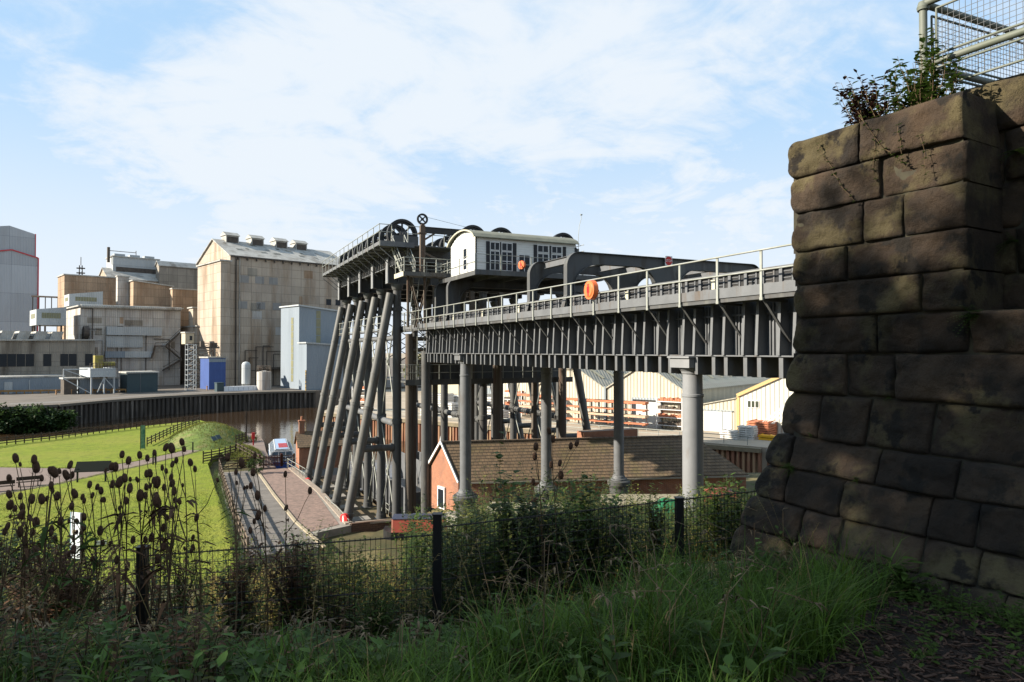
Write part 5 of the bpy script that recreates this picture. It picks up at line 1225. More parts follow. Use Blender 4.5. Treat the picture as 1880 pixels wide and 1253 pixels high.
# red narrowboat in front of the dock
C = aZ(668, 988, -13.4); C = Vector((C.x, C.y, 0))
nb = thing('narrowboat', 'red narrowboat with a cream bow beyond the wire fence', 'boat', (C.x + .3, C.y - .6, -13.25), R(-22))
b = MB(); secs = [(1.0, .5, .15), (1.3, .8, .05), (1.6, .95, 0), (12, 1.0, 0)]
for i in range(3):
    (x0, w0, u0), (x1, w1, u1) = secs[i], secs[i + 1]
    b.add([(x0, -w0 * .9, 0), (x0, w0 * .9, 0), (x0, w0, .55 + u0), (x0, -w0, .55 + u0), (x1, -w1 * .9, 0), (x1, w1 * .9, 0), (x1, w1, .55 + u1), (x1, -w1, .55 + u1)], [(0, 4, 7, 3), (1, 2, 6, 5), (3, 7, 6, 2)])
part(nb, 'hull', b, iron_bk)
b = MB(); b.prism([(1.7, -.92, .56), (1.7, -.72, 1.42), (1.7, .72, 1.42), (1.7, .92, .56)], (10, 0, 0)); part(nb, 'cabin', b, M('faded_red_paint', (.40, .085, .055), (.30, .06, .04), 2, rough=.5))
b = MB(); b.prism([(1.60, -.90, .56), (1.60, -.72, 1.38), (1.60, .72, 1.38), (1.60, .90, .56)], (.098, 0, 0)); part(nb, 'front_panel', b, M('salmon_paint', (.62, .26, .18), rough=.6))
b = MB(); b.box(1.6, 11.7, -.76, .76, 1.425, 1.46); b.box(3, 4, -.3, .3, 1.47, 1.6); b.box(6, 6.6, -.3, .3, 1.47, 1.55); part(nb, 'roof', b, M('navy_roof', (.05, .06, .10), rough=.5))
for k in range(4): 
    b = MB(); b.tube((3 + k * 2.3, -.86, 1.02), (3 + k * 2.3, -.80, 1.04), .2, n=16); part(nb, 'porthole', b, glass_d)
# containers/skips in the yard below the near column
def cabinroof(px, py, D, w, d_, h, label, m_, rm, rz):
    C = aD(px, py, D); t = thing('site_container', label, 'container', (C.x, C.y, C.z - h), rz)
    b = MB(); b.box(0, w, -d_, 0, 0, h - .08)
    for k in range(int(w / .3)): b.box(k * .3 + .05, k * .3 + .17, -d_ - .04, -d_ - .002, .1, h - .15)
    part(t, 'body', b, m_); b = MB(); b.box(-.06, w + .06, -d_ - .08, .06, h - .078, h); part(t, 'roof', b, rm); return t
pale_roof = M('container_roof', (.34, .31, .23), (.27, .24, .17), 1, rough=.8)
cabinroof(900, 922, 36, 3.9, 2.4, 2.5, 'green sided site container with a pale flat roof, left of the shrubs', M('dark_green_container', (.05, .14, .09), rough=.6), pale_roof, R(-28))
cabinroof(1105, 908, 34, 4.0, 2.2, 2.5, 'pale roofed site container between the two iron columns', M('rust_brown_container', (.12, .06, .04), rough=.6), pale_roof, R(-25))
def tarp(px, py, D, w, d_, h, label, m_):
    C = aD(px, py, D); b = MB(); n = 10; random.seed(int(px)); vs = []
    for j in range(n + 1):
        for i in range(n + 1):
            u = i / n; v = j / n; e = min(u, 1 - u, v, 1 - v)
            vs.append((u * w, v * d_, h * (1 - math.exp(-e * 9)) * (.8 + .35 * mnoise.noise(Vector((u * 3, v * 3, px))))))
    b.add(vs, [(j * (n + 1) + i, j * (n + 1) + i + 1, (j + 1) * (n + 1) + i + 1, (j + 1) * (n + 1) + i) for j in range(n) for i in range(n)])
    vs2 = [(0, 0, 0), (w, 0, 0), (w, d_, 0), (0, d_, 0)]; b.add(vs2, [(0, 3, 2, 1)])
    b.shift((0, 0, .6)); b.box(.1, w - .1, .1, d_ - .1, 0, .59)
    single('covered_pile', label, 'covered pile', b, m_, None, (C.x, C.y, C.z - .6 - h * .8), R(-25))
tarp(1208, 925, 26, 1.7, 1.6, .7, 'pile under a bright green tarpaulin left of the near column', M('green_tarp', (.02, .15, .07), rough=.5))
tarp(1292, 902, 30, 1.7, 1.2, .45, 'pile under a red tarpaulin right of the near column', M('red_tarp', (.24, .06, .05), rough=.5))

# ================================================================== LAWN FURNITURE, FENCES
timber = M('dark_timber', (.045, .03, .022), (.07, .05, .035), 3, rough=.85)
def post_rail(name, label, pts, n, h=1.15, rails=(.35, .7, 1.05), m_=timber, z=None, cat='fence', pw=.13):
    t = thing(name, label, cat, pts[0]); P = [Vector(p) for p in pts]
    segL = [(P[i + 1] - P[i]).length for i in range(len(P) - 1)]; T = sum(segL)
    def at(s):
        for i, l in enumerate(segL):
            if s <= l or i == len(segL) - 1: return P[i].lerp(P[i + 1], min(s / l, 1))
            s -= l
    me = mesh('post', MB().box(-pw / 2, pw / 2, -pw / 2, pw / 2, 0, h), m_)
    for k in range(n + 1): part(t, 'post', me, None, at=at(T * k / n) - Vector(t.location))
    for r_ in rails:
        b = MB()
        for i in range(len(P) - 1): b.bar(P[i] + Vector((0, 0, r_)), P[i + 1] + Vector((0, 0, r_)), .05, .13)
        part(t, 'rail', b, m_, t)
    return t
def g3(x, y, z=lawnz): p = aZ(x, y, z); return (p.x, p.y, z)
post_rail('post_rail_fence', 'long dark timber fence along the river edge of the lawn', [g3(-40, 826), g3(0, 819), g3(90, 809), g3(180, 796), g3(280, 784), g3(366, 775)], 34, 1.25)
post_rail('post_rail_fence', 'short dark timber fence running down beside the grassy mound', [g3(366, 777), g3(320, 795), g3(270, 820)], 14, 1.25)
post_rail('post_rail_fence', 'dark timber fence across the end of the lawn by the gates', [g3(373, 852, -13), g3(405, 846, -13), g3(432, 838, -13)], 5, 1.5, (.3, .6, .9, 1.2))
post_rail('post_rail_fence', 'dark timber fence sloping down from the sign post to the red gate', [g3(434, 832, -12.7), g3(480, 858, -13.1), g3(484, 860, -13.1)], 7, 1.4, (.4, .8, 1.2))
post_rail('post_rail_fence', 'timber fence between grey paving and lawn, casting striped shadows', [(3.0, 80.2, qz), (3.05, 66, qz), (3.2, 54, qz), (3.4, 46, qz)], 20, 1.55, (.5, .95, 1.4), M('weathered_timber', (.20, .15, .11), (.13, .10, .075), 3, rough=.9))
# wide five bar gate and red brown picket gate
def gate(label, a, c, h, n, m_, pick=False):
    A = Vector(a); C = Vector(c); t = thing('gate', label, 'gate', a)
    for p in (A, C): b = MB(); b.box(p.x - .1, p.x + .1, p.y - .1, p.y + .1, p.z, p.z + h + .2); part(t, 'post', b, m_, t)
    b = MB()
    if pick:
        for k in range(n): p = A.lerp(C, (k + .5) / n); b.box(p.x - .05, p.x + .05, p.y - .02, p.y + .02, p.z + .08, p.z + h)
        for z in (.3, h - .25): b.bar(A + Vector((0, .04, z)), C + Vector((0, .04, z)), .05, .1)
    else:
        for k in range(n): z = .25 + (h - .25) * k / (n - 1); b.bar(A + Vector((0, 0, z)), C + Vector((0, 0, z)), .04, .09)
        b.bar(A + Vector((0, .05, .25)), C + Vector((0, .05, h)), .04, .09); b.bar(A.lerp(C, .5) + Vector((0, .05, .2)), A.lerp(C, .5) + Vector((0, .05, h)), .04, .08)
    part(t, 'leaf', b, m_, t)
gate('wide dark timber field gate closing the grey paving', (3.2, 81.2, qz), (6.6, 81.4, qz), 1.4, 5, timber)
gate('brown picket gate beside the blue trip boat', (7.3, 82.3, qz), (9.6, 82.2, qz), 1.3, 14, M('brown_gate', (.10, .045, .035), rough=.8), True)
gate('small dark timber gate between the picket gate and brick hut', (9.7, 82.2, qz), (11.0, 82.1, qz), 1.2, 4, timber)
# grassy mound
def mound(name, cx, cy, rx, ry, h, m_, rz=0, seed=1, z0=-13.05):
    b = MB(); n = 20; vs = [(0, 0, h)]
    for j in range(1, n + 1):
        for i in range(32):
            a = 2 * math.pi * i / 32; q = j / n; x, y = rx * q * math.cos(a), ry * q * math.sin(a)
            vs.append((x * math.cos(rz) - y * math.sin(rz), x * math.sin(rz) + y * math.cos(rz), h * (1 - q * q) ** 1.3 + .14 * mnoise.noise(Vector((x * .9, y * .9, seed))) * (1 - q)))
    fs = [(0, 1 + i, 1 + (i + 1) % 32) for i in range(32)]
    for j in range(n - 1):
        for i in range(32): fs.append((1 + j * 32 + i, 1 + (j + 1) * 32 + i, 1 + (j + 1) * 32 + (i + 1) % 32, 1 + j * 32 + (i + 1) % 32))
    b.add(vs, fs, True); b.shift((cx, cy, z0)); return struct(name, b, m_)
MOUNDS = []
mm = aZ(372, 803, -12.5); MOUNDS.append((mm.x + .8, mm.y + 3, 5.5, 15, 2.1)); mound('grassy_mound', mm.x + .8, mm.y + 3, 5.5, 15, 2.1, rough_g, R(-4), 2)
mm = aZ(448, 835, -12.8); MOUNDS.append((mm.x, mm.y + 2, 2.2, 8, .8)); mound('grassy_mound', mm.x, mm.y + 2, 2.2, 8, .8, rough_g, R(6), 5)
# benches
def bench(px, py, label):
    p = aZ(px, py, lawnz + .02); t = thing('park_bench', label, 'bench', (p.x, p.y, lawnz + .02), R(8))
    for x in (-.75, .75):
        b = MB(); b.box(x - .04, x + .04, -.25, .25, 0, .42); b.box(x - .04, x + .04, .2, .28, .42, .85); part(t, 'leg', b, timber)
    b = MB(); b.box(-.95, .95, -.28, .2, .421, .47); part(t, 'seat', b, timber); b = MB(); b.box(-.95, .95, .281, .32, .55, .9); part(t, 'backrest', b, timber)
bench(52, 893, 'dark timber bench on the path behind the teasels'); bench(4, 902, 'dark timber bench cut by the left edge of the picture')
# black tilted display board
p = aZ(140, 886, lawnz); t = thing('display_board', 'large black tilted display board standing on the lawn edge', 'board', (p.x, p.y, lawnz), R(-12))
for x in (.1, 2.6): b = MB(); b.box(x - .07, x + .07, -.07, .07, 0, 1.35); part(t, 'leg', b, iron_bk)
b = MB(); b.prism([(-.15, -.25, 1.05), (-.15, .55, 1.95), (-.15, .60, 1.90), (-.15, -.20, 1.0)], (3.1, 0, 0)); part(t, 'panel', b, M('board_green_black', (.006, .010, .007), rough=.7, spec=.1))
# green sign post, path signs, little posts
p = aZ(262, 826, lawnz); t = thing('sign_post', 'tall narrow green sign panel on the lawn', 'sign', (p.x, p.y, lawnz))
b = MB(); b.box(-.30, -.24, -.05, .05, 0, 3.2); part(t, 'post', b, iron_bk); b = MB(); b.box(-.235, .235, -.03, .03, .15, 3.2); part(t, 'panel', b, M('sign_green', (.03, .14, .08), (.20, .35, .22), 3, rough=.5)); b = MB(); b.box(.24, .30, -.05, .05, 0, 3.2); part(t, 'post', b, iron_bk)
def lectern(px, py, label, h=1.0):
    p = aZ(px, py, lawnz + .02); t = thing('interpretation_sign', label, 'sign', (p.x, p.y, lawnz + .02), R(35))
    b = MB(); b.box(-.06, .06, -.06, .06, 0, h); part(t, 'post', b, iron_bk); b = MB(); b.prism([(-.35, -.25, h - .15), (-.35, .25, h + .35), (-.35, .27, h + .3), (-.35, -.23, h - .2)], (.7, 0, 0)); part(t, 'panel', b, teal)
lectern(393, 820, 'dark tilted sign beside the path, left of its twin'); lectern(401, 817, 'dark tilted sign beside the path, right of its twin')
for (x, y, l) in ((354, 831, 'single black marker post on the path edge'), (281, 853, 'left one of two black posts by the path bend'), (286, 853, 'right one of two black posts by the path bend')):
    p = aZ(x, y, lawnz + .02); b = MB().box(-.08, .08, -.08, .08, 0, 1.2).box(-.1, .1, -.1, .1, 1.201, 1.3); single('marker_post', l, 'post', b, iron_bk, None, (p.x, p.y, lawnz + .02))
p = aZ(452, 812, -13); b = MB(); b.box(-.09, .09, -.09, .09, 0, 4.4); b.box(-.35, .35, -.05, .05, 3.6, 3.75); single('mooring_post', 'tall dark post at the river corner of the path', 'post', b, timber, None, (p.x, p.y, -13))
p = aZ(465, 818, -13); b = MB(); b.box(-.08, .08, -.05, .05, 0, 1.2); b.box(-.2, .2, -.12, .12, .9, 1.75); single('lifebuoy_post', 'red lifebuoy cabinet on a post beside the river path', 'lifebuoy', b, red_p, None, (p.x, p.y, -13))
post_rail('post_rail_fence', 'short dark timber fence beside the tall mooring post', [g3(433, 815, -13), g3(450, 810, -13)], 3, 1.3)
# tall white information banner and low white sign
p = aZ(137, 1022, lawnz + .3); t = thing('information_banner', 'tall white and blue information banner at the foot of the lawn', 'sign', (p.x - .2, p.y, lawnz), R(-44))
b = MB(); b.box(0, .80, -.03, .03, .25, 3.05); part(t, 'panel', b, M('banner_white', (.80, .86, .92), rough=.4)); b = MB(); b.box(.805, .93, -.06, .06, 0, 3.05); part(t, 'post', b, iron_bk); b = MB(); b.box(-.03, -.001, -.04, .04, 0, 3.05); part(t, 'post', b, M('banner_blue', (.12, .35, .55), rough=.4))
b = MB(); b.tube((.31, -.045, 1.85), (.31, -.035, 1.85), .17, n=18); part(t, 'round_emblem', b, M('banner_buff', (.50, .42, .28)))
b = MB()
for (x, z) in ((.16, 1.45), (.31, 1.42), (.46, 1.45), (.18, 1.0), (.45, 1.0), (.3, 1.15)): b.box(x - .045, x + .045, -.04, -.032, z - .06, z + .06)
for z in (2.35, 2.2, 2.75): b.box(.14, .38, -.04, -.032, z, z + .05)
part(t, 'printed_marks', b, iron_bk)
p = aZ(176, 1020, lawnz + .2); t = thing('low_sign', 'small white sign on a black post beside the tall banner', 'sign', (p.x, p.y, lawnz), R(-14))
b = MB(); b.box(-.08, .02, -.03, .03, 0, 1.15); part(t, 'post', b, iron_bk); b = MB(); b.box(.03, .60, -.02, .02, .85, 1.1); part(t, 'panel', b, white_p)
# dock handrails
def dockrail(pts, label, n, z):
    P = [Vector((x, y, z)) for x, y in pts]; t = thing('dock_handrail', label, 'railing', P[0]); b = MB()
    for i in range(len(P) - 1):
        for h in (.55, 1.05): b.tube(P[i] + Vector((0, 0, h)), P[i + 1] + Vector((0, 0, h)), .03, n=6)
    part(t, 'rail', b, steel_g, t)
    for k in range(n + 1):
        s = k / n * (len(P) - 1); i = min(int(s), len(P) - 2); p = P[i].lerp(P[i + 1], s - i); b = MB(); b.tube(p, p + Vector((0, 0, 1.06)), .032, n=6); part(t, 'post', b, steel_g, t)
dockrail([(11.0, 62), (11.15, 57), (11.1, 52.7)], 'tube handrail on the quay edge beside the two nearest raking legs', 8, -13.95)
dockrail([(10.1, 80.8), (10.6, 76), (10.9, 73)], 'tube handrail on the quay edge beside the brick hut', 5, qz)
dockrail([(10.2, 80.7), (15, 80.7)], 'tube handrail in front of the brick hut', 4, qz)
for k, Y in enumerate((56.8, 59.6, 62.6, 66.5)): dockrail([(16.3, Y), (16.3, Y + 1.7)], ['first', 'second', 'third', 'fourth'][k] + ' short white handrail loop between the nearest lift columns, counted from the camera', 2, -14.88)
# moored float in the river
p = aZ(262, 757, WZ); b = MB(); b.box(-3.5, 3.5, -.5, .5, 0, .25); b.box(-2, 2, -.3, .3, .251, .4); single('pontoon', 'low grey float in the river below the factory wall', 'pontoon', b, concrete, None, (p.x, p.y, WZ), R(5))
# ================================================================== STONE PIER
def cam2w(r, f, z): return RT * r + FH * f + Vector((0, 0, z))
def plane_D(x, off=0.0, batter=0.0):
    """depth along the view of the pier face at picture column x; off = set back, batter = forward at the foot"""
    a = (x - 940) / F
    # face line: r = 2.914 - .598 (d - 7.2); normal away = (.858, .513)
    c = 2.914 + .598 * 7.2 + (off * .858 + .598 * off * .513) - batter * (.858 + .598 * .513)
    return c / (a + .598)
rows = [  # each joint: list of (x, y) in the survey and the batter of the face there
    ([(1447, 264), (1765, 165)], 0.0), ([(1450, 332), (1770, 252)], 0.0), ([(1451, 396), (1773, 331)], 0.0), ([(1454, 466), (1774, 416)], 0.0),
    ([(1456, 526), (1775, 493)], 0.0), ([(1457, 586), (1690, 573), (1890, 567)], 0.0), ([(1450, 649), (1890, 650)], .0), ([(1446, 720), (1641, 734), (1890, 753)], .06),
    ([(1421, 795), (1530, 812), (1707, 837), (1890, 863)], .18), ([(1398, 852), (1545, 880), (1706, 912), (1890, 936)], .34),
    ([(1376, 908), (1551, 955), (1674, 982), (1890, 1032)], .52), ([(1352, 962), (1550, 1026), (1740, 1068), (1890, 1104)], .72), ([(1322, 1040), (1560, 1104), (1740, 1140), (1890, 1170)], .95)]
def row_y(j, x):
    pts = rows[j][0]
    if x <= pts[0][0]: 
        (x0, y0), (x1, y1) = pts[0], pts[1]; return y0 + (y1 - y0) * (x - x0) / (x1 - x0)
    for (x0, y0), (x1, y1) in zip(pts[:-1], pts[1:]):
        if x <= x1: return y0 + (y1 - y0) * (x - x0) / (x1 - x0)
    (x0, y0), (x1, y1) = pts[-2], pts[-1]; return y1 + (y1 - y0) * (x - x1) / (x1 - x0)
def face_pt(x, j, v, off=0.0):      # v: 0 at joint j, 1 at joint j+1
    y = row_y(j, x) * (1 - v) + row_y(j + 1, x) * v; bt = rows[j][1] * (1 - v) + rows[j + 1][1] * v
    return ray(x, y) * plane_D(x, off, bt)
NA = (RT * .858 + FH * .513).normalized()       # into the wall
stone = M('pier_sandstone', (.066, .043, .026), (.020, .015, .011), 2.3, rough=.95, bump=1.0, bscale=8, bdist=.04, bump2=(38, 1.0, .022), detail=13, c3=(.088, .070, .034), scale3=1.9, lo3=.50, hi3=.60, c4=(.018, .014, .010), scale4=3.6, island=.5)
N = stone.node_tree.nodes; L = stone.node_tree.links
mortar = M('mortar_joint', (.035, .03, .024), (.06, .055, .035), 6, rough=1)
pier = thing('stone_pier', 'dark weathered sandstone block pier, battered at its foot, filling the right side', 'pier', tuple(cam2w(4.3, 7.0, -2.4)))
def block(mb, P, depth=.62, nu=12, nv=7, seed=0, amp=.03):
    """P(u, v) -> point on the face; a rounded rough-faced block"""
    vs = []; rs = random.Random(seed * 17.3); po = rs.uniform(-.022, .022); ti = rs.uniform(-.02, .02); cu = [rs.uniform(.6, 2.2) for _ in range(4)]
    for j in range(nv + 1):
        for i in range(nu + 1):
            u = i / nu; v = j / nv; p = P(u, v)
            e = min(u * nu, (1 - u) * nu, v * nv, (1 - v) * nv)
            edge = 0.0 if e >= 1 else (1 - e)
            nz = mnoise.noise(p * 2.3 + Vector((seed, 0, 0))) * amp * 1.6 + mnoise.noise(p * 7 + Vector((0, seed, 0))) * amp * .9 + mnoise.noise(p * 21) * amp * .45
            nz -= max(0, mnoise.noise(p * 4.2 + Vector((9, seed, 3))) - .42) * .11
            cr = 0
            for (cx_, cy_, q_) in ((0, 0, cu[0]), (1, 0, cu[1]), (0, 1, cu[2]), (1, 1, cu[3])):
                dd = math.hypot((u - cx_) * nu, (v - cy_) * nv); cr = max(cr, (1 - dd / (1.6 * q_)) if dd < 1.6 * q_ else 0)
            ew = .020 + .075 * max(0, mnoise.noise(p * 3.7 + Vector((5, 0, seed))) - .05)
            if e < 3.2: edge = max(edge, (3.2 - e) / 3.2 * max(0, mnoise.noise(p * 6.1 + Vector((seed, 7, 1))) + .05) * 1.3)
            vs.append(p + NA * (edge * ew + cr * .018 - nz * (1 - .4 * edge) - .012 + po + ti * (u - .5)))
    o = len(mb.v); mb.v += [tuple(q) for q in vs]; w = nu + 1
    for j in range(nv):
        for i in range(nu): mb.f.append((o + j * w + i, o + (j + 1) * w + i, o + (j + 1) * w + i + 1, o + j * w + i + 1)); mb.sm.append(True)
    loop = [i for i in range(nu + 1)] + [j * w + nu for j in range(1, nv + 1)] + [nv * w + i for i in range(nu - 1, -1, -1)] + [j * w for j in range(nv - 1, 0, -1)]
    o2 = len(mb.v); mb.v += [tuple(Vector(vs[k]) + NA * depth) for k in loop]; n = len(loop)
    for k in range(n): mb.f.append((o + loop[k], o + loop[(k + 1) % n], o2 + (k + 1) % n, o2 + k)); mb.sm.append(False)
SPL = {0: [1448, 1577, 1767], 1: [1450, 1616, 1771], 2: [1451, 1583, 1657, 1773], 3: [1454, 1553, 1774], 4: [1457, 1690, 1775], 5: [1457, 1610, 1777, 1890],
       6: [1449, 1553, 1643, 1890], 7: [1434, 1505, 1592, 1710, 1890], 8: [1408, 1451, 1611, 1756, 1890], 9: [1386, 1442, 1545, 1706, 1792, 1890], 10: [1364, 1470, 1540, 1690, 1795, 1890], 11: [1338, 1440, 1560, 1616, 1735, 1840, 1890]}
wall_mb = MB(); sd_ = 1
for j, xs in SPL.items():
    for i in range(len(xs) - 1):
        xa, xb = xs[i], xs[i + 1]; tl = random.Random(j * 31 + i).uniform(-5, 5)
        ga = 1.8; gb_ = 1.8
        def P(u, v, xa=xa, xb=xb, j=j, i=i, n=len(xs)):
            x0 = xa + (ga if i > 0 else 0); x1 = xb - (gb_ if i < n - 2 else 0)
            vv = .022 + .956 * v
            sx = 0
            if j >= 7 and i > 0: sx = -(v - .5) * 14 * (1 - u)
            if j >= 7 and i < n - 2: sx += -(v - .5) * 14 * u
            if i == 0 and j >= 6: sx += (1 - u) * (v - .5) * -18
            if i == 0: sx += (1 - u) * (abs(v - .5) * 2) ** 3 * 9 + (1 - u) * 4 * mnoise.noise(Vector((v * 2.1, j * 3.3, 1)))
            return face_pt(x0 + (x1 - x0) * u + sx, j, vv)
        nu = max(12, int((xb - xa) / 4.5)); block(wall_mb, P, .62, nu, 16, sd_); sd_ += 3.7
part(pier, 'blockwork', wall_mb, stone, pier)
# joint backing: a little behind the block faces
b = MB(); xs = [1452 + 440 * k / 24 for k in range(25)]
for j in range(12):
    for k in range(24):
        xa, xb = xs[k], xs[k + 1]
        if j < 5 and xb > 1775: continue
        la = max(xa, SPL[j][0] + 1); 
        b.quad(face_pt(la, j, 0) + NA * .045, face_pt(la, j, 1) + NA * .045, face_pt(xb, j, 1) + NA * .045, face_pt(xb, j, 0) + NA * .045)
part(pier, 'mortar', b, mortar, pier)
# set-back wall to the right of the pilaster
b = MB(); rb = random.Random(5)
zs = [face_pt(1700, j, 0).z for j in range(6)]; 
def sb_pt(s, z): return face_pt(1770, 0, 0) * 0 + (cam2w(0, 0, 0) + Vector((0, 0, z)) + sb0 + sbd * s)
q0 = ray(1829, 400) * plane_D(1829, .6); sb0 = Vector((q0.x, q0.y, 0)); sbd = -(FH * .858 - RT * .513).normalized()   # towards the camera
zt = [2.42, 1.95, 1.5, 1.08, .68, .30, -.05]
for j in range(6):
    s = -.3 - rb.uniform(0, .5)
    while s < 4.5:
        w_ = rb.uniform(.5, 1.0)
        def P(u, v, s=s, w_=w_, j=j): return sb0 + sbd * (s + .01 + (w_ - .02) * u) + Vector((0, 0, zt[j] - .01 - (zt[j] - zt[j + 1] - .02) * v)) + NA * .02
        block(b, P, .5, 14, 10, sd_); sd_ += 2.3; s += w_
part(pier, 'set_back_wall', b, stone, pier)
b = MB()
def slab_poly(off0, off1, s0, s1, z0, z1):
    e = Vector((face_pt(1447, 5, 0).x, face_pt(1447, 5, 0).y, 0)); d = sbd
    P = [e + NA * off0 + d * s0, e + NA * off0 + d * s1, e + NA * off1 + d * s1, e + NA * off1 + d * s0]
    b.prism([(p.x, p.y, z0) for p in P], (0, 0, z1 - z0))
slab_poly(.10, 2.2, .08, 1.55, -2.6, 1.95); slab_poly(.66, 2.2, .1, 6.5, -2.6, 2.25); slab_poly(.10, 2.2, .08, 6.5, -2.6, .15)
part(pier, 'core', b, mortar, pier)
# ferns and weeds rooted in the joints are built with the plants

# railing on top of the pier
c0 = ray(1695, 45) * 6.5
rl = thing('pier_railing', 'galvanised tube railing with wire mesh panels on top of the stone pier', 'railing', (c0.x, c0.y, 2.2))
zt_, zm_ = (645 - 8) / F * 6.5, (645 - 122) / F * 6.5
rd = sbd; rx = (RT * .90 - FH * -.43).normalized(); rx = Vector((math.cos(R(-1.5)), math.sin(R(-1.5)), 0))
tube_m = M('weathered_tube', (.17, .18, .155), (.12, .135, .10), 3, rough=.6)
bc = Vector((c0.x, c0.y, 0)); b = MB(); b.tube(bc + Vector((0, 0, 1.9)), bc + Vector((0, 0, zt_)), .035, n=12); b.lathe(bc + Vector((0, 0, zt_ - .03)), [(.05, -.03), (.055, 0), (.04, .05), (.01, .065)], 12); part(rl, 'post', b, tube_m, rl)
for k, d in ((1.9, rd), (2.0, rx), (3.9, rd), (4.0, rx)): b = MB(); q = bc + d * k; b.tube(q + Vector((0, 0, 1.9)), q + Vector((0, 0, zt_)), .035, n=12); part(rl, 'post', b, tube_m, rl)
for z in (zt_, zm_):
    for d in (rd, rx): b = MB(); b.tube(bc + Vector((0, 0, z)), bc + d * 6 + Vector((0, 0, z)), .033, n=12); part(rl, 'rail', b, tube_m, rl)
wire = M('mesh_wire', (.07, .075, .08), rough=.6)
for d, zlo in ((rd, 2.47), (rx, 2.14)):
    b = MB(); o = d * .12
    n = 118
    for k in range(n): p = bc + d * (.12 + k * .05); b.bar(p + Vector((0, 0, zlo)), p + Vector((0, 0, zt_ - .10)), .0035, .0035, (0, 1, .1))
    for k in range(int((zt_ - zlo - .1) / .05)): z = zlo + k * .05; b.bar(bc + d * .12 + Vector((0, 0, z)), bc + d * 6 + Vector((0, 0, z)), .0035, .0035)
    part(rl, 'mesh_panel', b, wire, rl)
    b = MB()
    for z in (zlo, zt_ - .09, zm_ - .06, zm_ + .07): b.tube(bc + d * .12 + Vector((0, 0, z)), bc + d * 6 + Vector((0, 0, z)), .011, n=6)
    for k in (.12, 1.8, 2.1, 3.8, 4.1): b.tube(bc + d * k + Vector((0, 0, zlo)), bc + d * k + Vector((0, 0, zt_ - .09)), .011, n=6)
    part(rl, 'panel_frame', b, tube_m, rl)

# ================================================================== WIRE FENCE
fp = [(262, 1230, 1005, 6.6), (803, 1168, 945, 6.8), (1247, 1085, 915, 7.9)]
black_m = M('black_powder_coat', (.012, .012, .013), rough=.45)
tops = [aD(x, yt, D) for x, yb, yt, D in fp]; bots = [aD(x, yb, D) for x, yb, yt, D in fp]
ext = tops[0] + (tops[0] - tops[1]) * 1.0; ext = Vector((ext.x, ext.y, tops[0].z - .42)); extb = bots[0] + (bots[0] - bots[1])
extb = Vector((extb.x, extb.y, bots[0].z - .45))
e3 = tops[2] + (tops[2] - tops[1]) * .95
fe = thing('wire_fence', 'black welded wire mesh fence on square posts along the top of the bank', 'fence', tuple(bots[1]))
P_ = [ext] + tops + [Vector((e3.x, e3.y, tops[2].z + .03))]; Q_ = [extb] + bots + [Vector((e3.x, e3.y, bots[2].z))]
for k, (tp, bt) in enumerate(zip(P_, Q_)):
    b = MB(); d = (tops[1] - tops[0]).normalized(); d.z = 0; s_ = .048
    b.bar(Vector((tp.x, tp.y, bt.z - .35)), Vector((tp.x, tp.y, tp.z)), .085, .085, d); b.bar(Vector((tp.x, tp.y, tp.z + .001)), Vector((tp.x, tp.y, tp.z + .012)), .10, .10, d)
    part(fe, 'post', b, black_m, fe)
# mesh panel tops (z) measured left and right of each bay
bays = [(0, 1, -.55, -.42), (1, 2, -.085, -.20), (2, 3, -.13, -.02), (3, 4, -.02, -.02)]
for (i, j, d0, d1) in bays:
    A, B_ = P_[i], P_[j]; zA, zB = A.z + d0, B_.z + d1; hgt_ = 1.05
    b = MB(); Lh = math.hypot(B_.x - A.x, B_.y - A.y); n = int(Lh / .05)
    for k in range(n + 1):
        t = k / n; x = A.x + (B_.x - A.x) * t; y = A.y + (B_.y - A.y) * t; z = zA + (zB - zA) * t
        b.bar((x, y, z - hgt_), (x, y, z + .02), .0042, .0042, (1, 0, .05))
    m_ = 11
    for k in range(m_):
        h_ = hgt_ * k / (m_ - 1)
        for off in ((-.004, .004) if k % 5 == 0 else (0,)):
            b.bar((A.x, A.y, zA - h_ + off), (B_.x, B_.y, zB - h_ + off), .006 if k % 5 == 0 else .0048, .006 if k % 5 == 0 else .0048)
    part(fe, 'mesh_panel', b, black_m, fe)
# ================================================================== PLANTS
rnd = random.Random(11)
def leafmat(name, c1, c2, tr=.3, isl=.35, rough=.55): return M(name, c1, c2, 3, rough=rough, trans=tr, island=isl, spec=.12)
gr_m = leafmat('grass_blade', (.105, .175, .024), (.055, .11, .016), .35, .5)
gr_dry = leafmat('dry_grass', (.26, .20, .085), (.19, .14, .06), .25, .4, .8)
lf_g = leafmat('green_leaf', (.075, .12, .022), (.045, .08, .016), .3, .4)
lf_y = leafmat('yellow_green_leaf', (.24, .23, .05), (.12, .14, .03), .35, .4)
lf_dark = leafmat('dark_green_leaf', (.025, .05, .014), (.02, .04, .012), .2, .4)
lf_b = leafmat('brown_leaf', (.16, .085, .045), (.075, .042, .025), .15, .5, .8)
stem_m = M('dry_stem', (.13, .085, .045), (.09, .06, .03), 6, rough=.9)
stem_g = M('green_stem', (.09, .11, .035), (.07, .08, .03), 6, rough=.8)
head_m = M('teasel_head', (.13, .070, .042), (.07, .038, .024), 30, rough=1, bump=1, bscale=90, bdist=.01)
def gz(r, f): return H(r, f)
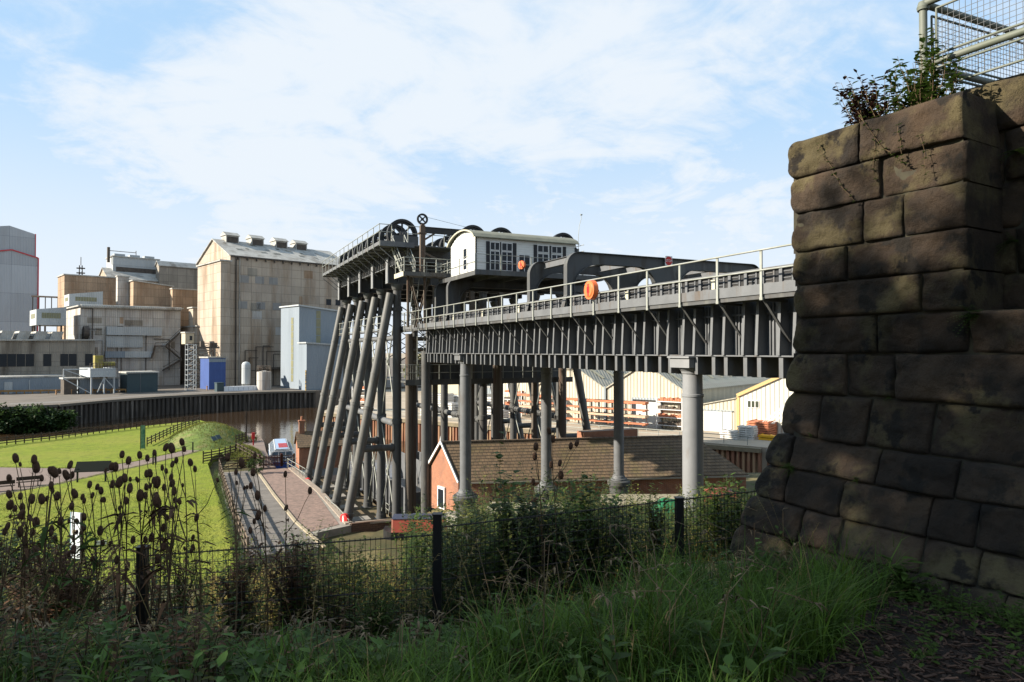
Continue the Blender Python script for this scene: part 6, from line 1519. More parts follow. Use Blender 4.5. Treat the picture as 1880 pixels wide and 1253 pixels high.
def blade(mb, base, az, lean, L_, w, seg=4, curl=1.0):
    d = Vector((math.cos(az), math.sin(az), 0)); side = Vector((-d.y, d.x, 0)) * (w / 2); p = Vector(base); ang = lean; vs = []; st = L_ / seg
    for i in range(seg + 1):
        k = 1 - (i / seg) ** 1.6
        vs.append(p - side * k); vs.append(p + side * k)
        p = p + (d * math.sin(ang) + Vector((0, 0, math.cos(ang)))) * st; ang += curl * (1.15 / seg) * rnd.uniform(.7, 1.3)
    o = len(mb.v); mb.v += [tuple(v) for v in vs]
    for i in range(seg): mb.f.append((o + 2 * i, o + 2 * i + 1, o + 2 * i + 3, o + 2 * i + 2)); mb.sm.append(True)
def leaf(mb, p, d, up, L_, w, droop=.3):
    d = Vector(d).normalized(); s = d.cross(Vector(up)); s = s.normalized() if s.length > 1e-4 else Vector((1, 0, 0)); n = s.cross(d)
    p = Vector(p); o = len(mb.v)
    a = p; b1 = p + d * (L_ * .35) + s * (w * .5) + n * .04 * L_; b2 = p + d * (L_ * .35) - s * (w * .5) + n * .04 * L_
    m1 = p + d * (L_ * .4) - n * (.03 * L_); c1 = p + d * (L_ * .72) + s * (w * .36) - n * droop * L_ * .25; c2 = p + d * (L_ * .72) - s * (w * .36) - n * droop * L_ * .25; t = p + d * L_ - n * droop * L_ * .6
    mb.v += [tuple(q) for q in (a, b1, m1, b2, c1, c2, t)]
    mb.f += [(o, o + 1, o + 2), (o, o + 2, o + 3), (o + 1, o + 4, o + 2), (o + 2, o + 4, o + 6), (o + 2, o + 6, o + 5), (o + 2, o + 5, o + 3)]; mb.sm += [True] * 6
def rdir(flat=.4):
    a = rnd.uniform(0, 6.283); z = rnd.uniform(-.3, 1) * flat; return Vector((math.cos(a), math.sin(a), z)).normalized()
UPV = Vector((0, 0, 1))
def hcap_(r, f, z, h):
    x = 940 + F * r / f
    if x > 870 or f > 6.6: return h
    return max(.08, min(h, -((1135 if x < 430 else 1160) - 645) / F * f - z))
# ---- long grass in the foreground
g = MB(); gd = MB()
def excl(r, f):      # pier and mulch area
    x = 940 + F * r / f if f > .5 else 0
    return False
def pier_front(r, f): return r > 2.914 - .598 * (f - 7.2) - .55      # true at/behind the pier foot
def mulch(r, f):
    return 940 + F * r / f > 1452 + 88 * (f - 3.2) + 22 * math.sin(f * 7) and f < 6.3
cnt = 0
for k in range(3000):
    f = rnd.uniform(2.0, 8.2) if rnd.random() < .8 else rnd.uniform(2.2, 4.5); r = rnd.uniform(-1.25 * f, .60 * f)
    if pier_front(r, f): continue
    mu = mulch(r, f)
    if mu and rnd.random() > .035: continue
    dens = mnoise.noise(Vector((r * 1.1, f * 1.1, 7)))
    left = r < -1.2 - .1 * f + .8
    pxx = 940 + F * r / f
    if -150 < pxx < 430 and rnd.random() > .12: continue
    if pxx < 850 and f > 3.9 + .3 * math.sin(r * 3) and rnd.random() > .12: continue
    if f > 6.3 + .4 * math.sin(r * 4) and rnd.random() > .25: continue
    if dens < -.25 and rnd.random() < .7: continue
    if left and f > 4 and rnd.random() < .5: continue
    z = gz(r, f); nb = rnd.randint(14, 30) if not mu else 8; hgt_ = rnd.uniform(.26, .58) * (1.25 if dens > .1 else .9) * (.4 if mu else 1)
    if f < 3.4: hgt_ *= .75
    if f > 4.4 and r < .12 * f: hgt_ *= .5; nb = nb // 2
    if left and f > 3.6: hgt_ *= .55
    hgt_ = hcap_(r, f, z, hgt_)
    caz = rnd.uniform(0, 6.28)
    for q in range(nb):
        a = caz + rnd.gauss(0, 1.1); p = cam2w(r + rnd.gauss(0, .05), f + rnd.gauss(0, .05), z - .02)
        dry = rnd.random() < .045
        blade(gd if dry else g, p, a, rnd.uniform(.03, .5), hgt_ * rnd.uniform(.6, 1.35), rnd.uniform(.005, .015), 4, rnd.uniform(.5, 2.2))
struct('long_grass', g, gr_m, 'stuff')
# dry flowering grass stalks
for k in range(150):
    f = rnd.uniform(2.9, 8); r = rnd.uniform(-.8 * f, .42 * f)
    if pier_front(r, f) or mulch(r, f): continue
    p = cam2w(r, f, gz(r, f)); a = rnd.uniform(0, 6.28); L_ = rnd.uniform(.4, .85); pts = []; ang = rnd.uniform(.05, .4); q = p.copy(); d = Vector((math.cos(a), math.sin(a), 0))
    for i in range(6): pts.append(q.copy()); q = q + (d * math.sin(ang) + UPV * math.cos(ang)) * L_ / 5; ang += rnd.uniform(0, .14)
    gd.path(pts, .0016, 3)
    for i in range(14):
        t = pts[-2].lerp(pts[-1], i / 13); leaf(gd, t, rdir(1.2), UPV, .022, .006)
struct('dry_grass', gd, gr_dry, 'stuff')
# ---- bark mulch on the right
bm = MB()
for k in range(5200):
    f = rnd.uniform(2.6, 6.4); r = rnd.uniform(1.0, .80 * f)
    if not mulch(r, f) and rnd.random() > .12: continue
    if pier_front(r, f) and f > 4.6 and r > 2.9 - .598 * (f - 7.2) - .2: continue
    z = gz(r, f) + rnd.uniform(0, .035); c = cam2w(r, f, z); d = rdir(.25); s = d.cross(UPV).normalized(); n = s.cross(d); L_ = rnd.uniform(.02, .085) * (1.6 if rnd.random() < .06 else 1); w = rnd.uniform(.006, .022); th = .005
    ps = [c - d * L_ / 2 - s * w / 2, c + d * L_ / 2 - s * w * rnd.uniform(.1, .5), c + d * L_ / 2 + s * w * .4, c - d * L_ / 2 + s * w / 2]
    bm.add(ps + [p + n * th for p in ps], [(0, 3, 2, 1), (4, 5, 6, 7), (0, 1, 5, 4), (1, 2, 6, 5), (2, 3, 7, 6), (3, 0, 4, 7)])
struct('bark_mulch', bm, M('bark_chip', (.085, .048, .032), (.055, .03, .02), 8, rough=.95, island=.75), 'stuff')
b = MB()
rr_ = []; n = 26
for j in range(n):
    for i in range(n):
        f = 2.4 + 4.6 * j / (n - 1); rl0 = (1440 + 88 * (f - 3.2) - 940) / F * f; r = rl0 + (4.6 - rl0) * i / (n - 1); b.v.append(tuple(cam2w(r, f, gz(r, f) + .012)))
for j in range(n - 1):
    for i in range(n - 1): b.f.append((j * n + i, j * n + i + 1, (j + 1) * n + i + 1, (j + 1) * n + i)); b.sm.append(True)
struct('mulch_bed', b, M('mulch_soil', (.03, .018, .012), (.02, .013, .01), 20, rough=1, bump=1, bscale=60))
# ---- undergrowth behind and in front of the fence: stuff
def weed(mbl, mbs, p, h, nl, ll, lw, lean=.25, leafup=.2, r0=.004, zig=.04, top=1.0, start=.15):
    a = rnd.uniform(0, 6.28); d = Vector((math.cos(a), math.sin(a), 0)); pts = []; n = 7
    for i in range(n): t = i / (n - 1); pts.append(p + UPV * (h * t) + d * (lean * h * t * t) + Vector((rnd.gauss(0, zig), rnd.gauss(0, zig), 0)) * h * t * .4)
    mbs.path(pts, [r0 * (1 - .75 * i / (n - 1)) for i in range(n)], 4)
    for k in range(nl):
        t = start + (top - start) * (k + rnd.random()) / nl; i = min(int(t * (n - 1)), n - 2); q = pts[i].lerp(pts[i + 1], t * (n - 1) - i)
        dd = rdir(.5) + UPV * leafup; leaf(mbl, q, dd, UPV, ll * rnd.uniform(.6, 1.25) * (1.1 - .5 * t), lw * rnd.uniform(.7, 1.2) * (1.1 - .5 * t))
U = {k: MB() for k in ('g', 'y', 'd', 'b', 's', 'sg')}
def hcap(r, f, z, h):
    x = 940 + F * r / f
    if x > 870 or f > 6.6: return h
    ym = (1135 if x < 430 else 1160) + 25 * math.sin(x * .03)
    return max(.08, min(h, -(ym - 645) / F * f - z))
def fenceD(x): return 6.6 + .2 * (x - 262) / 541 if x < 803 else 6.8 + 1.1 * (x - 803) / 444
def behind(x, D): r = (x - 940) / F * D; return r, D
# dense bank growth just behind the fence (D 7..22)
for k in range(4300):
    D = 6.9 + 10 * rnd.random() ** 1.7; x = rnd.uniform(-500, 1460) if k % 2 else rnd.uniform(540, 1400); r, f = behind(x, D)
    if f < 6.3 or D < fenceD(x) + .2: continue
    if pier_front(r, f) and f < 8.6: continue
    z = gz(r, f); p = cam2w(r, f, z - .05)
    # height allowed so that tops keep to the outline of the growth in the photograph
    if x < 420: ymax = 985 + 20 * math.sin(x * .02)
    elif x < 700: ymax = 968 + 25 * math.sin(x * .03) + (25 if x > 570 else 0)
    elif x < 800: ymax = 990
    elif x < 1000: ymax = 875 + 40 * math.sin(x * .025)
    elif x < 1180: ymax = 868 + 22 * math.sin(x * .04)
    elif x < 1250: ymax = 915
    else: ymax = 885
    top = -(ymax - 645) / F * D; h = (top - z) * rnd.uniform(.35 if x < 820 else .6, 1.0)
    if h < .15: h = .25
    h = min(h, 2.6 * rnd.uniform(.55, 1))
    c = rnd.random()
    if x < 330: kind = 'b' if c < .5 else ('y' if c < .65 else 'd')
    elif x < 760: kind = 'b' if c < .35 else ('y' if c < .6 else 'g')
    else: kind = 'd' if c < .35 else ('g' if c < .75 else 'y')
    weed(U[kind], U['s' if kind == 'b' else 'sg'], p, h, int(9 + h * 13), .10 if kind != 'b' else .055, .042 if kind != 'b' else .03, rnd.uniform(.05, .35), .25)
# low leafy cover in front of the fence, nettles, docks
for k in range(1700):
    D = rnd.uniform(3.3, 6.9); x = rnd.uniform(-500, 1330); r, f = behind(x, D)
    if pier_front(r, f) or mulch(r, f): continue
    if x > 850 and D < 5.6 and rnd.random() < .85: continue
    if 430 < x < 850 and D < 4.3 and rnd.random() < .7: continue
    if (abs(x - 262) < 45 or abs(x - 803) < 45 or abs(x - 1247) < 50) and D < 7.9: continue
    if rnd.random() < .35: continue
    z = gz(r, f); p = cam2w(r, f, z - .03); h = rnd.uniform(.2, .75) * (1.2 if x < 400 else .75 if x < 870 else .45) * (.5 + .5 * min(1, (D - 2.8) / 2))
    h = hcap(r, f, z, h)
    kind = rnd.choice('gdbbby') if x < 420 else rnd.choice('ggdbdyb')
    weed(U[kind], U['s' if kind == 'b' else 'sg'], p, h, int(12 + h * 16), .075, .03, rnd.uniform(.05, .3), .2)
# golden grass on the sunlit slope beyond
gg = MB()
for k in range(5200):
    D = rnd.uniform(9, 44); x = rnd.uniform(380, 1450); r, f = behind(x, D)
    p0 = cam2w(r, f, 0)
    if p0.y > 45.5 and p0.x < 33 : continue
    if abs(p0.x - 17.1) < .6 and abs(p0.y - 20.3) < .8: continue
    z = gz(r, f); p = cam2w(r, f, z); nb = 5; s = 1 + D / 25
    for q in range(nb): blade(gg, p + Vector((rnd.gauss(0, .15), rnd.gauss(0, .15), 0)), rnd.uniform(0, 6.28), rnd.uniform(.02, .4), rnd.uniform(.35, .75), .012 * s, 2, .6)
for k in range(900):
    D = rnd.uniform(30, 47); x = rnd.uniform(560, 780); r, f = behind(x, D); p0 = cam2w(r, f, 0); z = gz(r, f)
    if f > 38: continue
    for q in range(4): blade(gg, cam2w(r, f, z), rnd.uniform(0, 6.28), .2, rnd.uniform(.3, .6), .03, 2, .6)
struct('bank_grass', gg, leafmat('golden_grass', (.40, .29, .10), (.24, .22, .06), .35, .4, .8), 'stuff')
# bushes on the slope further out that fill below the containers
for k in range(620):
    D = rnd.uniform(16, 33); x = rnd.uniform(740, 1440); r, f = behind(x, D); z = gz(r, f); p = cam2w(r, f, z)
    if (p.x - 17.1) ** 2 + (p.y - 20.3) ** 2 < 1.2: continue
    ymax = 925 + 22 * math.sin(x * .035 + D) if x < 1200 else 905; top = -(ymax - 645) / F * D; h = min(max((top - z) * rnd.uniform(.5, 1), .4), 3.2)
    weed(U[rnd.choice('ggydd')], U['sg'], p, h, int(22 + h * 18), .2, .09, rnd.uniform(.05, .3), .2, .012)
for key, nm, m_ in (('g', 'undergrowth', lf_g), ('y', 'undergrowth', lf_y), ('d', 'undergrowth', lf_dark), ('b', 'withered_undergrowth', lf_b), ('s', 'withered_stems', stem_m), ('sg', 'undergrowth_stems', stem_g)):
    struct(nm, U[key], m_, 'stuff')
# ---- teasels: every plant a thing with stem and seed heads
heads_raw = """65,320,10;38,403,8;142,325,9;150,357,12;38,470,10;42,515,11;225,378,12;212,372,10;292,348,8;275,390,10;300,390,8;173,403,7;213,433,8;85,478,8;132,490,11;173,490,10;238,478,10;93,525,9;90,555,10;310,468,10;298,520,8;373,430,8;405,440,7;420,455,8;465,355,9;480,357,10;508,305,8;535,330,9;581,307,8;613,320,8;643,298,7;690,275,9;714,278,11;757,253,9;766,282,7;792,338,9;811,365,7;675,360,6;653,420,12;712,400,8;717,425,10;683,442,8;724,457,9;746,500,7;497,420,12;519,403,9;468,428,8;540,445,9;525,497,8;583,475,12;605,475,8;625,383,8;610,385,8;571,410,6;350,497,6;433,493,6;718,560,6;818,567,8;252,582,10;350,565,8;348,607,8;150,587,12;135,628,9;85,625,10;32,603,8;20,625,8;215,615,8;230,660,8;103,660,9;417,622,10;650,495,11;660,508,10;680,610,9;630,650,9;605,660,8;803,650,6;803,692,7;678,690,9;553,660,8;486,743,9;530,767,8;345,690,9;305,700,9;655,740,9;1005,340,11;947,315,9;1060,310,7;1053,378,9;982,378,7;1043,435,7;1071,475,9;1075,558,9;1102,530,7;1187,387,7;1290,455,8"""
heads = [(float(a) / 2.266, 700 + float(b_) / 2.266, float(c)) for a, b_, c in (t.split(',') for t in heads_raw.split(';'))]
rx_ = random.Random(77)
for h0 in list(heads): 
    if rx_.random() < .62: heads.append((h0[0] + rx_.gauss(0, 20), h0[1] + abs(rx_.gauss(22, 26)), rx_.uniform(4.5, 7.5)))
mid = [(984, 820, 9), (982, 838, 8), (1048, 819, 8), (1059, 814, 8), (1028, 850, 7), (1030, 872, 9), (1012, 853, 7), (979, 885, 7), (1015, 806, 8), (1008, 791, 8)]
clusters = [('far left', -30, 5.3), ('between the first and third plants from the left', 62, 5.9), ('beneath the tilted black board', 112, 5.2), ('left of the white banner', 165, 6.0), ('right of the white banner', 215, 5.5), ('in front of the first fence post', 268, 5.9), ('right of the first fence post', 320, 5.4),
            ('before the weathered timber fence', 372, 6.1), ('in front of the grey paving', 436, 5.6), ('before the cobbled quay', 478, 6.3), ('in front of the raking leg feet', 520, 6.6)]
hd = MB().lathe((0, 0, 0), [(.008, -.062), (.022, -.052), (.029, -.03), (.031, -.005), (.028, .025), (.020, .048), (.008, .060), (.002, .064)], 14, True, True)
rh = random.Random(4)
for s in range(230):      # prickles
    a = rh.uniform(0, 6.28); z = rh.uniform(-.05, .06); rr0 = .031 * math.sqrt(max(.02, 1 - ((z + .003) / .068) ** 2)); p = Vector((math.cos(a) * rr0 * .9, math.sin(a) * rr0 * .9, z)); d = Vector((math.cos(a), math.sin(a), .7)).normalized()
    t = d.cross(UPV).normalized() * .0012; hd.add([p - t, p + t, p + d * .011], [(0, 1, 2)])
for s in range(7):       # long bracts under the head
    a = s * .9; pts = [Vector((math.cos(a) * q, math.sin(a) * q, -.058 + h_)) for q, h_ in ((.008, 0), (.035, -.008), (.05, .012), (.054, .04))]; hd.path(pts, [.0016, .0014, .001, .0006], 3)
head_me = mesh('seed_head', hd, head_m)
def teasel(label, heads_, bx, D, group='teasels along the fence'):
    r, f = (bx - 940) / F * D, D; z = gz(r, f); base0 = cam2w(r, f, z - .03)
    t = thing('teasel', label, 'teasel', tuple(base0), 0, group); st = MB(); lf = MB()
    hs = sorted(heads_, key=lambda h: h[1]); main = hs[0]
    groups_ = [hs[i::max(1, len(hs) // 5)] for i in range(max(1, len(hs) // 5))]
    for gi, gs in enumerate(groups_):
        gs = sorted(gs, key=lambda h: h[1]); top = gs[0]; Dg = D + rnd.uniform(-.35, .35); hp0 = aD(top[0], top[1], Dg)
        b0 = base0 + Vector((rnd.gauss(0, .06), rnd.gauss(0, .06), 0)); low = max(h[1] for h in gs); 
        pts = []; n = 8
        for i in range(n): q = i / (n - 1); p = b0.lerp(hp0, q); p += (hp0 - b0).cross(FH).normalized() * math.sin(q * math.pi) * .05 * (1 if gi % 2 else -1); pts.append(p)
        pts[-1] = hp0 - UPV * .035
        st.path(pts, [.0085 - .0055 * i / (n - 1) for i in range(n)], 6)
        for (hx, hy, hr) in gs:
            sc = hr / 2.266 * 1.15 / F * D / .030; Dh = Dg if (hx, hy, hr) == top else Dg + rnd.uniform(-.3, .3)
            hp = aD(hx, hy, Dh)
            if (hx, hy, hr) != top:
                zb = hp.z - rnd.uniform(.22, .42) - abs((hp - hp0).length) * .25; q = min(max((zb - b0.z) / (hp0.z - b0.z), .12), .9); i = min(int(q * (n - 1)), n - 2); s0 = pts[i].lerp(pts[i + 1], q * (n - 1) - i)
                hb = hp - UPV * .04 * sc; m_ = s0.lerp(hb, .5) + (hb - s0) * 0; m_.z = s0.z + (hb.z - s0.z) * .38
                st.path([s0, s0.lerp(m_, .5) - UPV * .0, m_, m_.lerp(hb, .55) + UPV * .015, hb], [.0045, .004, .0035, .003, .0026], 5)
                for s_ in (-1, 1): leaf(lf, s0, (hb - s0).cross(UPV).normalized() * s_ + UPV * .1, UPV, rnd.uniform(.06, .13), .016, .9)
            o = bpy.data.objects.new('seed_head', head_me); COL.objects.link(o); o.parent = t; o.location = hp - base0; o.scale = (sc, sc, sc * rnd.uniform(.78, .92)); o.rotation_euler = (rnd.gauss(0, .15), rnd.gauss(0, .15), rnd.uniform(0, 6))
        for i in range(1, n - 2):
            for s_ in (-1, 1):
                if rnd.random() < .75: leaf(lf, pts[i], rdir(.3), UPV, rnd.uniform(.10, .26), .035, rnd.uniform(.3, 1.3))
    part(t, 'stem', st, stem_m, t); part(t, 'leaf', lf, lf_b if rnd.random() < .5 else lf_g, t); return t
asg = {i: [] for i in range(len(clusters))}
for h in heads:
    best = min(range(len(clusters)), key=lambda i: abs(clusters[i][1] - h[0]) + (0 if len(asg[i]) < 19 else 40)); asg[best].append(h)
for i, (w_, bx, D) in enumerate(clusters):
    if asg[i]: teasel('brown teasel plant with prickly seed heads, ' + w_, asg[i], bx + (8 if i % 2 else -6), D)
teasel('brown teasel plant with prickly heads in front of the slate roof, left stems', mid[:2] + mid[5:8], 990, 7.6)
teasel('brown teasel plant with prickly heads in front of the slate roof, right stems', mid[2:5] + mid[8:], 1030, 7.8)
# ---- named shrubs and weeds
def shrub(name, label, x, yb, yt, D, wpx, ml, ms, n=40, ll=.07, lw=.04, cat='shrub', z=None, spread=1.0, r0=.008):
    r, f = (x - 940) / F * D, D; zb = gz(r, f) if z is None else z; top = -(yt - 645) / F * D; h = top - zb; t = thing(name, label, cat, tuple(cam2w(r, f, zb))); s = MB(); l = MB(); W = wpx / F * D / 2
    for k in range(n):
        a = rnd.uniform(0, 6.28); rad = W * math.sqrt(rnd.random()) * spread; hh = h * rnd.uniform(.55, 1.0) * (1 - .35 * (rad / W) ** 2); n_ = 7; e = Vector((math.cos(a) * rad, math.sin(a) * rad, hh)); pts = [Vector((0, 0, 0)).lerp(e, i / (n_ - 1)) + Vector((math.cos(a), math.sin(a), 0)) * (-.15 * rad * math.sin(math.pi * i / (n_ - 1))) + Vector((rnd.gauss(0, .01), rnd.gauss(0, .01), 0)) for i in range(n_)]
        s.path(pts, [r0 * (1 - .8 * i / (n_ - 1)) for i in range(n_)], 4)
        m = int(8 + hh / ll * 2.2)
        for j in range(m):
            q = .2 + .8 * (j + rnd.random()) / m; i = min(int(q * (n_ - 1)), n_ - 2); p = pts[i].lerp(pts[i + 1], q * (n_ - 1) - i) + Vector((rnd.gauss(0, .02), rnd.gauss(0, .02), rnd.gauss(0, .02)))
            leaf(l, p, rdir(.6) + UPV * .15, UPV, ll * rnd.uniform(.6, 1.2), lw * rnd.uniform(.7, 1.2))
    part(t, 'stem', s, ms); part(t, 'leaf', l, ml); return t
shrub('hawthorn_sapling', 'leggy green sapling rising in front of the long slate roof', 925, 1100, 792, 7.9, 95, lf_g, stem_g, 16, .12, .085)
shrub('elder_shrub', 'broad dark green shrub before the two iron columns', 1075, 1100, 862, 8.6, 230, lf_g, stem_g, 130, .11, .06)
shrub('elder_shrub', 'dark leafy shrub just left of the broad one, under the sapling', 968, 1100, 872, 8.2, 150, lf_dark, stem_g, 90, .10, .06)
shrub('bramble_bush', 'sunlit yellow green bush by the brick gable and second fence post', 850, 1090, 905, 8.6, 170, lf_y, stem_g, 90, .09, .05)
shrub('bramble_bush', 'green bush to the left of the second fence post', 770, 1100, 925, 9.5, 60, lf_g, stem_g, 18, .08, .045)
shrub('goldenrod', 'clump of yellow ragwort flowers behind the wire mesh, left of the second post', 692, 1160, 1045, 6.6, 120, lf_g, stem_g, 26, .07, .02)
shrub('buddleia', 'bushy green shrub between the near column and the stone pier', 1335, 1090, 850, 9.5, 150, lf_g, stem_g, 85, .11, .05)
shrub('buddleia', 'tall narrow green spike plant left of the third fence post', 1203, 1080, 872, 8.6, 60, lf_y, stem_g, 26, .10, .035)
shrub('dead_dock', 'dark brown withered dock clump at the fence below the grey paving', 545, 1120, 958, 7.2, 160, lf_b, stem_m, 75, .055, .035)
shrub('dead_dock', 'withered brown dock clump at the lower end of the weathered timber fence', 440, 1110, 955, 7.4, 110, lf_b, stem_m, 40, .055, .035)
shrub('hogweed', 'green umbel weeds behind the fence between dock clump and red narrowboat', 640, 1110, 955, 8.2, 110, lf_y, stem_g, 34, .07, .035)
shrub('dead_dock', 'withered brown weeds left of the first fence post', 120, 1200, 960, 6.4, 230, lf_b, stem_m, 80, .06, .035)
shrub('mugwort', 'grey green mugwort plant on the lawn edge right of the teasels', 335, 1120, 935, 7.6, 80, lf_g, stem_g, 24, .05, .018)
shrub('round_bush', 'rounded dark green bush at the far left below the teasels', 20, 1080, 955, 12, 240, lf_dark, stem_g, 200, .12, .07)
shrub('dock_plant', 'broad leaved green weed standing against the foot of the stone pier', 1668, 1130, 990, 5.2, 70, lf_g, stem_g, 9, .12, .06, z=-2.0)
shrub('climbing_weed', 'leafy weeds growing up beside the left corner of the pier foot', 1420, 1060, 930, 6.9, 120, lf_dark, stem_g, 22, .06, .04, z=-2.35)
# yellow flowers of the ragwort
fl = MB()
for k in range(160):
    x = rnd.gauss(692, 38); y = rnd.gauss(1075, 22); c = aD(x, y, 6.6 + rnd.gauss(0, .12))
    for q in range(5): leaf(fl, c, rdir(1), UPV, .012, .008)
ob = struct('ragwort_flowers', fl, M('ragwort_yellow', (.45, .30, .02), rough=.6), 'stuff')
# shrub on the pier top
top_pt = lambda x, off: ray(x, 200) * plane_D(x, off)
pc = top_pt(1670, .35); zt0 = face_pt(1670, 0, 0).z - .05
t = thing('pier_top_shrub', 'green and purple leaved shrub growing on top of the stone pier', 'shrub', (pc.x, pc.y, zt0)); s = MB(); l = MB(); lr = MB()
for k in range(120):
    x = rnd.gauss(1678, 36) if k % 3 else rnd.uniform(1574, 1628); x = min(max(x, 1572), 1755); p0 = top_pt(x, rnd.uniform(.1, .5)); p0 = Vector((p0.x, p0.y, zt0)); 
    purple = x < 1625
    prof = 1.0 - abs(x - 1700) / 150
    hh = rnd.uniform(.15, .62) * (.55 + .6 * prof) if not purple else rnd.uniform(.25, .60); a = rnd.uniform(0, 6.28); e = p0 + Vector((math.cos(a) * .12, math.sin(a) * .12, hh)) + (-sbd * .1 if purple else Vector((0, 0, 0)))
    pts = [p0.lerp(e, i / 5) + Vector((rnd.gauss(0, .008), rnd.gauss(0, .008), 0)) for i in range(6)]; s.path(pts, [.005, .0045, .004, .003, .0025, .0015], 4)
    m = int(8 + hh * 26)
    for j in range(m): q = .15 + .85 * rnd.random(); i = min(int(q * 5), 4); leaf(lr if purple and rnd.random() < .8 else l, pts[i].lerp(pts[i + 1], q * 5 - i), rdir(.7), UPV, rnd.uniform(.04, .085), rnd.uniform(.025, .045))
tp_ = top_pt(1715, .3)
for k in range(3):
    p0 = Vector((tp_.x, tp_.y, zt0)); e = p0 + Vector((rnd.gauss(0, .03), rnd.gauss(0, .03), .80 - k * .1)); pts = [p0.lerp(e, i / 5) for i in range(6)]; s.path(pts, .004, 4)
    for j in range(26): q = rnd.uniform(.3, 1); i = min(int(q * 5), 4); leaf(l, pts[i].lerp(pts[i + 1], q * 5 - i), rdir(.7), UPV, .07, .045)
part(t, 'stem', s, stem_m, t); part(t, 'green_leaf', l, lf_g, t); part(t, 'purple_leaf', lr, leafmat('purple_leaf', (.055, .022, .022), (.035, .018, .016), .15, .4), t)
# little ferns and trailing stems in the pier joints
for (x, j, v, sz, lab) in ((1790, 5, .1, .20, 'bright green fern at the corner joint of the pier'), (1455, 8, .9, .13, 'small fern low on the left edge of the pier'), (1575, 8, .9, .07, 'tiny fern in a low pier joint'), (1490, 7, .9, .06, 'tiny fern near the left edge of the pier'), (1860, 3, .5, .16, 'fern hanging on the set back wall at the right edge'), (1870, 1, .6, .15, 'topmost fern on the set back wall'), (1808, 2, .3, .12, 'fern in the shaded inner corner of the pier'), (1635, 6, .95, .06, 'tiny fern in the middle of the pier face')):
    p = face_pt(x, j, v, .6 if x > 1800 and j < 5 else 0) - NA * .02; t = thing('wall_fern', lab, 'fern', tuple(p), 0, 'ferns in the pier joints'); l = MB()
    for k in range(12):
        d = (-NA * rnd.uniform(.3, 1) + sbd * rnd.uniform(-1, 1) + UPV * rnd.uniform(-.6, .9)).normalized()
        for q in range(9): c = d * sz * (q / 9) - UPV * .2 * sz * (q / 9) ** 2; sd2 = d.cross(UPV).normalized()
        for q in range(9):
            c = d * sz * (q / 9) - UPV * .3 * sz * (q / 9) ** 2
            for s_ in (-1, 1): leaf(l, c, d.cross(UPV).normalized() * s_ + d * .5, UPV, sz * .28 * (1 - q / 11), sz * .07)
    part(t, 'frond', l, lf_g)
vn = MB(); vl = MB()
for (x0, y0, x1, y1) in ((1578, 215, 1625, 275), (1625, 275, 1660, 300), (1500, 265, 1530, 320), (1530, 320, 1570, 370), (1650, 230, 1655, 300), (1690, 250, 1700, 320), (1610, 240, 1600, 330)):
    pts = [ray(x0 + (x1 - x0) * i / 5 + rnd.gauss(0, 2), y0 + (y1 - y0) * i / 5) * (plane_D(x0 + (x1 - x0) * i / 5) - .05) for i in range(6)]; vn.path(pts, .0022, 4)
    for i in range(6):
        for q in range(3): leaf(vl, pts[i], rdir(.8) - NA * .3, UPV, rnd.uniform(.02, .045), .02)
t = thing('trailing_bramble', 'thin trailing stems hanging over the top courses of the pier', 'climber', tuple(face_pt(1600, 1, 0))); part(t, 'stem', vn, stem_m, t); part(t, 'leaf', vl, lf_g, t)
# ---- trees: the far bank, the horizon, and those left of the camera whose shade falls on the foreground
bark = M('bark', (.08, .06, .045), (.05, .04, .03), 3, stretch=(1, 1, .2), rough=1, bump=.8)
def tree(label, base, h, w, n, ll, ml, seed=1, trunk_r=.25, low=.3, name='tree', cat='tree', group=None, clumps=26):
    rr = random.Random(seed); t = thing(name, label, cat, tuple(base), 0, group); s = MB(); l = MB()
    s.path([(0, 0, -.5), (.1 * w * .1, 0, h * .3), (0, .05 * w, h * .6), (0, 0, h * .9)], [trunk_r, trunk_r * .75, trunk_r * .45, trunk_r * .1], 8)
    cl = []
    for k in range(clumps):
        a = rr.uniform(0, 6.283); q = rr.random(); z = h * (low + (1 - low) * q); rad = w / 2 * math.sqrt(max(.04, 1 - ((q - .4) / .62) ** 2)) * rr.uniform(.35, 1); c = Vector((math.cos(a) * rad, math.sin(a) * rad, z * .97)); cl.append((c, w * rr.uniform(.10, .22)))
        z0 = max(h * low * .6, z - rad * .8); s.path([(0, 0, z0), (c.x * .5, c.y * .5, (z0 + c.z) / 2 + .05 * h), tuple(c)], [trunk_r * .3, trunk_r * .15, trunk_r * .04], 5)
    for k in range(n):
        c, cr = cl[rr.randrange(len(cl))]; v = Vector((rr.gauss(0, 1), rr.gauss(0, 1), rr.gauss(0, .8))); v = v.normalized() * cr * rr.random() ** .4; d = Vector((rr.gauss(0, 1), rr.gauss(0, 1), rr.gauss(0, .6))).normalized(); u = Vector((rr.gauss(0, .5), rr.gauss(0, .5), 1)); p = c + v
        s_ = d.cross(u).normalized() * ll * .32; o = len(l.v); l.v += [tuple(p - s_ * .2), tuple(p + d * ll * .5 + s_), tuple(p + d * ll), tuple(p + d * ll * .5 - s_)]; l.f.append((o, o + 1, o + 2, o + 3)); l.sm.append(False)
    part(t, 'trunk', s, bark); part(t, 'crown', l, ml); return t
tm = leafmat('tree_leaf', (.05, .085, .02), (.035, .065, .015), .25, .4)
tmy = leafmat('autumn_leaf', (.16, .15, .035), (.09, .11, .03), .25, .4)
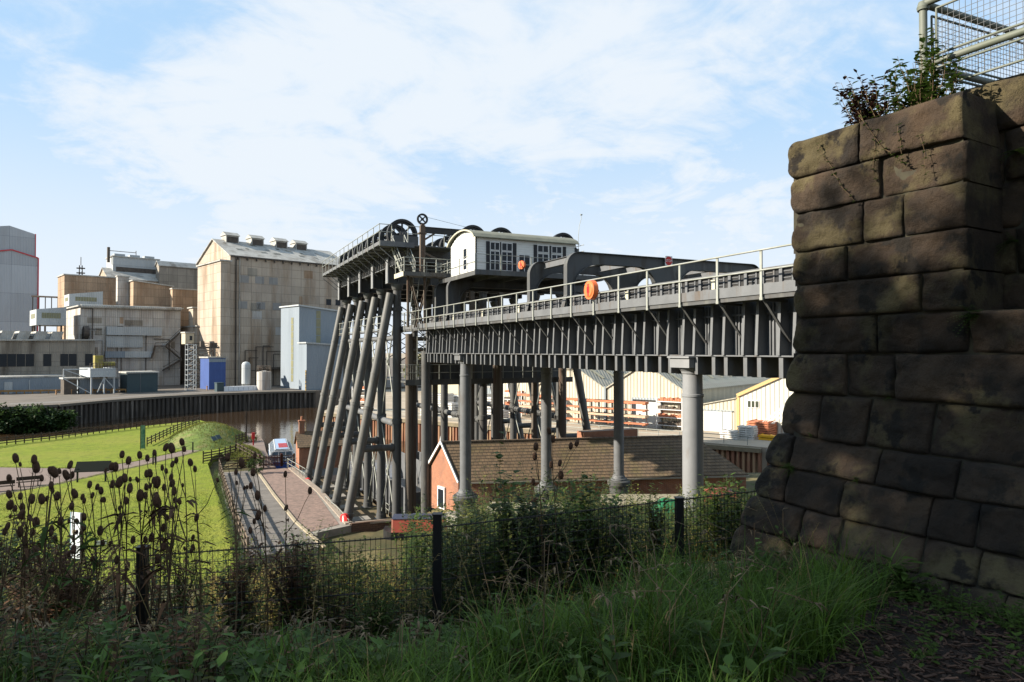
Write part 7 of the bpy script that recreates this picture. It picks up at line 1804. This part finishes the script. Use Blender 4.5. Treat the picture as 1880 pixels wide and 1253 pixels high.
# shade trees left of the camera
for i, (r, f, h, w, n) in enumerate([(-13.5, -.8, 13.5, 8.6, 6600), (-15, 3.0, 12.0, 5.6, 6500), (-19.5, 4.4, 10.5, 3.4, 1900), (-9.5, -5.5, 12, 8, 3600), (-22, -.5, 17, 9.5, 6500)]):
    tree(['nearest tall', 'slim', 'smallest slim', 'broad low branched', 'farthest and tallest'][i] + ' leafy tree on the bank left of the wire fence', cam2w(r, f, H(r, f) - .2), h, w, n, .34, tm, 20 + i, .22, .12, group='shade trees on the bank', clumps=34)
# far trees
for i, (x, D, h, w, ml) in enumerate([(800, 190, 16, 14, tmy), (829, 205, 15, 16, tm), (862, 230, 17, 18, tmy), (884, 215, 15.5, 14, tm), (917, 235, 17, 18, tmy), (955, 215, 16, 16, tm), (1000, 260, 17, 20, tm)]):
    c = aD(x, 645, D); tree('distant tree behind the cream building, number ' + str(i + 1) + ' from the left' if False else ['yellowing', 'green', 'yellowing', 'green', 'yellowing', 'green', 'green'][i] + ' distant tree ' + ['left of the downpipes', 'above the cream building', 'above the right end of the cream building', 'behind the low grey hall, leftmost', 'behind the low grey hall, centre', 'behind the low grey hall, right', 'behind the farthest shed'][i], (c.x, c.y, YZ), h, w, 1600, 1.2, ml, 60 + i, .5, .1, group='distant trees', clumps=30)
# dark bushes on the far river bank
for i, (x, D, h, w) in enumerate([(-12, 127, 3.9, 9), (22, 128, 4.3, 9), (55, 129, 4.4, 8), (88, 130, 3.9, 7), (118, 132, 3.0, 6)]):
    c = aD(x, 645, D); tree(['leftmost', 'second', 'middle', 'fourth', 'rightmost'][i] + ' dark riverside bush under the factory river wall', (c.x, c.y, WZ), h, w, 1500, .7, lf_dark if i % 2 else tm, 80 + i, .15, .02, 'bush', 'bush', 'bushes under the river wall', 22)
# small bush and yellow plants by the river gates
for i, (x, y, w, h, ml, lab) in enumerate(((452, 850, 2.6, 1.3, lf_y, 'yellow green bush by the field gate'), (470, 868, 1.8, 1.5, tm, 'dark bush right of the field gate'), (462, 812, 2.5, .9, tmy, 'low golden bush beside the river path'))):
    c = aZ(x, y, -13.1); tree(lab, (c.x, c.y, -13.1), h, w, 900, .16, ml, 90 + i, .05, .05, 'bush', 'bush', None, 16)
# weeds along the timber fence
ww = MB(); ws_ = MB()
for k in range(420):
    Y = rnd.uniform(44, 79); X = 2.75 + rnd.gauss(0, .18) + (47 - Y) * .004; weed(ww, ws_, Vector((X, Y, -13.1)), rnd.uniform(.3, 1.1), 12, .16, .08, .2, .2, .008)
struct('fence_side_weeds', ww, lf_g, 'stuff'); struct('fence_side_stems', ws_, stem_g, 'stuff')

# rough grass on the mounds by the river path
mg = MB()
for (cx, cy, rx, ry, h) in (MOUNDS):
    for k in range(2600):
        a = rnd.uniform(0, 6.283); q = math.sqrt(rnd.random()) * .97; x, y = rx * q * math.cos(a), ry * q * math.sin(a); z = -13.05 + h * (1 - q * q) ** 1.3
        for s_ in range(2): blade(mg, (cx + x, cy + y, z - .03), rnd.uniform(0, 6.28), rnd.uniform(.1, .6), rnd.uniform(.2, .5), .05, 2, .8)
struct('mound_grass', mg, leafmat('rough_grass_blade', (.12, .15, .03), (.20, .18, .05), .3, .4, .8), 'stuff')

# low weeds along the pier foot and scattered over the mulch
lw = MB(); lws = MB()
for k in range(230):
    x = rnd.uniform(1380, 1880); D0 = plane_D(x, 0, .85); D = D0 - abs(rnd.gauss(0, .28)) - .03
    if rnd.random() < .25: D = rnd.uniform(3.4, D0)
    r, f = (x - 940) / F * D, D; p = cam2w(r, f, gz(r, f)); weed(lw, lws, p, rnd.uniform(.05, .22), 8, .055, .03, .3, .2, .0025)
struct('foot_weeds', lw, lf_g, 'stuff'); struct('foot_weed_stems', lws, stem_g, 'stuff')

# broad leaved weeds and bent dead stalks mixed through the grass
bw = MB(); bs = MB(); dk = MB()
for k in range(330):
    f = rnd.uniform(2.8, 6.6); r = rnd.uniform(-.75 * f, .42 * f)
    if pier_front(r, f) or mulch(r, f): continue
    p = cam2w(r, f, gz(r, f)); h = hcap(r, f, gz(r, f), rnd.uniform(.12, .42)); weed(bw, bs, p, h, rnd.randint(6, 12), rnd.uniform(.08, .17), rnd.uniform(.035, .07), .3, .35, .004)
for k in range(260):
    f = rnd.uniform(3.2, 7.0); r = rnd.uniform(-.78 * f, .40 * f)
    if pier_front(r, f) or mulch(r, f): continue
    p = cam2w(r, f, gz(r, f)); a = rnd.uniform(0, 6.28); d = Vector((math.cos(a), math.sin(a), 0)); L_ = hcap(r, f, gz(r, f) - .15, rnd.uniform(.35, 1.0)); kx = rnd.uniform(.4, .9)
    q = p + (UPV + d * rnd.uniform(0, .5)).normalized() * L_ * kx; e = q + (d + UPV * rnd.uniform(-.6, .7)).normalized() * L_ * (1 - kx); dk.path([p, p.lerp(q, .5) + d * .01, q, e], [.0035, .003, .0026, .0015], 4)
    for j in range(rnd.randint(0, 5)): leaf(dk, q.lerp(e, rnd.random()), rdir(1), UPV, rnd.uniform(.03, .07), .015, 1.2)
struct('broad_leaved_weeds', bw, leafmat('broad_leaf', (.08, .14, .03), (.055, .10, .02), .3, .45), 'stuff'); struct('weed_stems', bs, stem_g, 'stuff'); struct('dead_stalks', dk, M('dead_stalk', (.20, .14, .08), (.13, .09, .05), 5, rough=.9, island=.5), 'stuff')

# ragged tufts on the lawn and along the path edges
lt = MB()
for k in range(9000):
    x = rnd.uniform(-10, 420); y = rnd.uniform(905, 1015) if k % 3 else None
    if y is None:
        e = rnd.choice((((0, 858), (115, 860), (180, 858), (255, 846), (330, 829), (380, 815)), ((0, 908), (110, 888), (190, 870), (270, 853), (340, 836), (400, 818)))); i = rnd.randrange(5); q = rnd.random(); x = e[i][0] + (e[i + 1][0] - e[i][0]) * q; y = e[i][1] + (e[i + 1][1] - e[i][1]) * q
    p = aZ(x, y, lawnz)
    if p.x > 1.6: continue
    for q in range(3): blade(lt, p + Vector((rnd.gauss(0, .08), rnd.gauss(0, .12), 0)), rnd.uniform(0, 6.28), rnd.uniform(.2, .7), rnd.uniform(.05, .14), .03, 2, .6)
struct('lawn_tufts', lt, leafmat('lawn_tuft', (.17, .23, .03), (.22, .23, .05), .3, .35), 'stuff')
